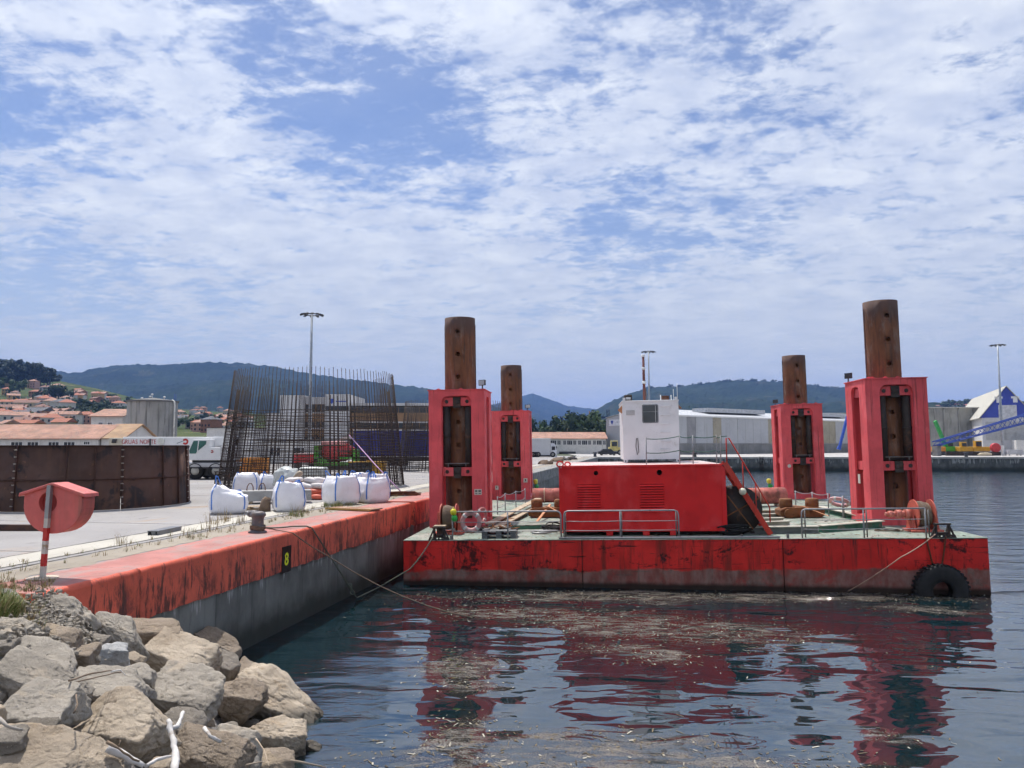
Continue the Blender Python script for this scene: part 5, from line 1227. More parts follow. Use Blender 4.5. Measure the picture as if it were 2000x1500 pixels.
# ---- pallet and brown roll
def pallet(label, px, py, rot, w_=1.0, d_=.8, name='pallet', mat=None):
    p = gp(px, py); t = thing(name, label, 'pallet', T(p.x, p.y, QZ) @ RZ(R(rot))); mat = mat or WOOD
    for i in range(6):
        b = MB(); y = -d_ / 2 + d_ * (i + .5) / 6; b.bx(-w_ / 2, w_ / 2, y - .05, y + .05, .105, .125); b.build('deck_board', mat, t)
    for y in (-d_ / 2 + .05, 0, d_ / 2 - .05):
        for x in (-w_ / 2 + .06, 0, w_ / 2 - .06): b = MB(); b.bx(x - .06, x + .06, y - .045, y + .045, .022, .104); b.build('block', mat, t)
        b = MB(); b.bx(-w_ / 2, w_ / 2, y - .045, y + .045, 0.002, .021); b.build('bottom_board', mat, t)
    return t
pallet('pale wooden pallet on the ground left of the brown mat roll', 488, 995, 8)
p = gp(516, 999); b = MB()
pts = [(0, 0, .0), (.02, .01, .2), (.06, .03, .38), (.1, .06, .50)]; b.tube(pts, [.20, .19, .16, .11], 14)
V = np.array(b.v); V += (fbm(V * 9, 3) * .025)[:, None] * np.array([1, 1, .3]); V[:, 2] = np.maximum(V[:, 2], .002); b.v = [tuple(v) for v in V]
tag(place(b.build('mat_roll', M('coir_brown', (.17, .12, .085), .95, bump=.5, bs=60)), T(p.x, p.y, QZ)), 'brown rolled mat leaning against the upright bulk bag', 'mat')
# ---- sacks
OSK = M('sack_orange', (.62, .13, .075), .6, var=.15, bump=.15); WSK = M('sack_white', (.62, .58, .57), .6, var=.1, bump=.15)
def sack_mesh(seed, mat):
    bm = bmesh.new(); bmesh.ops.create_icosphere(bm, subdivisions=3, radius=1); V = np.array([v.co[:] for v in bm.verts])
    V = np.sign(V) * np.abs(V) ** .7; V = V * np.array([.42, .27, .13]); V += (fbm(V * 5 + seed * 9, 3) * .03)[:, None]; V[:, 2] = np.maximum(V[:, 2], -.12)
    for v, c in zip(bm.verts, V): v.co = c
    me = bpy.data.meshes.new('sack'); bm.to_mesh(me); bm.free()
    for pl_ in me.polygons: pl_.use_smooth = True
    me.materials.append(mat); return me
SO = [sack_mesh(i, OSK) for i in range(3)]; SWm = [sack_mesh(i + 5, WSK) for i in range(2)]
base = gp(596, 976); rr = random.Random(12); k = 0
slabels = [('orange', 'lowest'), ('white', 'upper')]
for (dx, dy, z, col) in [(-.7, .5, .13, 0), (.0, .3, .13, 0), (.62, .1, .13, 0), (-.35, .9, .13, 0), (.5, .8, .13, 0), (-.45, .45, .36, 0), (.25, .3, .36, 0), (.6, .6, .36, 0), (-.9, .8, .36, 0), (-.7, .7, .58, 0), (.0, .5, .58, 1), (.45, .35, .58, 1), (.2, .6, .8, 1), (.5, .7, .8, 1), (-.75, .8, .8, 1)]:
    o = obj('cement_sack', rr.choice(SWm if col else SO)); place(o, T(base.x + dx, base.y + dy, QZ + z) @ RZ(rr.uniform(-.6, .6)) @ Matrix.Rotation(rr.uniform(-.15, .15), 4, 'Y'))
    tag(o, 'plump white sack lying on top of the orange sack heap' if col else 'plump orange sack in the heap between the bulk bags', 'sack', 'white sacks on the heap' if col else 'orange sacks in the heap'); k += 1
# ---- wrapped bundles
FILM = M('stretch_film', (.55, .58, .56), .25, var=.12, vs=4, patch=(.66, .68, .68), ps=5, bump=.4, bs=18, bd=.03)
def lump(name, label, cat, px, py, Y, w_, d_, h_, mat, pw=.55, seed=1, amp=.06):
    p = W(px, py, Y=Y); bm = bmesh.new(); bmesh.ops.create_icosphere(bm, subdivisions=4, radius=1); V = np.array([v.co[:] for v in bm.verts])
    V = np.sign(V) * np.abs(V) ** pw * np.array([w_ / 2, d_ / 2, h_ / 2]); V += (fbm(V * 4.5 + seed * 5, 4) * amp)[:, None] * np.array([1, 1, .8]); V[:, 2] += h_ / 2
    for v, c in zip(bm.verts, V): v.co = c
    me = bpy.data.meshes.new(name); bm.to_mesh(me); bm.free(); me.materials.append(mat)
    for pl_ in me.polygons: pl_.use_smooth = True
    o = obj(name, me); place(o, T(p.x, p.y, max(p.z, QZ))); return tag(o, label, cat)
pallet('wooden pallet under the film wrapped block behind the sacks', 612, 952, 3, 1.5, .9); 
p = gp(612, 952)
lump('wrapped_block', 'flat topped pallet load wrapped in pale film behind the orange sacks', 'pallet load', 612, 952, p.y, 1.5, 1.0, 1.02, FILM, .25, 3, .02).location.z = QZ + .126
lump('plastic_bundle', 'crumpled bundle of white plastic film left of the wrapped block', 'bundle', 558, 955, 38.6, 1.1, .9, 1.28, FILM, .75, 4, .12).location.z = QZ
b = MB(); p = gp(582, 968)
b.tube([(p.x - .1, p.y, QZ + .85), (p.x + .08, p.y - .2, QZ + 1.0), (p.x + .28, p.y - .3, QZ + 1.12)], [.12, .15, .06], 8); V = np.array(b.v); V += (fbm(V * 7, 3) * .05)[:, None]; b.v = [tuple(v) for v in V]
tag(b.build('paper_wad', M('kraft_paper', (.40, .33, .25), .8, bump=.4, bs=12, bd=.03)), 'torn brown paper wad on top of the sack heap', 'paper')

# ---- boards, rusty bundles
a, c, e_ = gp(641, 994), gp(745, 989), gp(700, 1003)
b = MB(); p = gp(692, 996)
brd = thing('timber_board', 'flat rusty brown shuttering board on the quay edge before the full bags', 'board', T(p.x, p.y, QZ) @ RZ(R(-22)))
b.bx(-.95, .95, -.42, .42, .03, .075); b.build('sheet', M('ply_brown', (.30, .16, .10), .8, var=.25, vs=3, patch=(.42, .34, .25), ps=2), brd, .006)
for x in (-.8, 0, .8): b = MB(); b.bx(x - .04, x + .04, -.40, .40, .002, .03); b.build('bearer', WOOD, brd)
b = MB(); b.bx(-.96, .96, -.445, -.42, .028, .09); b.build('edge_batten', M('batten_yellow', (.45, .30, .10), .8), brd)
rr = random.Random(4); p = gp(775, 968); rb = thing('rebar_bundle', 'low pile of rusty bent reinforcing bars beside the rebar cage', 'rebar pile', T(p.x, p.y, QZ) @ RZ(R(20)))
for k in range(14):
    y = rr.uniform(-.5, .5); z = .03 + .035 * (k // 3); x0 = rr.uniform(-1.1, -.7); x1 = rr.uniform(.7, 1.2); b = MB()
    b.tube([(x0, y, z), ((x0 + x1) / 2, y + rr.uniform(-.08, .08), z + .02), (x1, y + rr.uniform(-.1, .1), z)], .03, 6); b.build('bar', RUST, rb)
# ---- trestle by the crane
p = gp(434, 958); tr = thing('folding_trestle', 'dark folding trestle standing beside the rebar cage', 'trestle', T(p.x, p.y, QZ) @ RZ(.2))
for sx in (-.35, .35):
    for sy in (-1, 1): b = MB(); b.bar((sx, sy * .3, 0), (sx, sy * .05, .95), .05, .04); b.build('leg', DARKI, tr)
for z, y in ((.25, .23), (.5, .17), (.75, .11)):
    for sy in (-1, 1): b = MB(); b.bar((-.35, sy * y, z), (.35, sy * y, z), .05, .03); b.build('rung', DARKI, tr)
b = MB(); b.bx(-.42, .42, -.07, .07, .95, 1.0); b.build('top', DARKI, tr)

# ---- rebar cages
REB = M('rebar_dark', (.042, .028, .024), .8, 0, var=.25, vs=3, bump=.2)
def cage(label, cx, cy, z0, R0, R1, H, nv, nh, hfrac, detail=True, seed=1, rad=.017):
    t = thing('rebar_cage', label, 'rebar cage', T(cx, cy, z0), 'conical rebar cages'); rr = random.Random(seed)
    b = MB(); L = math.hypot(H, R0 - R1); b.cyl((0, 0, 0), (0, 0, L), rad, n=5); vm = b.mesh('vertical_bar', REB)
    tilt = math.atan2(R0 - R1, H); inner = MB()
    for i in range(nv):
        a = 2 * math.pi * i / nv; s_ = 1 - rr.uniform(0, .02)
        X = RZ(a) @ T(R0, 0, 0) @ Matrix.Rotation(-tilt, 4, 'Y') @ Matrix.Diagonal((1, 1, s_, 1))
        if detail: obj('vertical_bar', vm, t, X)
        else: inner.cyl(X @ Vector((0, 0, 0)), X @ Vector((0, 0, L)), rad, n=4)
        a2 = a + math.pi / nv; hi = H * (.84 + rr.uniform(-.02, .02)); k0, k1 = R0 - .32, R0 - .32 + (R1 - R0) * .84
        inner.cyl((k0 * math.cos(a2), k0 * math.sin(a2), .05), (k1 * math.cos(a2), k1 * math.sin(a2), hi), rad * .9, n=4)
    for j in range(nh):
        z = .12 + H * hfrac * j / (nh - 1); r_ = R0 + (R1 - R0) * z / H
        pts = [((r_ + rad * 1.7) * math.cos(2 * math.pi * i / 72), (r_ + rad * 1.7) * math.sin(2 * math.pi * i / 72), z + .03 * math.sin(i * .7 + j)) for i in range(72)]
        if detail: b = MB(); b.tube(pts, rad * .8, 4, closed=True); b.build('hoop', REB, t)
        else: inner.tube(pts, rad * .8, 4, closed=True)
        ri = r_ - .30
        if j % 2 == 0: inner.tube([(ri * math.cos(2 * math.pi * i / 60), ri * math.sin(2 * math.pi * i / 60), z) for i in range(60)], rad * .8, 4, closed=True)
    o = inner.build('inner_bars', REB, t); o['kind'] = 'stuff'
    return t
cage('tall tapering rebar cage behind the white bulk bags', -11.7, 45.6, QZ + .02, 5.3, 4.55, 6.6, 124, 27, .62)
cage('farther rebar cage half hidden by the near left tower', -5.2, 71, QZ + .02, 5.2, 4.6, 6.3, 90, 24, .62, False, 2, .024)
# ---- violet strap from the pump to the bar pile
a, c = W(682, 850, Y=42.0), W(795, 973, Y=36)
b = MB(); b.tube([a, a.lerp(c, .5) + Vector((0, 0, -.06)), c], .03, 5); tag(b.build('ratchet_strap', M('strap_violet', (.42, .25, .42), .7)), 'pinkish strap stretched from the rebar cage down to the bar pile', 'strap')
# ================================================================== BACKGROUND
def X_at(px, Y): return W(px, 868, Y=Y).x
def Z_at(py, Y): return W(1000, py, Y=Y).z
TILE = M('terracotta_tiles', (.37, .205, .15), .85, var=.22, vs=.6, patch=(.25, .17, .13), ps=.9, pt=(.48, .66), pa=.8, streak=(.24, .13, .10), ss=2.5, bump=.5, bs=9, bd=.06)
TILE2 = M('ochre_tiles', (.36, .235, .14), .85, var=.2, vs=.6, patch=(.34, .19, .11), ps=.5, bump=.4, bs=9, bd=.05)
RENDER = M('white_render', (.60, .59, .57), .8, var=.08, streak=(.35, .33, .30), ss=.6, st=(.55, .75), sa=.5, bump=.05)
GLASS = M('window_glass', (.03, .035, .045), .12, bump=0, var=.4, vs=.7)
OLDC = M('stained_concrete', (.30, .30, .285), .85, var=.18, vs=.25, streak=(.10, .10, .095), ss=.35, st=(.5, .68), sa=.75, bump=.15, bs=6)
WPAINT = M('crane_white', (.72, .72, .72), .4, var=.04, streak=(.45, .42, .38), ss=1.5, st=(.62, .8), sa=.4, bump=0)
YEL = M('machine_yellow', (.55, .30, .03), .5, var=.12); ORG = M('machine_orange', (.58, .22, .03), .5, var=.12)
GREENM = M('machine_green', (.09, .36, .04), .45, var=.12); BLUEM = M('machine_blue', (.03, .07, .33), .45, var=.1); DKGREY = M('dark_grey', (.05, .05, .055), .6)
REDM = M('machine_red', (.52, .045, .05), .4, var=.12)
def wheel_mesh(r_, w_, hub=None):
    b = MB(); b.lathe([(r_ * .44, -w_ * .4), (r_ * .92, -w_ * .5), (r_, -w_ * .35), (r_, w_ * .35), (r_ * .92, w_ * .5), (r_ * .5, w_ * .4)], 24, Matrix.Rotation(R(90), 4, 'X'), 0, True, False)
    ty_ = b.mesh('tyre', BLACK); b = MB(); b.lathe([(.001, -w_ * .2), (r_ * .16, -w_ * .42), (r_ * .2, -w_ * .2), (r_ * .36, -w_ * .28), (r_ * .46, -w_ * .43), (r_ * .46, w_ * .43), (.001, w_ * .3)], 20, Matrix.Rotation(R(90), 4, 'X'))
    return ty_, b.mesh('rim', hub or M('rim_grey', (.42, .40, .36), .5, .2))
def add_wheel(parent, x, y, z, ms):
    w_ = obj('wheel', ms[0], parent, T(x, y, z)); obj('rim', ms[1], w_); return w_
WH6 = wheel_mesh(.58, .42); WH5 = wheel_mesh(.5, .35)

# ---- mobile crane
CY = 53.; cX = lambda px: X_at(px, CY); cZ = lambda py: Z_at(py, CY)
mc = thing('mobile_crane', 'white mobile crane with red lettering on its boom behind the form ring', 'crane', T(0, CY, 0))
b = MB(); b.bx(cX(238), cX(449), 0, 2.5, cZ(912), cZ(904)); b.build('carrier_deck', M('carrier_grey', (.42, .42, .43), .5), mc, .02)
b = MB(); b.bx(cX(242), cX(447), .32, 2.2, cZ(930), cZ(912)); b.build('chassis', DKGREY, mc); b = MB(); b.bx(cX(366), cX(440), .02, .3, cZ(915), cZ(912)); b.build('mudguard', DKGREY, mc)
for px in (262, 300, 382, 422.5):
    for yy in (.2, 2.3): add_wheel(mc, cX(px), yy, QZ + .58, WH6)
b = MB(); b.prism([(cX(369), cZ(899)), (cX(408), cZ(899)), (cX(408), cZ(858)), (cX(375), cZ(858)), (cX(366), cZ(880))], -1.0, 0, T(0, .1, 0) @ XZ, 0); cabn = b.build('cab', WPAINT, mc, .03)
b = MB(); b.prism([(cX(370), cZ(886)), (cX(369), cZ(880)), (cX(377), cZ(861)), (cX(402), cZ(861)), (cX(401), cZ(868)), (cX(384), cZ(882)), (cX(382), cZ(886))], 0, .02, T(0, .1, 0) @ XZ, 0); b.build('cab_glass', M('green_glass', (.04, .13, .11), .1, bump=0), cabn)
b = MB(); b.bar((cX(385), .075, cZ(884)), (cX(387), .075, cZ(860)), .03, .06); b.build('pillar', WPAINT, cabn)
b = MB(); b.bx(cX(403), cX(430), .05, 2.3, cZ(899), cZ(874)); hs_ = b.build('engine_housing', WPAINT, mc, .03)
b = MB(); b.bx(cX(430), cX(449), .05, 2.3, cZ(899), cZ(872)); b.build('counterweight', M('counterweight_grey', (.55, .55, .56), .5), mc, .03)
b = MB(); b.bx(cX(373), cX(440), .3, 2.2, cZ(905), cZ(899)); b.build('slew_ring', DKGREY, mc)
b = MB(); b.bx(cX(225), cX(447), 1.0, 2.0, cZ(871), cZ(853)); bm_ = b.build('boom', WPAINT, mc, .03)
b = MB(); b.bx(cX(196), cX(226), 1.1, 1.9, cZ(870), cZ(855)); b.build('boom_head', M('boom_head_cream', (.55, .5, .4), .5), bm_, .03)
for k in range(3):
    b = MB(); b.cyl((cX(204 + 3 * k), 1.02, cZ(865)), (cX(206 + 3 * k), 1.02, cZ(857)), .06, n=6); b.build('head_sheave', DKGREY, bm_)
b = MB(); b.bx(cX(405), cX(449), 1.05, 1.95, cZ(853), cZ(851)); b.build('boom_top_plate', WPAINT, bm_)
b = MB(); b.add([(cX(412), 1.2, cZ(873)), (cX(447), 1.2, cZ(873)), (cX(447), 1.2, cZ(856)), (cX(436), 1.2, cZ(856)), (cX(412), 1.9, cZ(873)), (cX(447), 1.9, cZ(873)), (cX(447), 1.9, cZ(856)), (cX(436), 1.9, cZ(856))], [(0, 1, 2, 3), (5, 4, 7, 6), (0, 3, 7, 4), (1, 5, 6, 2), (3, 2, 6, 7)]); b.build('turret', WPAINT, mc)
tx = cX(223.5); LET = M('letter_red', (.42, .035, .03), .5, bump=0)
letters('letter', 'GRUAS NORTE', .44, LET, bm_, T(tx, .985, cZ(866.8)) @ XZ, .004, .80, .07)
def ring_logo(parent, x, y, z, r_):
    b = MB(); out = [(r_ * math.cos(R(a)), r_ * math.sin(R(a))) for a in range(-150, 151, 15)] + [(r_ * .42 * math.cos(R(a)), r_ * .42 * math.sin(R(a))) for a in range(150, -151, -15)]
    b.prism(out, 0, .012, T(x, y, z) @ XZ); b.build('round_logo', LET, parent)
ring_logo(bm_, cX(350), .995, cZ(862.5), .21); ring_logo(hs_, cX(414), .04, cZ(882), .10)
b = MB(); b.bar((cX(333), .99, cZ(866)), (cX(346), .99, cZ(861)), .01, .05, up=(0, 0, 1)); b.build('logo_stroke', M('logo_grey', (.2, .25, .28), .5), bm_)
b = MB(); b.cyl((cX(302), .9, cZ(862)), (cX(302), .99, cZ(862)), .24, n=20); b.build('hook_sheave', M('sheave_cream', (.6, .6, .55), .4), bm_)
b = MB(); b.bx(cX(280) - .05, cX(280) + .05, .95, 1.0, cZ(871), cZ(857)); b.build('boom_band', DKGREY, bm_)
b = MB(); b.tube([(cX(430), -.1, cZ(919)), (cX(462), -.2, cZ(919.5))], .04, 6); b.build('outrigger_rod', GALV, mc)

# ---- orange and yellow gensets, drum machine, blue trailer
def box_thing(name, label, cat, Y, d_, x0, x1, y0, y1, mat, bev=.03):
    t = thing(name, label, cat, T(0, Y, 0)); b = MB(); b.bx(X_at(x0, Y), X_at(x1, Y), 0, d_, Z_at(y1, Y), Z_at(y0, Y)); b.build('body', mat, t, bev); return t
t = box_thing('orange_cabinet', 'orange equipment cabinet standing inside view of the cage beside the crane', 'cabinet', 58, 1.4, 452, 516, 894, 926, ORG)
for px in (462, 472, 495): b = MB(); b.bx(X_at(px, 58), X_at(px + 6, 58), -.02, 0, Z_at(912, 58), Z_at(902, 58)); b.build('vent', M('burnt_orange', (.3, .1, .02), .6), t)
for px in (456, 510): b = MB(); b.bx(X_at(px, 58), X_at(px + 4, 58), .1, 1.3, QZ, Z_at(926, 58)); b.build('skid', DKGREY, t)
t = thing('yellow_generator', 'yellow and black generator set behind the full bulk bags', 'generator', T(0, 49, 0)); gx = lambda p_: X_at(p_, 49); gz = lambda p_: Z_at(p_, 49)
b = MB(); b.bx(gx(682), gx(728), 0, 1.1, gz(938), gz(904)); b.build('engine_box', M('genset_black', (.045, .047, .05), .5), t, .02)
b = MB(); b.bx(gx(728), gx(750), -.02, 1.12, gz(938), gz(903)); b.build('end_panel', YEL, t, .02)
b = MB(); b.bx(gx(681), gx(750), -.02, 1.12, gz(904), gz(901.5)); b.build('roof', YEL, t)
for k in range(6): b = MB(); z = gz(930 - k * 4); b.bx(gx(684), gx(712), -.03, 0, z, z + .05); b.build('louvre_slat', DKGREY, t)
letters('letter', 'GESAN', .17, DKGREY, t, T(gx(729.5), -.03, gz(909.5)) @ XZ, .003, .9)
b = MB(); b.cyl((gx(717), .5, gz(901)), (gx(717), .5, gz(899)), .12, n=10); b.build('exhaust', YEL, t)
DY = 72.; dx = lambda p_: X_at(p_, DY); dz = lambda p_: Z_at(p_, DY)
t = thing('mixer_unit', 'red mixing drum in a bright green frame seen through the rebar cage', 'mixer', T(0, DY, 0))
X0 = T(dx(628), 1.0, dz(882)) @ Matrix.Rotation(R(90), 4, 'Y') @ Matrix.Rotation(R(0), 4, 'X'); ln = dx(672) - dx(628)
b = MB(); b.lathe([(.001, 0), (.75, .0), (.95, .25), (.98, ln * .6), (.9, ln), (.5, ln + .5), (.4, ln + .75), (.001, ln + .75)], 28, X0, 0, True); b.build('drum', REDM, t)
b = MB(); b.bx(dx(626), dx(674), 0.02, 2, dz(869), dz(862)); b.build('hood', M('pale_red', (.6, .25, .24), .4), t, .05)
for a, c, e, f in ((614, 694, 903, 909), (614, 622, 870, 903), (688, 694, 878, 903), (614, 640, 896, 903), (662, 694, 892, 896)):
    b = MB(); b.bx(dx(a), dx(c), -.1, 2.1, dz(f), dz(e)); b.build('frame_beam', GREENM, t)
b = MB(); b.bx(dx(618), dx(690), .2, 1.8, QZ, dz(909)); b.build('undercarriage', DKGREY, t)
b = MB(); b.bar((dx(655), 1, dz(862)), (dx(678), 1, dz(852)), .5, .3); b.build('chute', M('chute_grey', (.5, .48, .46), .5), t)
t = box_thing('red_tank', 'low red steel tank left of the green mixer frame', 'tank', 72, 1.6, 572, 613, 887, 904, REDM, .08)
for px in (578, 606): b = MB(); b.bx(X_at(px, 72) - .2, X_at(px, 72) + .2, .2, 1.4, QZ, Z_at(904, 72)); b.build('leg', DKGREY, t)
b = MB(); b.bx(X_at(573, 72), X_at(612, 72), -.02, 1.62, Z_at(887, 72), Z_at(885.5, 72)); b.build('lid', M('lid_pale', (.6, .4, .38), .5), t)
BY = 78.; t = thing('blue_trailer', 'long dark blue box trailer parked behind the rebar cages', 'trailer', T(0, BY, 0)); x0, x1 = X_at(690, BY), X_at(690, BY) + 13.4
b = MB(); b.bx(x0, x1, 0, 2.5, Z_at(891, BY), Z_at(841, BY)); b.build('box', M('trailer_blue', (.022, .03, .20), .45, var=.12, streak=(.05, .06, .2)), t, .03)
b = MB(); b.bx(x0 - .03, x1 + .03, -.03, 2.53, Z_at(841, BY), Z_at(839, BY)); b.build('top_rail', WPAINT, t)
b = MB(); b.bx(x0, x1, -.03, 0, Z_at(892.5, BY), Z_at(891, BY)); b.build('bottom_rail', WPAINT, t)
b = MB(); b.bx(x0 + .3, x1 - .3, .4, 2.1, QZ + .7, Z_at(892, BY)); b.build('chassis', DKGREY, t)
for xx in (x0 + 2.2, x0 + 3.5, x0 + 4.8, x0 + 11):
    for yy in (.2, 2.3): add_wheel(t, xx, yy, QZ + .5, WH5)
for k in range(14): b = MB(); b.bx(x0 + .5 + k * .95, x0 + .53 + k * .95, -.012, 0, Z_at(890, BY), Z_at(842, BY)); b.build('panel_seam', BLUEM, t)
b = MB(); b.bx(X_at(770, 80) , X_at(846, 80), -3, -2.9, QZ + .35, QZ + .5); b.bx(X_at(770, 80), X_at(846, 80), -3, -2.9, QZ, QZ + .06)
for k in range(12): b.bx(X_at(771 + 6.5 * k, 80), X_at(771 + 6.5 * k, 80) + .05, -3, -2.9, QZ + .06, QZ + .35)
tag(place(b.build('low_barrier', WPAINT), T(0, 72, 0)), 'low white barrier rail on the ground before the blue trailer', 'barrier')

# ---- lamp masts
def mast(label, px, top, Y, zb=QZ):
    t = thing('lamp_mast', label, 'lamp mast', T(X_at(px, Y), Y, zb), 'harbour lamp masts'); h = Z_at(top, Y) - zb
    b = MB(); b.cyl((0, 0, 0), (0, 0, h), .32, .14, 12); b.build('pole', M('mast_grey', (.33, .36, .40), .45, .3), t)
    b = MB(); b.tube([(1.0 * math.cos(a * math.pi / 10), 1.0 * math.sin(a * math.pi / 10), h - .25) for a in range(20)], .07, 6, closed=True)
    for k in range(4): b.cyl((0, 0, h - .1), (math.cos(k * math.pi / 2), math.sin(k * math.pi / 2), h - .25), .05, n=6)
    b.build('head_ring', DKGREY, t)
    for k in range(10):
        a = k * math.pi / 5; b = MB(); b.bx(-.28, .28, -.16, .16, -.07, .07, 0, T(1.35 * math.cos(a), 1.35 * math.sin(a), h - .25) @ RZ(a) @ Matrix.Rotation(R(18), 4, 'Y')); b.build('floodlight', DKGREY, t)
    return t
mast('tall grey lamp mast rising behind the rebar cage', 604, 611, 105); mast('grey lamp mast rising behind the white cabin', 1269, 685, 172); mast('grey lamp mast before the blue gabled warehouse', 1958, 672, 168)

# ---- concrete silo
SY = 118.; s_r = (X_at(341, SY) - X_at(250, SY)) / 2; sx = X_at(295.5, SY); sh = Z_at(783, SY) - QZ
t = thing('concrete_silo', 'round grey concrete silo with a white pipe down its right side', 'silo', T(sx, SY, QZ))
for k in range(14):
    b = MB(); a0, a1 = k * 2 * math.pi / 14 + .006, (k + 1) * 2 * math.pi / 14 - .006; n = 5
    for z in (0, sh):
        for i in range(n + 1): a = a0 + (a1 - a0) * i / n; b.v.append((s_r * math.cos(a), s_r * math.sin(a), z))
    for i in range(n): b.f.append((i, i + 1, n + 2 + i, n + 1 + i)); b.m.append(0); b.s.append(True)
    b.build('wall_panel', OLDC, t)
b = MB(); b.cyl((0, 0, 0), (0, 0, sh - .02), s_r - .06, n=48); b.build('core', M('silo_joint', (.08, .08, .078), .9), t)
b = MB(); b.lathe([(s_r + .15, sh - .25), (s_r + .15, sh), (.1, sh + .5), (.001, sh + .5)], 48, None, 0, False); b.build('roof', M('silo_roof', (.13, .13, .13), .8), t)
b = MB(); pa = R(-25); b.tube([(s_r * .93, -.8, sh + .05), (s_r + .12, -.9, sh - .15), (s_r + .25, -1, sh - .8), (s_r + .25, -1, 0)], .13, 8); b.build('downpipe', M('pipe_white', (.6, .6, .56), .5), t)
for x, y, z in ((-1.2, -1, .5), (-.2, -.5, .75), (.1, -.5, 1.1), (2.2, -1, .65)): b = MB(); b.cyl((x, y, sh), (x, y, sh + z - .2), .06, n=6); b.lathe([(.001, 0), (.2, .0), (.16, .2), (.001, .26)], 10, T(x, y, sh + z - .25)); b.build('roof_vent', WPAINT, t)
for k in range(2): b = MB(); b.cyl((s_r * .88, .3 + .6 * k, sh - 1), (s_r * .88, .3 + .6 * k, sh + 1.1), .04, n=5); b.build('ladder_rail', BLUEM, t)

# ---- buildings
def gabled(label, name, M0, w_, d_, hw, rise, wall, roof, wins=(), over=.4, cat='building', ridge_x=True):
    t = thing(name, label, cat, M0)
    b = MB(); b.bx(0, w_, 0, d_, 0, hw)
    b.add([(0, 0, hw), (0, d_, hw), (0, d_ / 2, hw + rise)], [(0, 2, 1)]); b.add([(w_, 0, hw), (w_, d_, hw), (w_, d_ / 2, hw + rise)], [(0, 1, 2)]); b.build('wall', wall, t)
    sl = rise / (d_ / 2)
    for s_ in (0, 1):
        y0, y1 = (-over, d_ / 2) if s_ == 0 else (d_ + over, d_ / 2)
        b = MB(); v = [(-over, y0, hw - over * sl), (w_ + over, y0, hw - over * sl), (w_ + over, y1, hw + rise), (-over, y1, hw + rise)]; b.add(v + [(x, y, z + .12) for x, y, z in v], [(0, 1, 2, 3), (7, 6, 5, 4), (0, 4, 5, 1), (1, 5, 6, 2), (2, 6, 7, 3), (3, 7, 4, 0)]); b.build('roof', roof, t)
    for (x0, x1, z0, z1) in wins: add_window(t, x0, x1, z0, z1)
    return t
def add_window(t, x0, x1, z0, z1, y=0, bars=2):
    b = MB(); b.bx(x0, x1, y - .02, y + .04, z0, z1); w_ = b.build('window', GLASS, t)
    b = MB(); f_ = .07
    b.bx(x0 - f_, x0, y - .06, y, z0 - f_, z1 + f_); b.bx(x1, x1 + f_, y - .06, y, z0 - f_, z1 + f_); b.bx(x0, x1, y - .06, y, z1, z1 + f_); b.bx(x0, x1, y - .08, y, z0 - f_, z0)
    for k in range(1, bars + 1): xx = x0 + (x1 - x0) * k / (bars + 1); b.bx(xx - .025, xx + .025, y - .04, y - .02, z0, z1)
    b.build('frame', WPAINT, w_)
LY = 98.; lx = lambda p_: X_at(p_, LY); lz = lambda p_: Z_at(p_, LY)
x0 = lx(-90); wins = [(lx(a) - x0, lx(c) - x0, lz(880) - QZ, lz(863.5) - QZ) for a, c in ((-60, -40), (-20, 0), (22, 44), (54, 75), (95, 115), (125, 146))] + [(lx(164) - x0, lx(175) - x0, lz(868) - QZ, lz(863) - QZ)]
gabled('long white shed with terracotta tiled roof left of the silo', 'tiled_shed', T(x0, LY, QZ), lx(192) - x0, 9, lz(856) - QZ, 1.75, RENDER, TILE, wins)
gabled('ochre roofed end of the white shed beside the silo', 'tiled_shed', T(lx(192) + .2, LY + .3, QZ), lx(234) - lx(192), 9, lz(856) - QZ + .05, 1.8, RENDER, TILE2, [])
gabled('white building with an orange hipped roof just left of the silo', 'tiled_shed', T(X_at(176, LY + 22), LY + 22, QZ), X_at(238, LY + 22) - X_at(176, LY + 22), 9, 7.0 - .2, 1.2, RENDER, TILE, [(9.5 * .28, 9.5 * .28 + .6, 4.2, 5.8), (1.2, 1.8, 4.2, 5.8)])
t = thing('flat_shed', 'low grey flat roofed shed right of the crane cab', 'building', T(X_at(403, 90), 90, QZ)); b = MB(); b.bx(0, 5, 0, 6, 0, Z_at(836, 90) - QZ); b.build('wall', RENDER, t); b = MB(); b.bx(-.1, 5.1, -.1, 6.1, Z_at(836, 90) - QZ, Z_at(835, 90) - QZ); b.build('roof', DKGREY, t)
t = thing('site_hut', 'white site hut behind the left side of the rebar cage', 'hut', T(X_at(512, 95), 95, QZ)); b = MB(); b.bx(0, 6.5, 0, 3, 0, Z_at(862, 95) - QZ); b.build('wall', RENDER, t); add_window(t, 1, 2.2, 1.0, 2.0); add_window(t, 4, 5.2, 1.0, 2.0)
b = MB(); b.bx(-.1, 6.6, -.1, 3.1, Z_at(862, 95) - QZ, Z_at(862, 95) - QZ + .1); b.build('roof', DKGREY, t)
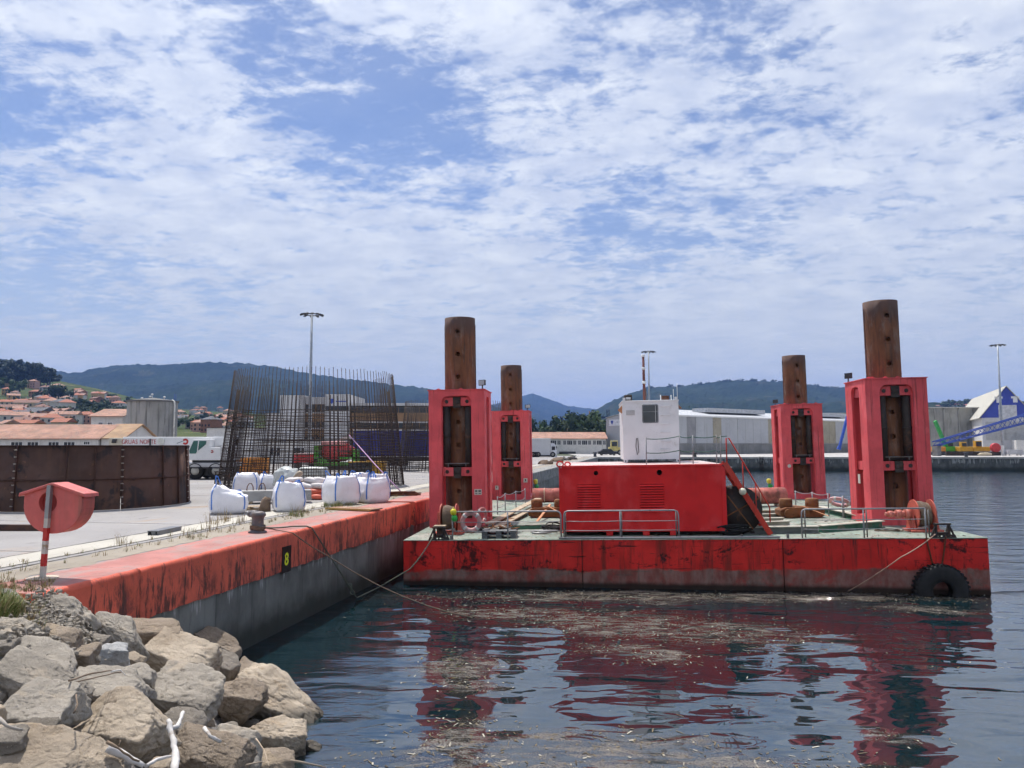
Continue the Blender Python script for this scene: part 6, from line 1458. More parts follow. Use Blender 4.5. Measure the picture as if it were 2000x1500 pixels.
# office block
OY = 132.; ox = lambda p_: X_at(p_, OY); oz = lambda p_: Z_at(p_, OY) - QZ
t = thing('office_building', 'white office block with brown brick bands behind the rebar cage', 'building', T(0, OY, QZ)); BR = M('brown_brick', (.26, .155, .085), .85, var=.15, bump=.1); OW = M('office_white', (.52, .52, .53), .75, var=.06, streak=(.35, .35, .35), ss=.4, sa=.4)
b = MB(); b.bx(ox(545), ox(592), 0, 14, 0, oz(772)); b.build('stair_tower', OW, t)
b = MB(); b.bx(ox(592) + .02, ox(634) - .02, .8, 14, 0, oz(776)); b.build('bay', BR, t)
b = MB(); b.bx(ox(634), ox(681), -.2, 14, 0, oz(770)); b.build('entrance_block', OW, t)
b = MB(); b.bx(ox(681) + .02, ox(900), .5, 14, 0, oz(789)); b.build('wing', BR, t)
b = MB(); b.bx(ox(681) + .03, ox(900) + .1, .3, 14.1, oz(795), oz(787)); b.build('parapet', OW, t); b = MB(); b.bx(ox(592) + .03, ox(634) - .03, .6, 14.1, oz(789), oz(775)); b.build('parapet', OW, t)
for za, zb in ((795, 806), (826, 837), (858, 870)):
    n_ = 16; wdt = (ox(900) - ox(681)) / n_
    for k in range(n_): b = MB(); b.bx(ox(681) + .03 + k * wdt + .05, ox(681) + (k + 1) * wdt - .05, .42, .5, oz(zb), oz(za)); b.build('window', GLASS, t)
    b = MB(); b.bx(ox(681) + .03, ox(900), .3, .5, oz(za) + .02, oz(za) + .24); b.build('ledge', OW, t)
for za, zb in ((790, 804), (824, 835), (853, 866)):
    for k in range(4): wdt = (ox(634) - ox(592)) / 4; b = MB(); b.bx(ox(592) + k * wdt + .08, ox(592) + (k + 1) * wdt - .08, .72, .8, oz(zb), oz(za)); b.build('window', GLASS, t)
    b = MB(); b.bx(ox(592) + .03, ox(634) - .03, .6, .8, oz(zb) - .26, oz(zb) - .03); b.build('ledge', OW, t)
b = MB(); b.bx(ox(634) + .05, ox(681) - .05, -.28, -.2, oz(803), oz(793)); b.build('window', GLASS, t)
b = MB(); b.prism([(-.35, .45), (.35, .45), (.35, 0), (0, -.5), (-.35, 0)], 0, .06, T(ox(647), -.2, oz(784)) @ XZ); b.build('shield_logo', BLUEM, t)
b = MB(); b.bx(ox(655), ox(675), -.26, -.2, oz(785), oz(783)); b.build('name_line', BLUEM, t)
b = MB(); b.bx(ox(514), ox(545) - .03, 1, 12, 0, oz(806)); b.build('low_wing', OW, t)
# white house on the quay behind, long tiled building, lorry
RY = 196.; rx = lambda p_: X_at(p_, RY); rz = lambda p_: Z_at(p_, RY) - QZ; x0 = rx(905)
zm = lambda v: 1030 + v / 8.335
wins = [(rx(zm(a)) - x0, rx(zm(c)) - x0, rz(868.5), rz(860.5)) for a, c in ((380, 470), (490, 540), (585, 630), (648, 730), (748, 795), (825, 872), (890, 975), (990, 1035), (1070, 1115), (1130, 1210), (1228, 1275))]
lb = gabled('long low white building with faded terracotta roof beside the grey warehouse', 'long_shed', T(x0, RY, QZ), rx(1184) - x0, 11, rz(856.5), 1.6, RENDER, TILE, wins)
b = MB(); b.bx(rx(1092) - x0, rx(1124) - x0, -.3, 0, 0, rz(882)); b.build('open_bay', DKGREY, lb)
KY = 146.; kx_ = lambda p_: X_at(p_, KY); kz_ = lambda p_: Z_at(p_, KY)
t = thing('articulated_lorry', 'white articulated lorry parked beyond the rear left tower', 'lorry', T(0, KY, 0))
b = MB(); b.bx(kx_(975), kx_(1075.5), 0, 2.5, kz_(889), kz_(856)); b.build('trailer', M('trailer_white', (.55, .56, .58), .5, var=.05), t, .03)
b = MB(); b.bx(kx_(976), kx_(1075), .3, 2.2, kz_(892), kz_(889)); b.build('chassis', DKGREY, t)
b = MB(); b.prism([(kx_(1076), kz_(894)), (kx_(1087.5), kz_(894)), (kx_(1087.5), kz_(877)), (kx_(1085.5), kz_(871)), (kx_(1083), kz_(866)), (kx_(1076), kz_(865))], 0, 2.5, T(0, 2.5, 0) @ XZ); cb_ = b.build('cab', M('cab_white', (.6, .62, .66), .35), t)
b = MB(); b.bx(kx_(1077.5), kx_(1084), -.02, 0, kz_(879), kz_(872)); b.build('side_window', GLASS, cb_); b = MB(); b.bx(kx_(1086), kx_(1087.8) + .03, .2, 2.3, kz_(879), kz_(872)); b.build('windscreen', GLASS, cb_)
for xx in (kx_(1079.5), kx_(1042), kx_(1046.5), kx_(1051)):
    add_wheel(t, xx, .1, QZ + .5, WH5)
# grey warehouse
Aw, Bw = Vector((X_at(1324, 182), 182, QZ)), Vector((X_at(1690, 232), 232, QZ)); dw = (Bw - Aw); Lw = dw.length; aw = math.atan2(dw.y, dw.x); MW = T(*Aw) @ RZ(aw)
t = thing('grey_warehouse', 'long grey warehouse with stained wall panels across the basin', 'warehouse', MW); wh = Z_at(813, 182) - QZ; depth = 24.
WG = M('panel_grey', (.42, .43, .45), .6, var=.06, vs=.3, streak=(.30, .29, .27), ss=.25, sa=.5, bump=.03); WT = M('panel_translucent', (.32, .29, .22), .5, var=.15, vs=.3); WD = M('panel_dirty', (.26, .26, .27), .6, var=.2, vs=.4); WL = M('plinth_concrete', (.22, .22, .215), .85, var=.2, vs=.3, streak=(.40, .40, .38), ss=.4, st=(.55, .7), sa=.6)
n_ = 26; pw_ = Lw / n_; rr = random.Random(8)
for k in range(n_):
    b = MB(); dpt = rr.uniform(-.02, .02); b.bx(k * pw_ + .03, (k + 1) * pw_ - .03, -.06 + dpt, .1, 2.7, wh); b.build('wall_panel', [WG, WG, WG, WT, WG, WD][(k * 5 + k // 4) % 6 if k % 3 else 0], t)
for k in range(13): b = MB(); b.bx(k * pw_ * 2 + .03, (k + 1) * 2 * pw_ - .03, -.12, .1, 0, 2.66); b.build('plinth_panel', WL, t)
b = MB(); b.bx(0, Lw, .12, depth - .1, 0, wh - .02); b.build('core', WG, t)
b = MB(); b.bx(-.2, Lw + .2, -.3, .25, wh, wh + .35); b.build('gutter', WPAINT, t)
for s_ in (0, 1):
    y0, y1 = (-.2, depth / 2) if s_ == 0 else (depth + .2, depth / 2); b = MB(); v = [(-.3, y0, wh + .2), (Lw, y0, wh + .2), (Lw, y1, wh + 2.2), (-.3, y1, wh + 2.2)]; b.add(v + [(x, y, z + .15) for x, y, z in v], [(0, 1, 2, 3), (7, 6, 5, 4), (0, 4, 5, 1), (1, 5, 6, 2), (2, 6, 7, 3), (3, 7, 4, 0)]); b.build('roof', M('roof_sheet', (.45, .46, .48), .6), t)
gx0 = MW.inverted() @ Vector((X_at(1216, 194), 194, QZ))
# gable end
b = MB(); b.prism([(0, 0), (5.5, 0), (5.5, 6.3), (depth - 6.5, 6.3), (depth - 6.5, 0), (depth, 0), (depth, wh), (depth / 2, wh + 2.3), (0, wh)], 0, .25, Matrix(((0, 0, -1, -.02), (1, 0, 0, 0), (0, 1, 0, 0), (0, 0, 0, 1))), 0); b.build('gable_wall', M('gable_grey', (.36, .37, .39), .6, var=.05), t)
b = MB(); b.bx(-.10, -.03, 5.5, depth - 6.5, 0, 6.3); b.build('doorway_shade_panel', M('doorway_shade', (.05, .045, .04), .9), t)  # dark panel paints the shade inside the open doorway
b = MB(); b.bx(-.36, -.29, 13.2, depth - 1.2, 7.2, 8.8); sg = b.build('name_board', M('board_white', (.62, .64, .68), .5, var=.03), t)
b = MB(); b.prism([(-.45, .55), (.45, .55), (.45, .1), (0, -.55), (-.45, .1)], 0, .03, Matrix(((0, 0, -1, -.362), (-1, 0, 0, depth - 2.3), (0, 1, 0, 8.0), (0, 0, 0, 1)))); b.build('shield_logo', BLUEM, sg)
b = MB(); 
for k in range(7): b.bx(-.375, -.365, depth - 4.0 - k * .75, depth - 4.5 - k * .75, 7.9, 8.35)
b.build('name_letters', M('faint_grey', (.42, .45, .52), .5), sg)
b = MB(); b.bx(16, 40, 4, 9, wh + 1.5, wh + 2.6); b.build('ridge_vent', M('roof_sheet', (.45, .46, .48)), t); b = MB(); b.bx(52, Lw - 2, 4, 9, wh + 1.5, wh + 2.6); b.build('ridge_vent', M('roof_sheet', (.45, .46, .48)), t)
# concrete bulk stores
def wall_block(label, px0, px1, ytop, Y, n_, d_=16):
    t = thing('bulk_store', label, 'storage building', T(X_at(px0, Y), Y, QZ)); L_ = X_at(px1, Y) - X_at(px0, Y); h = Z_at(ytop, Y) - QZ; w_ = L_ / n_
    for k in range(n_): b = MB(); b.bx(k * w_ + .4, (k + 1) * w_ - .02, 0, .4, 0, h); b.build('wall_panel', OLDC, t)
    for k in range(n_ + 1): b = MB(); b.bx(k * w_, k * w_ + .38, -.35, .3, 0, h - .3); b.build('pilaster', OLDC, t)
    b = MB(); b.bx(0.05, L_, .42, d_, 0, h - .02); b.build('core', OLDC, t); b = MB(); b.bx(-.1, L_ + .5, -.4, d_, h, h + .25); b.build('coping', M('pale_coping', (.45, .44, .42), .8), t)
    return t
wall_block('tall stained concrete storage walls right of the near right tower', 1815, 1932, 797, 205, 4)
wall_block('pale concrete storage block at the end of the grey warehouse', 1598, 1700, 808, 240, 3)
# blue gabled warehouse
GYY = 188.; pk = Vector((X_at(1962, GYY), GYY, 0)); lft = X_at(1920, GYY); half = pk.x - lft
MG = T(lft, GYY, QZ) @ RZ(R(-24)); t = thing('gabled_warehouse', 'white warehouse with a bright blue gable at the right edge', 'warehouse', MG); ew = Z_at(816, GYY) - QZ; ph = Z_at(757, GYY) - QZ; Wd = half * 2.05
b = MB(); b.bx(0, Wd, 0, .4, 0, ew); b.build('front_wall', M('wh_white', (.5, .5, .51), .6, var=.06, streak=(.36, .35, .33), ss=.3), t)
b = MB(); b.bx(0, Wd, .42, 60, 0, ew); b.build('core', RENDER, t)
b = MB(); b.prism([(-.3, ew), (Wd + .3, ew), (Wd / 2, ph)], 0, .5, T(0, .42, 0) @ XZ); b.build('gable', M('gable_blue', (.045, .07, .36), .5, var=.08), t)
for s_ in (0, 1):
    x0 = -.6 if s_ == 0 else Wd + .6; b = MB(); v = [(x0, -.4, ew - .2), (x0, 60, ew - .2), (Wd / 2, 60, ph + .1), (Wd / 2, -.4, ph + .1)]; b.add(v + [(x, y, z + .2) for x, y, z in v], [(0, 1, 2, 3), (7, 6, 5, 4), (0, 4, 5, 1), (1, 5, 6, 2), (2, 6, 7, 3), (3, 7, 4, 0)]); b.build('roof', M('roof_beige', (.46, .44, .38), .7), t)
b = MB(); b.bx(Wd * .33, Wd * .68, -.14, -.09, ew - .1, ew + 3.0); b.build('translucent_panel', M('gable_panel', (.5, .5, .52), .5), t)
for a in (.30, .62): b = MB(); b.bx(Wd * a, Wd * a + .9, -.14, -.09, ew + 3.6, ew + 5.0); b.bx(Wd * a - .4, Wd * a + 1.3, -.15, -.09, ew + 4.6, ew + 5.1); b.build('gable_mark', WPAINT, t)
for k in range(5): b = MB(); b.bx(Wd * (.06 + .19 * k), Wd * (.06 + .19 * k) + 2.2, -.06, 0, 3.4, ew - 1); b.build('wall_panel', M('wh_grey', (.36, .36, .36), .7, var=.1), t)
b = MB(); b.bx(Wd * .55, Wd * 1.2, -6, -.1, 0, 3.4); b.build('annexe', RENDER, t)

# ---- lattice boom
LY2 = 160.; a0, a1 = W(1829, 863, Y=LY2), W(2085, 786, Y=LY2); c0, c1 = W(1831, 871, Y=LY2), W(2085, 806, Y=LY2)
t = thing('lattice_boom', 'long blue lattice crane boom resting at a slant at the right edge', 'crane boom', T(0, 0, 0))
for dy in (0, 1.6):
    for p_, q_ in ((a0, a1), (c0, c1)): b = MB(); b.cyl(p_ + Vector((0, dy, 0)), q_ + Vector((0, dy, 0)), .13, n=6); b.build('chord', BLUEM, t)
n_ = 26
for dy in (0, 1.6):
    for k in range(n_):
        u0, u1 = k / n_, (k + 1) / n_; P_ = (a0.lerp(a1, u0), c0.lerp(c1, u1)) if k % 2 else (c0.lerp(c1, u0), a0.lerp(a1, u1)); b = MB(); b.cyl(P_[0] + Vector((0, dy, 0)), P_[1] + Vector((0, dy, 0)), .07, n=5); b.build('brace', BLUEM, t)
b = MB(); b.bx(a0.x, a0.x + .8, LY2 - .2, LY2 + 1.8, QZ, c0.z); b.build('trestle', STEELG, t); b = MB(); b.bx(a1.x - 1, a1.x, LY2, LY2 + 1.6, QZ, a1.z); b.build('trestle', STEELG, t)
# ---- machines on the far dock
def digger(label, name, px, Y, w_, col, cat='machine', arm=None, flip=1, tall=2.6):
    t = thing(name, label, cat, T(X_at(px, Y), Y, QZ)); s_ = w_ / 4
    b = MB(); b.prism(rrect(-1.7 * s_, 1.7 * s_, 0, .8, .3, .3, 4), 0, .5, T(0, .5, 0.003) @ XZ); b.prism(rrect(-1.7 * s_, 1.7 * s_, 0, .8, .3, .3, 4), 0, .5, T(0, 2.4, 0.003) @ XZ); b.build('track', DKGREY, t)
    b = MB(); b.bx(-1.6 * s_, 1.7 * s_, .1, 2.4, .85, 1.9); b.build('body', col, t, .1)
    b = MB(); b.bx(-1.2 * s_, .1, .15, 1.2, 1.9, tall + .3); cb_ = b.build('cab', col, t, .06); b = MB(); b.bx(-1.1 * s_, 0, .1, .16, 2.0, tall + .1); b.build('cab_glass', GLASS, cb_)
    if arm:
        for p_, q_, r_ in arm: b = MB(); b.bar(p_, q_, .5, .7 * r_); b.build('arm', M('arm_' + name, (.03, .08, .4) if name == 'material_handler' else (.03, .32, .07), .45), t)
    return t
Y = 172.; o_ = Vector((X_at(1690, Y), Y, QZ)); el = W(1655, 813, Y=Y) - o_; tip = W(1640, 872, Y=Y) - o_; rt_ = Vector((1.5, 1, 2.0))
digger('blue jointed grab arm machine left of the near right tower', 'material_handler', 1690, Y, 4, BLUEM, 'machine', [(rt_, el, .9), (el, tip, .7), (tip, tip + Vector((-.3, 0, -.7)), 1.0)])
o_ = Vector((X_at(1862, Y), Y, QZ)); digger('green excavator with raised boom behind the lattice boom', 'green_excavator', 1862, Y, 4.2, GREENM, 'machine', [(Vector((-1, 1, 1.6)), W(1826, 822, Y=Y) - o_, 1.0)])
digger('small yellow machine nearest the near right tower on the far dock', 'yellow_machine', 1838, 170, 2.6, ORG, tall=2.0)
digger('yellow machine in the middle of the row under the lattice boom', 'yellow_machine', 1888, 170, 3.4, YEL)
digger('larger yellow machine at the right of the row under the lattice boom', 'yellow_machine', 1918, 170, 4.4, YEL, tall=2.9)
b = MB(); x0, x1 = X_at(1848, 164), X_at(1942, 164); n_ = 9
t = thing('timber_barrier', 'long dark barrier of rails before the yellow machines', 'barrier', T(x0, 164, QZ))
for k in range(n_): b = MB(); w_ = (x1 - x0) / n_; b.bx(k * w_ + .03, (k + 1) * w_ - .03, 0, .6, 0.003, .75); b.build('section', DARKI, t)
p = W(1946, 872, Y=166); t = thing('red_pump_wheel', 'red round machine housing beside the warehouse annexe', 'machine', T(p.x, 166, QZ)); b = MB(); b.cyl((0, 0, 1.7), (0, .8, 1.7), 1.0, n=20); b.build('housing', REDM, t, .05); b = MB(); b.bx(-.9, .9, 0, .8, 0.003, .8); b.build('base', DARKI, t); b = MB(); b.bx(1.3, 1.7, 0, .4, 0, 2.2); b.build('post', WPAINT, t)
b = MB(); b.tube([(-1.4, 0, .3), (-.8, 0, .4), (.5, 0, .45), (1.4, 0, .42)], [.1, .32, .35, .2], 10); p = W(1923, 888, Y=157); tag(place(b.build('beige_tank', M('tank_beige', (.5, .42, .3), .6)), T(p.x, 157, QZ)), 'beige tank lying on the far dock edge below the machines', 'tank')
b = MB(); b.bx(0, 3.2, 0, 1.6, .3, 1.3); b.bx(.3, .5, .1, .3, 0, .3); b.bx(2.7, 2.9, .1, .3, 0, .3); b.bx(.3, .5, 1.3, 1.5, 0, .3); b.bx(2.7, 2.9, 1.3, 1.5, 0, .3); tag(place(b.build('white_skip', M('skip_white', (.5, .5, .52), .5)), T(X_at(1968, 165), 165, QZ)), 'white open skip before the gabled warehouse', 'skip')
# wheel loader and car at the warehouse door
Y = 176.; t = thing('wheel_loader', 'yellow wheel loader before the warehouse door', 'loader', T(X_at(1200, Y), Y, QZ))
b = MB(); b.bx(-1.2, 1.6, 0, 2, .9, 1.8); b.build('body', M('loader_pale', (.5, .42, .16), .6), t, .08); b = MB(); b.bx(-.7, .8, .2, 1.8, 1.8, 3.3); c_ = b.build('cab', M('loader_pale', (.5, .42, .16)), t, .05); b = MB(); b.bx(-.55, .65, .14, .2, 2.0, 3.0); b.build('cab_glass', GLASS, c_)
b = MB(); b.prism([(-2.4, .1), (-1.6, .1), (-1.5, 1.0), (-2.3, .4)], 0, 2.2, T(0, 2.1, 0) @ XZ); b.build('bucket', DKGREY, t)
for xx in (-.9, 1.2): add_wheel(t, xx, 0, .58, WH6)
Y = 168.; t = thing('parked_car', 'dark parked car before the warehouse door', 'car', T(X_at(1187, Y), Y, QZ)); b = MB()
b.prism([(-2.1, .3), (2.1, .3), (2.15, .75), (1.3, .9), (.8, 1.4), (-1.0, 1.42), (-1.6, .95), (-2.15, .85)], 0, 1.7, T(0, 1.7, 0) @ XZ); b.build('body', M('car_dark', (.02, .022, .03), .25), t, .05); b = MB(); b.prism([(-1.35, .95), (1.1, .95), (.7, 1.33), (-.9, 1.34)], 0, .02, XZ); b.build('side_glass', GLASS, t)
WHC = wheel_mesh(.32, .22)
for xx in (-1.35, 1.35): add_wheel(t, xx, .1, .32, WHC)
# bollards on the far dock and rubber heaps along the inner quay
for k, (px, lab) in enumerate(((1162, 'first black bollard on the far dock from the basin corner'), (1357, 'black bollard on the far dock below the warehouse plinth'), (1886, 'black bollard on the far dock under the yellow machines'))):
    b = MB(); b.lathe([(.35, 0), (.3, .1), (.28, .6), (.42, .75), (.4, .9), (.001, .95)], 12); tag(place(b.build('dock_bollard', DKGREY), T(X_at(px, DOCKY + 1.2), DOCKY + 1.2, QZ)), lab, 'bollard')
for k, (px, py, lab) in enumerate(((1064, 907, 'nearest brown heap of rope and rubber on the inner quay'), (1086, 902, 'middle brown heap of rope and rubber on the inner quay'), (1104, 899, 'dark heap of rope on the inner quay'), (1117, 897.5, 'farthest heap of rope on the inner quay'))):
    p = gp(px, py); bm = bmesh.new(); bmesh.ops.create_icosphere(bm, subdivisions=3, radius=1); V = np.array([v.co[:] for v in bm.verts]); V *= np.array([.9, .7, .5]); V += (fbm(V * 2.6 + k * 4, 3) * .25)[:, None]; V[:, 2] = np.maximum(V[:, 2], -.02)
    for v, c_ in zip(bm.verts, V): v.co = c_
    me = bpy.data.meshes.new('heap'); bm.to_mesh(me); bm.free(); me.materials.append(ROPE if k < 2 else DARKI); o = obj('rope_heap', me); place(o, T(p.x, p.y, QZ)); tag(o, lab, 'rope heap')
# ladders on the far dock face
for px, lab in ((1486, 'iron ladder on the far dock face behind the red stair'),):
    t = thing('dock_ladder', lab, 'ladder', T(X_at(px, DOCKY), DOCKY - .16, 0))
    for s_ in (-.3, .3): b = MB(); b.bx(s_ - .04, s_ + .04, -.04, .04, .1, QZ + .1); b.build('stile', DARKI, t)
    for k in range(8): b = MB(); b.bx(-.26, .26, -.03, .03, .25 + k * .3, .31 + k * .3); b.build('rung', DARKI, t)
# ---- far tower cranes
def tcrane(label, px, ytop, Y, jib, col, ybase=868):
    zb = 2.5; zt = Z_at(ytop, Y); x = X_at(px, Y); t = thing('tower_crane', label, 'tower crane', T(x, Y, zb)); h = zt - zb; r_ = Y / 600 * .9
    for sx in (-1, 1): b = MB(); b.bx(sx * r_ - .25, sx * r_ + .25, -.25, .25, 0, h); b.build('mast_leg', col, t)
    for k in range(int(h / (3 * r_))): b = MB(); z = k * 3 * r_; b.cyl((-r_, 0, z), (r_, 0, z + 3 * r_), .2, n=4); b.build('mast_brace', col, t)
    if jib: j = X_at(px + jib, Y) - x; b = MB(); b.bx(min(0, j), max(0, j), -.5, .5, h - 6.5, h - 5.0); b.build('jib', col, t); b = MB(); b.cyl((0, 0, h), (j * .7, 0, h - 5), .12, n=4); b.build('tie', col, t)
tcrane('orange lattice mast standing behind the tiled long building', 1154, 803, 420, 0, M('mast_orange', (.45, .2, .06), .6))
tcrane('dark blue tower crane with its jib to the left beyond the tiled roof', 1097, 813, 520, -24, M('crane_navy', (.02, .04, .10), .6)); tcrane('dark tower crane left of the white cabin', 1188, 800, 560, -15, M('crane_navy', (.02, .04, .10), .6))

# ---- trees
def tree_mesh(seed, kind):
    rr = np.random.RandomState(seed); V = []; Fc = []
    nb = 16 if kind == 'round' else 20
    for k in range(nb):
        if kind == 'round': c = rr.normal(0, 1, 3) * np.array([.28, .28, .24]) + np.array([0, 0, .60]); r_ = rr.uniform(.14, .26)
        else: zz = rr.uniform(.35, .95); c = np.append(rr.normal(0, .17, 2) * (1.25 - .5 * zz), zz); r_ = rr.uniform(.09, .17)
        for q in range(46):
            d = rr.normal(0, 1, 3); d /= np.linalg.norm(d); p = c + d * r_ * rr.uniform(.7, 1.08); a = rr.normal(0, 1, 3); a = np.cross(d, a); a /= np.linalg.norm(a); e = np.cross(d, a) + d * rr.uniform(-.6, .6); s_ = rr.uniform(.025, .06)
            n = len(V); V += [p - a * s_ - e * s_ * .6, p + a * s_ - e * s_ * .6, p + a * s_ * .6 + e * s_, p - a * s_ * .6 + e * s_]; Fc.append((n, n + 1, n + 2, n + 3))
        # dark heart so that only the edge is open
        bmv = [(c + np.array(v) * r_ * .72) for v in ((1, 0, 0), (-1, 0, 0), (0, 1, 0), (0, -1, 0), (0, 0, 1), (0, 0, -1))]; n = len(V); V += bmv
        for i, j, l in ((0, 2, 4), (2, 1, 4), (1, 3, 4), (3, 0, 4), (2, 0, 5), (1, 2, 5), (3, 1, 5), (0, 3, 5)): Fc.append((n + i, n + j, n + l))
    b = MB(); b.v = [tuple(v) for v in V]; b.f = Fc; b.m = [0] * len(Fc); b.s = [False] * len(Fc); return b
LEAF = [M('leaf_dark', (.030, .055, .026), .8, var=.45, vs=9, bump=0), M('leaf_mid', (.05, .085, .033), .8, var=.45, vs=9, bump=0), M('leaf_pine', (.022, .040, .026), .8, var=.4, vs=9, bump=0)]
TR = {(k, s_): tree_mesh(s_ * 7 + (1 if k == 'round' else 90), k).mesh('crown', LEAF[2 if k == 'tall' else s_ % 2]) for k in ('round', 'tall') for s_ in range(3)}
b = MB(); b.tube([(0, 0, -.03), (.01, 0, .3), (0, .01, .62)], [.045, .03, .012], 7); b.tube([(0.01, 0, .3), (.12, .05, .55)], [.018, .006], 5); b.tube([(0.01, 0, .34), (-.12, -.04, .6)], [.018, .006], 5); TRUNK = b.mesh('trunk', M('bark', (.10, .075, .055), .9))
trr = random.Random(21)
def tree(label, p, h, kind, group, wide=1.0):
    t = thing('tree', label, 'tree', T(*p) @ RZ(trr.uniform(0, 6)) @ Matrix.Diagonal((h * wide, h * wide, h, 1)), group)
    obj('trunk', TRUNK, t); obj('crown', TR[(kind, trr.randrange(3))], t); return t
for k in range(30):
    px = trr.uniform(-25, 98); py = interp([(-30, 760), (0, 757), (50, 756), (100, 757)], px) - trr.uniform(0, 6); tree('tall dark tree in the wood on top of the town hill', hillside(px, py), trr.uniform(17, 25) * (1 if px < 85 else .75), 'tall', 'trees of the hilltop wood', 1.0)
for (px, py, h, lab) in ((27, 775, 17, 'large round dark tree below the hilltop wood'), (112, 792, 19, 'large round dark tree in the middle of the town slope'), (78, 790, 11, 'small tree left of the large round tree on the slope'), (113, 769, 9, 'bushy tree right under the hilltop wood'), (143, 776, 8, 'small tree on the dry upper slope')):
    tree(lab, hillside(px, py), h, 'round', 'single trees on the town slope', 1.0)
for k in range(46):
    px = trr.uniform(118, 250); py = trr.uniform(797, 826) - (250 - px) * .02; tree('green tree in the belt between the hillside houses and the silo', hillside(px, py), trr.uniform(5.5, 9), 'round', 'trees of the belt left of the silo', 1.2)
for k in range(40):
    px = trr.uniform(0, 440); py = trr.uniform(770, 838) if px < 250 else trr.uniform(812, 845); tree('small tree scattered between the houses of the town', hillside(px, py), trr.uniform(4.5, 8), 'round', 'small trees among the houses', 1.1)
for k in range(44):
    px = trr.uniform(960, 1200); Y = trr.uniform(330, 480); tree('green tree in the row behind the long tiled building', Vector((X_at(px, Y), Y, 2.5)), trr.uniform(10, 15) * (1 + .25 * math.sin(px * .04)), 'round', 'trees behind the long tiled building', .95)
for k in range(16):
    px = trr.uniform(1830, 1930); Y = trr.uniform(420, 560); tree('tree on the low skyline above the concrete storage walls', on_hill(CR_F, 700, 1500, 4, px, trr.uniform(792, 800)), trr.uniform(9, 15), 'round', 'trees above the concrete storage walls', 1.2)
for k in range(34):
    px = 1262 + k * 12.5 + trr.uniform(-8, 8); cr = interp(CR_R, px); tree('tree standing out on the crest of the right hill', W(px, cr + 2.5, Y=2985), trr.uniform(9, 15), 'round', 'trees on the right hill crest', 1.5)

# ---- houses
HW = [M('house_white', (.52, .50, .47), .8, var=.1), M('house_cream', (.48, .40, .29), .8, var=.1), M('house_ochre', (.46, .30, .14), .8, var=.1), M('house_grey', (.34, .34, .35), .8, var=.1), M('house_pink', (.46, .27, .21), .8, var=.1), M('house_brick', (.26, .12, .08), .85, var=.15)]
HR = [TILE, M('tiles_red', (.34, .13, .08), .85, var=.2, bump=0), M('tiles_brown', (.22, .12, .09), .85, var=.2, bump=0), M('slate_grey', (.10, .10, .11), .8, var=.2, bump=0)]
HN = ['white', 'cream', 'ochre', 'grey', 'pink', 'brick red']; RN = ['orange tiled', 'red tiled', 'brown tiled', 'slate']
def house_parts(w_, d_, h, hip):
    b = MB(); b.bx(-w_ / 2, w_ / 2, -d_ / 2, d_ / 2, -3, h); wall = b
    r = MB(); o_ = .5; rise = d_ * .26; ins = d_ / 2 if hip else -.0
    z = h; v = [(-w_ / 2 - o_, -d_ / 2 - o_, z), (w_ / 2 + o_, -d_ / 2 - o_, z), (w_ / 2 + o_, d_ / 2 + o_, z), (-w_ / 2 - o_, d_ / 2 + o_, z), (-w_ / 2 - o_ + ins, 0, z + rise), (w_ / 2 + o_ - ins, 0, z + rise)]
    r.add(v, [(0, 1, 5, 4), (2, 3, 4, 5), (1, 2, 5), (3, 0, 4), (3, 2, 1, 0)])
    c_ = MB(); c_.bx(w_ * .2, w_ * .2 + .7, .3, 1.0, h + rise * .4, h + rise + .9)
    ws = []
    for zz in ([1.0, 3.8] if h > 5 else [1.0]):
        n_ = max(2, int(w_ / 3))
        for k in range(n_): x = -w_ / 2 + w_ * (k + .5) / n_; m_ = MB(); m_.bx(x - .55, x + .55, -d_ / 2 - .05, -d_ / 2 + .05, zz, zz + 1.4); ws.append(m_.mesh('window', GLASS))
    return wall, r, c_, ws
HV = [house_parts(10, 8, 5.8, False), house_parts(12, 9, 6.2, True), house_parts(8, 8, 3.6, False), house_parts(15, 8, 6.0, False), house_parts(9, 9, 8.2, True)]
HC = {}
hr = random.Random(33)
def house(p, rot, v, wi_, ri_, s_, label, group, wins=True):
    t = thing('house', label, 'house', T(*p) @ RZ(rot) @ Matrix.Diagonal((s_, s_, s_, 1)), group); w_, r_, c_, ws = HV[v]
    key = (v, wi_, ri_)
    if key not in HC: HC[key] = (w_.mesh('wall', HW[wi_]), r_.mesh('roof', HR[ri_]), c_.mesh('chimney', HW[wi_]))
    a, b_, c2 = HC[key]; obj('wall', a, t); rf = obj('roof', b_, t); obj('chimney', c2, rf)
    if wins:
        for m_ in ws: obj('window', m_, t)
    return t
def town(n, xr, yr, sr, where, group, sl=lambda px: 0):
    for k in range(n):
        px = hr.uniform(*xr); py = yr[0] + (yr[1] - yr[0]) * (k + hr.random()) / n + sl(px)
        wi_ = hr.choice([0, 0, 0, 1, 1, 2, 3, 4, 4, 5]); ri_ = hr.choice([0, 0, 0, 1, 1, 1, 2, 3]); v = hr.randrange(5)
        house(hillside(px, py), hr.uniform(-.7, .7), v, wi_, ri_, hr.uniform(*sr), '%s house with %s roof %s' % (HN[wi_], RN[ri_], where), group)
town(26, (0, 135), (794, 828), (.85, 1.1), 'in the dense rows above the tiled shed', 'houses above the tiled shed')
town(16, (0, 150), (826, 842), (.75, .95), 'just over the roof of the tiled shed', 'houses just over the tiled shed')
town(18, (115, 235), (768, 800), (.7, .95), 'high on the slope right of the round trees', 'houses high on the slope', lambda px: (px - 165) * .10)
town(12, (5, 115), (752, 790), (.65, .9), 'scattered on the green upper slope', 'houses on the upper slope')
town(10, (140, 250), (826, 842), (.6, .85), 'low down beside the silo', 'houses low beside the silo')
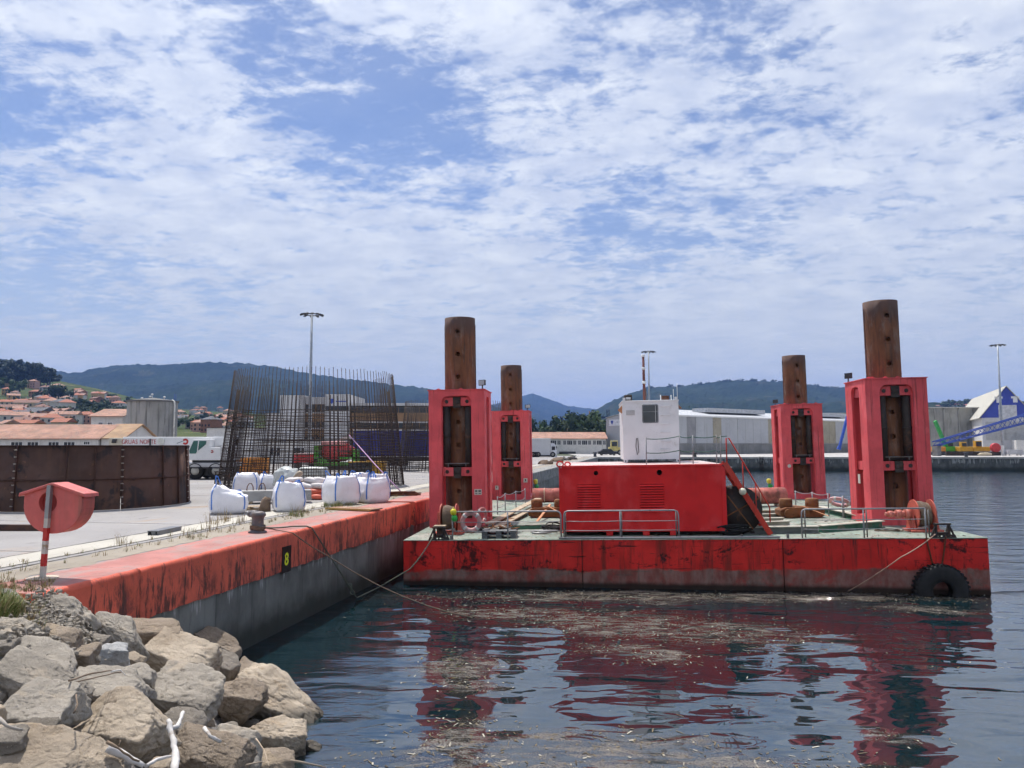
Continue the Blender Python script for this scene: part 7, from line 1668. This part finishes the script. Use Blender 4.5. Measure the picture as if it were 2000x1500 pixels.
town(42, (335, 480), (803, 846), (.55, .85), 'between the silo and the rebar cage', 'houses between silo and rebar cage')
def far_town(n, xr, yr, hl, where, group, sr=(1, 1.3)):
    for k in range(n):
        px = hr.uniform(*xr); py = hr.uniform(*yr); wi_ = hr.choice([0, 0, 1, 0]); ri_ = hr.choice([0, 1, 0, 2]); house(on_hill(*hl, px, py), hr.uniform(-.6, .6), hr.randrange(5), wi_, ri_, hr.uniform(*sr), '%s house with %s roof %s' % (HN[wi_], RN[ri_], where), group, False)
far_town(9, (1105, 1180), (826, 838), (CR_R, 1500, 3000, 4), 'far beyond the trees between the hills', 'houses between the hills', (1.3, 1.7))
far_town(14, (1320, 1500), (798, 812), (CR_R, 1500, 3000, 4), 'low on the right hill above the grey warehouse', 'houses above the grey warehouse', (1.4, 1.9))
far_town(7, (1835, 1925), (793, 800), (CR_F, 700, 1500, 4), 'on the skyline over the storage walls', 'houses over the storage walls', (1.0, 1.4))
# ================================================================== RIPRAP
def slope_z(x, y): return 1.84 - .605 * x - .302 * y
def rock_hit(px, py, dz=0.0):
    d = ray(px, py); a = 1.84 + dz; t = (a - CAMZ) / (d.z + .605 * d.x + .302 * d.y); return Vector((0, 0, CAMZ)) + d * t
def rock_mat(name, a, b_, c, dark, seed):
    m = bpy.data.materials.new(name); t = NT(m); geo = t.node('ShaderNodeNewGeometry'); pos = geo.outputs['Position']; co = t.co
    k = t.mix(t.mapr(t.noise(1.1, 7, .65, .3, off=seed), .32, .68), a, b_)
    k = t.mix(t.math('MULTIPLY', t.mapr(t.noise(2.3, 7, .7, .4, off=seed + 5), .54, .68), .75), k, c)
    k = t.mix(t.math('MULTIPLY', t.mapr(t.noise(4.5, 6, .7, .6, off=seed + 9), .57, .70), .7), k, dark)
    k = t.mix(t.math('MULTIPLY', t.mapr(t.noise(38, 4, .75, off=seed), .60, .72), .55), k, tuple(v * .35 for v in dark))
    k = t.mix(t.math('MULTIPLY', t.mapr(t.noise(55, 3, .7, off=seed + 3), .64, .72), .6), k, (.62, .58, .52))
    z = t.node('ShaderNodeSeparateXYZ'); t.L.new(pos, z.inputs[0]); wet = t.mapr(t.math('ADD', z.outputs[2], t.math('MULTIPLY', t.noise(2, 4, .6), .3)), .42, .22)
    k = t.mix(t.math('MULTIPLY', wet, .85), k, (.045, .04, .03))
    t.L.new(k, t.bsdf.inputs['Base Color']); t.setin(t.bsdf.inputs['Roughness'], t.mapr(wet, 0, 1, .88, .5, False)); t.bsdf.inputs['Specular IOR Level'].default_value = .3
    b = t.bump(t.noise(5, 8, .68, .3, off=seed), .75, .08); t.bump(t.noise(36, 6, .72, off=seed), .8, .016, b); return m
RK = {'tan': rock_mat('rock_tan', (.33, .265, .195), (.50, .42, .325), (.42, .31, .20), (.17, .13, .09), 1), 'grey': rock_mat('rock_grey', (.26, .23, .19), (.41, .365, .305), (.45, .37, .28), (.12, .098, .075), 11),
      'brown': rock_mat('rock_brown', (.21, .165, .12), (.32, .26, .20), (.37, .29, .20), (.085, .065, .048), 21), 'pale': rock_mat('rock_pale', (.36, .36, .355), (.46, .455, .44), (.40, .395, .38), (.23, .22, .205), 31),
      'dark': rock_mat('rock_dark', (.15, .13, .105), (.25, .22, .185), (.29, .25, .2), (.06, .05, .04), 41)}
_ico = {}
def ico(n):
    if n not in _ico:
        bm = bmesh.new(); bmesh.ops.create_icosphere(bm, subdivisions=n, radius=1); _ico[n] = (np.array([v.co[:] for v in bm.verts]), [tuple(v.index for v in f.verts) for f in bm.faces]); bm.free()
    return _ico[n]
def rock_mesh(seed, sub, dims, rough=1.0, npl=9, soft=38.):
    V, Fs = ico(sub); rs = np.random.RandomState(seed)
    nrm = rs.normal(0, 1, (npl, 3)); nrm /= np.linalg.norm(nrm, axis=1, keepdims=True); nrm = np.vstack([nrm, [[0, 0, 1.], [0, 0, -1], [1, 0, .15], [-1, 0, .1], [0, 1, .1], [0, -1, .2]]]); nrm /= np.linalg.norm(nrm, axis=1, keepdims=True)
    dist = np.append(rs.uniform(.62, 1.0, npl), rs.uniform(.66, .9, 6)); dist[npl] = rs.uniform(.55, .68)
    dots = V @ nrm.T; r_ = np.where(dots > 1e-3, dist[None] / np.maximum(dots, 1e-3), 50.)
    r_ = -np.log(np.exp(-soft * np.minimum(r_, 3)).sum(1)) / soft                   # soft minimum over the cutting planes
    P = V * r_[:, None]; q = P * 1.3 + seed * 3.1
    n1 = fbm(q, 4); n2 = fbm(q * 4.2, 4); ridge = 1 - np.abs(fbm(q * 2.1 + 9, 3))
    P = P * (1 + rough * (.10 * n1 + .035 * n2 + .012 * fbm(q * 13, 3) - .40 * np.clip(ridge - .86, 0, 1)))[:, None]
    return P * np.array(dims) / 2, Fs
def rock(label, px, py, wpx, hpx, mat, seed, rot=0., tilt=0., lean=0., depth=.85, name='boulder', group='riprap boulders', lift=0., rough=1.0, sub=5, npl=9):
    lean = lean + .26 if wpx > 40 else lean
    c = rock_hit(px, py, lift); k = c.y / F; w_, h_ = wpx * k * 1.17, hpx * k * 1.10
    P, Fs = rock_mesh(seed, sub, (w_, w_ * depth, h_), rough, npl); me = bpy.data.meshes.new(name); me.from_pydata([tuple(p) for p in P], [], Fs); me.materials.append(RK[mat])
    for p in me.polygons: p.use_smooth = True
    me.update(); o = obj(name, me); place(o, T(*c) @ RZ(rot) @ Matrix.Rotation(tilt, 4, 'Y') @ Matrix.Rotation(lean, 4, 'X')); return tag(o, label, 'boulder', group)
zp = lambda x0, x1, y0, y1: ((x0 + x1) / 2 / 3.125, 1120 + (y0 + y1) / 2 / 3.125, (x1 - x0) / 3.125, (y1 - y0) / 3.125)
ROCKS = [
 ('long brown boulder lying flat against the foot of the quay wall', (640, 1135, 285, 435), 'brown', .1, .05, 0, .5),
 ('dark tilted slab sloping to the water below the quay wall', (1150, 1500, 355, 570), 'brown', -.1, .55, 0, .55),
 ('grey slab sloping down below the red quay end', (515, 895, 255, 520), 'grey', -.2, .5, 0, .55),
 ('rounded brown boulder under the gravel bank', (160, 455, 325, 500), 'brown', .2, .1, 0, .8),
 ('small brown stone at the left edge under the grass', (-60, 105, 400, 495), 'dark', .2, 0, 0, .8),
 ('broad pale tan boulder in the middle of the upper slope', (865, 1330, 405, 650), 'tan', -.1, .28, .1, .7),
 ('dark wedge shaped boulder below the tilted slab', (1195, 1480, 465, 660), 'dark', -.2, .4, 0, .7),
 ('upright pale grey angular block standing on the slope', (575, 765, 415, 605), 'pale', .5, .1, 0, .8),
 ('mottled tan boulder left of the pale grey block', (350, 600, 435, 600), 'brown', .1, .1, 0, .8),
 ('small pinkish stone right of the pale grey block', (740, 880, 485, 570), 'tan', .1, .25, 0, .9),
 ('medium grey stone in front of the pinkish one', (725, 945, 550, 745), 'grey', .4, .2, .1, .8),
 ('large flat grey slab at the left under the round boulder', (-30, 520, 470, 645), 'grey', 0, .22, .1, .7),
 ('long sloping grey slab at the left edge', (-60, 500, 560, 760), 'grey', -.1, .30, .1, .6),
 ('broad grey boulder left of the dark hollow', (410, 870, 605, 835), 'grey', .1, .2, .12, .7),
 ('big flat topped boulder with a dark face in the middle', (890, 1385, 595, 945), 'grey', -.1, .12, .1, .75),
 ('tall blunt boulder with a shaded face right of the flat topped one', (1310, 1610, 630, 925), 'brown', .2, .2, .1, .8),
 ('long smooth slab running down into the water', (1340, 1960, 635, 1010), 'tan', -.25, .52, .1, .5),
 ('brown stone at the water edge below the dark wedge', (1405, 1650, 555, 725), 'brown', -.1, .4, 0, .7),
 ('big grey boulder with a pale top at the left', (5, 485, 685, 1005), 'grey', .15, .12, .15, .8),
 ('lumpy brown stone crusted with shells at the left', (130, 370, 895, 1060), 'dark', .2, 0, .1, .8),
 ('very large tan boulder at the bottom behind the driftwood', (440, 1060, 760, 1160), 'tan', -.1, .15, .2, .7),
 ('flat tan boulder in the bottom left corner', (-80, 640, 1040, 1260), 'tan', .05, .08, .2, .6),
 ('dark stone wedged right of the driftwood fork', (970, 1265, 845, 990), 'dark', 0, .2, .1, .8),
 ('greenish grey boulder near the bottom right of the slope', (1280, 1570, 945, 1190), 'grey', .2, .15, .1, .8),
 ('tan boulder at the bottom right of the driftwood', (1050, 1500, 975, 1250), 'brown', 0, .25, .2, .7),
 ('sharp edged tan block above the water at the right', (1530, 1880, 880, 1140), 'tan', .3, .25, .1, .75),
 ('rounded wet stone at the bottom right waterline', (1830, 1990, 1000, 1230), 'brown', 0, .4, 0, .8),
 ('dark stone at the bottom left edge', (-60, 175, 955, 1080), 'dark', .1, 0, .1, .8),
 ('brown stone at the bottom below the sharp edged block', (1530, 1790, 1080, 1240), 'brown', .2, .2, .1, .8),
 ('small stone at the left edge beside the big grey boulder', (-60, 45, 790, 920), 'tan', 0, 0, 0, .8),
 ('small brown stone under the sloping grey slab', (515, 660, 370, 455), 'dark', 0, .1, 0, .9),
 ('small grey stone on top of the pale tan boulder', (1110, 1195, 395, 465), 'grey', .3, .1, 0, .9),
 ('small dark wet stone at the waterline', (1615, 1690, 665, 745), 'dark', 0, .1, 0, .9),
 ('flat grey stone at the bottom beside the white log', (600, 760, 1120, 1240), 'grey', 0, .1, .2, .9),
 ('small tan stone in front of the driftwood fork', (900, 1060, 1120, 1240), 'tan', 0, .1, .1, .9),
]
for i, (lab, q_, mt, rot, tilt, lean, dp) in enumerate(ROCKS):
    px, py, w_, h_ = zp(*q_); rock(lab, px, py, w_, h_, mt, 101 + i * 7, rot, tilt, lean, dp, sub=6 if w_ > 95 else 5 if w_ > 40 else 4)
# smaller stones filling the gaps
rr = random.Random(6)
for k in range(70):
    px, py = rr.uniform(0, 600), rr.uniform(1230, 1520)
    if px > 240 + (py - 1230) * 1.45 or (px < 150 and py < 1270): continue
    rock('small stone wedged in a gap between the riprap boulders', px, py, rr.uniform(22, 50), rr.uniform(18, 36), rr.choice(['grey', 'brown', 'dark', 'tan']), 500 + k, rr.uniform(0, 3), rr.uniform(0, .4), 0, .85, 'stone', 'small stones between the boulders', -.32, 1.1, 3)
# bank under the stones
def bank_mat():
    m = bpy.data.materials.new('gravel_bank'); t = NT(m); co = t.obj
    k = t.mix(t.mapr(t.noise(2, 6, .65, co=co), .3, .7), (.14, .13, .125), (.30, .275, .25)); k = t.mix(t.mapr(t.noise(20, 5, .7, co=co), .5, .7), k, (.07, .062, .055)); k = t.mix(t.math('MULTIPLY', t.mapr(t.noise(45, 3, .6, off=4, co=co), .6, .68), .7), k, (.42, .38, .33))
    t.L.new(k, t.bsdf.inputs['Base Color']); t.bsdf.inputs['Roughness'].default_value = .95; b = t.bump(t.noise(14, 6, .7, co=co), .8, .06); return m
gx_, gy_ = np.meshgrid(np.linspace(-16, 4, 190), np.linspace(-6, 21, 230), indexing='ij'); P = np.stack([gx_.ravel(), gy_.ravel(), np.zeros(gx_.size)], 1)
z = 1.84 - .605 * P[:, 0] - .302 * P[:, 1] - .55
Mi = MQ.inverted(); lxy = np.array([(Mi @ Vector((p[0], p[1], 0)))[:2] for p in P]); toq = np.clip(1 - np.maximum(0, -lxy[:, 1] - .1) / 2.0, 0, 1) * (lxy[:, 0] < .6)
top = QZ - .03; z = np.where(z > top, top + (z - top) * .12, z)
n_ = fbm(P * np.array([1.6, 1.6, 1]) + 3, 5); n2_ = fbm(P * np.array([7, 7, 1]) + 5, 3)
gm = np.exp(-(((P[:, 0] + 7.1) / 1.1) ** 2 + ((P[:, 1] - 11.7) / 1.0) ** 2)); z = z + gm * .55
z = z + .10 * n_ + (.05 + .03 * gm) * n2_
inq = (lxy[:, 1] > -.3) & (lxy[:, 0] < .1); z = np.where(inq, np.minimum(z, QZ - .35), z)
near = (lxy[:, 1] <= -.3) & (lxy[:, 1] > -.9) & (lxy[:, 0] < -.25); z = np.where(near, np.minimum(np.maximum(z, QZ - .12 + .03 * n_), QZ - .01), z); z = np.where((lxy[:, 1] <= -.9) & (lxy[:, 0] < -.25), np.minimum(z, QZ + .25 + .1 * n_), z)
b = MB(); P[:, 2] = np.maximum(z, -1.5); b.v = [tuple(p) for p in P]; nj = 230
for i in range(189):
    for j in range(nj - 1): b.f.append((i * nj + j, (i + 1) * nj + j, (i + 1) * nj + j + 1, i * nj + j + 1)); b.m.append(0); b.s.append(True)
bank = b.build('rock_bank', bank_mat()); tag(bank, kind='structure')
# lumps of grey mortar and gravel spilled at the quay end
b = MB(); rr = random.Random(8); V4, F4 = ico(1)
for k in range(2600):
    px, py = rr.gauss(120, 38), rr.gauss(1205, 32)
    if py < 1152 or px > 60 + (py - 1100) * 1.15 or px < 40 and py < 1200: continue
    c = rock_hit(px, py, rr.uniform(-.05, .16)); s_ = rr.uniform(.010, .038); P = V4 * (1 + .6 * fbm(V4 * 2 + k, 2))[:, None] * s_; b.add([tuple(p + np.array(c)) for p in P], F4, 0, False)
o = b.build('mortar_gravel', RK['grey']); tag(o, 'grey lumpy mortar and gravel spilled at the end of the red quay edge', 'gravel', None, 'stuff')
rock('grey mortar bank crowned by gravel at the end of the quay edge', 128, 1205, 125, 95, 'grey', 900, -.2, .45, .1, .6, 'mortar_bank', None, -.02, 2.2, 5, 20)
rock('grey crumbly mortar lump at the left under the grass', 30, 1238, 95, 60, 'grey', 911, .1, .2, .1, .7, 'mortar_bank', None, -.02, 2.2, 5, 20)
# grass at the quay end
rr = random.Random(10); sp = []
for k in range(70): p = rock_hit(rr.gauss(8, 22), rr.uniform(1168, 1205), .02); sp.append((p.x, p.y, p.z - .05, rr.uniform(.9, 1.8)))
blades('green_grass', sp, [GRN, GRN2, GRN2, STRAW], 'green grass tuft at the left edge above the boulders', ID, 22, .13, 12)
sp = []
for k in range(80): p = W(rr.uniform(-20, 105), rr.uniform(1136, 1158), z=QZ - .02); sp.append((p.x, p.y, p.z, rr.uniform(.6, 1.2)))
for k in range(25): p = rock_hit(rr.gauss(65, 14), rr.uniform(1185, 1225), .1); sp.append((p.x, p.y, p.z - .04, rr.uniform(.7, 1.3)))
blades('dry_grass', sp, [STRAW, STRAW, DRYB, GRN2], 'dry straw grass at the foot of the lifebuoy post', ID, 16, .10, 13)
# ---- driftwood
DW = M('driftwood_white', (.58, .55, .52), .75, var=.15, vs=6, patch=(.36, .31, .27), ps=5, bump=.35, bs=20); DWB = M('driftwood_brown', (.20, .145, .10), .85, var=.25, vs=5, bump=.4)
def drift(label, paths, mat, lift=.42, name='driftwood'):
    b = MB()
    for pts, r0, r1 in paths:
        Q = [rock_hit(x / 3.125, 1120 + y / 3.125, lift + (l_ if l_ else 0)) for x, y, l_ in pts]; Q2 = []
        for i in range(len(Q) - 1): Q2 += [Q[i].lerp(Q[i + 1], f_) for f_ in (0, .33, .66)]
        Q2.append(Q[-1]); rd_ = random.Random(int(r0 * 1e4) + len(Q)); Q2 = [v + Vector((rd_.uniform(-1, 1), 0, rd_.uniform(-1, 1))) * r0 * .14 for v in Q2]; b.tube(Q2, [.72 * (r0 + (r1 - r0) * i / (len(Q2) - 1)) * rd_.uniform(.88, 1.12) for i in range(len(Q2))], 9)
    V = np.array(b.v); V += (fbm(V * 14, 3) * .006)[:, None]; b.v = [tuple(v) for v in V]; return tag(b.build(name, mat), label, 'driftwood', 'driftwood on the boulders')
drift('forked bleached white driftwood branch standing up among the boulders', [([(1060, 1230, 0), (1075, 1095, .05), (1058, 1030, .1), (1040, 960, .15), (1028, 895, .22)], .052, .032), ([(1045, 945, .15), (1085, 930, .18), (1100, 895, .22), (1120, 845, .28)], .04, .024)], DW)
drift('white log lying at the bottom left of the driftwood fork', [([(660, 1060, 0), (760, 1115, 0), (880, 1175, .02)], .05, .035)], DW)
drift('thin dark branch lying over the white log', [([(655, 1025, .08), (760, 1090, .08), (850, 1150, .06)], .018, .012), ([(720, 1060, .08), (735, 1020, .14)], .012, .008)], DWB)
drift('pale stick leaning towards the driftwood fork from the left', [([(890, 1175, 0), (960, 1135, .04), (1040, 1115, .06)], .024, .02)], DW)
drift('grey stick at the left edge on the shell crusted stone', [([(-30, 875, .02), (40, 930, .04), (135, 960, .06)], .028, .012)], M('stick_grey', (.36, .32, .28), .8))
drift('small white stick on the dark stone right of the fork', [([(1250, 945, .05), (1285, 990, .08), (1345, 1028, .05)], .03, .022)], DW)
drift('dark twig standing on the big grey boulder', [([(452, 850, .1), (470, 800, .16), (466, 738, .2)], .012, .008)], DWB)
drift('long pale root trailing down to the water at the bottom right', [([(1560, 1010, .0), (1610, 1080, .02), (1640, 1180, .02)], .012, .008), ([(1770, 1140, 0), (1870, 1160, .02), (1990, 1185, 0)], .022, .012), ([(1500, 1170, .02), (1600, 1150, .02)], .014, .01)], M('root_tan', (.42, .33, .24), .8))
drift('bundle of dry sticks under the pale grey block', [([(420, 655, 0), (560, 610, .03), (690, 590, .05)], .014, .008), ([(470, 660, .0), (600, 630, .03), (740, 600, .05)], .012, .008)], DWB)
drift('short white splinter beside the pale grey block', [([(680, 600, .06), (735, 590, .08), (765, 625, .05)], .014, .008)], DW)
# ================================================================== AIR
hz = MB(); hz.bx(-9500, 9500, -120, 9500, -4.5, 540); hzo = hz.build('haze', [])
hm = bpy.data.materials.new('haze_air'); hm.use_nodes = True; nt = hm.node_tree; nt.nodes.clear()
ho = nt.nodes.new('ShaderNodeOutputMaterial'); pv = nt.nodes.new('ShaderNodeVolumePrincipled')
pv.inputs['Color'].default_value = (.24, .43, 1.0, 1); pv.inputs['Density'].default_value = 1.0e-4; pv.inputs['Anisotropy'].default_value = .1
nt.links.new(pv.outputs[0], ho.inputs['Volume']); hzo.data.materials.append(hm)
tag(hzo, 'thin blue haze over the bay', None, None, 'stuff')
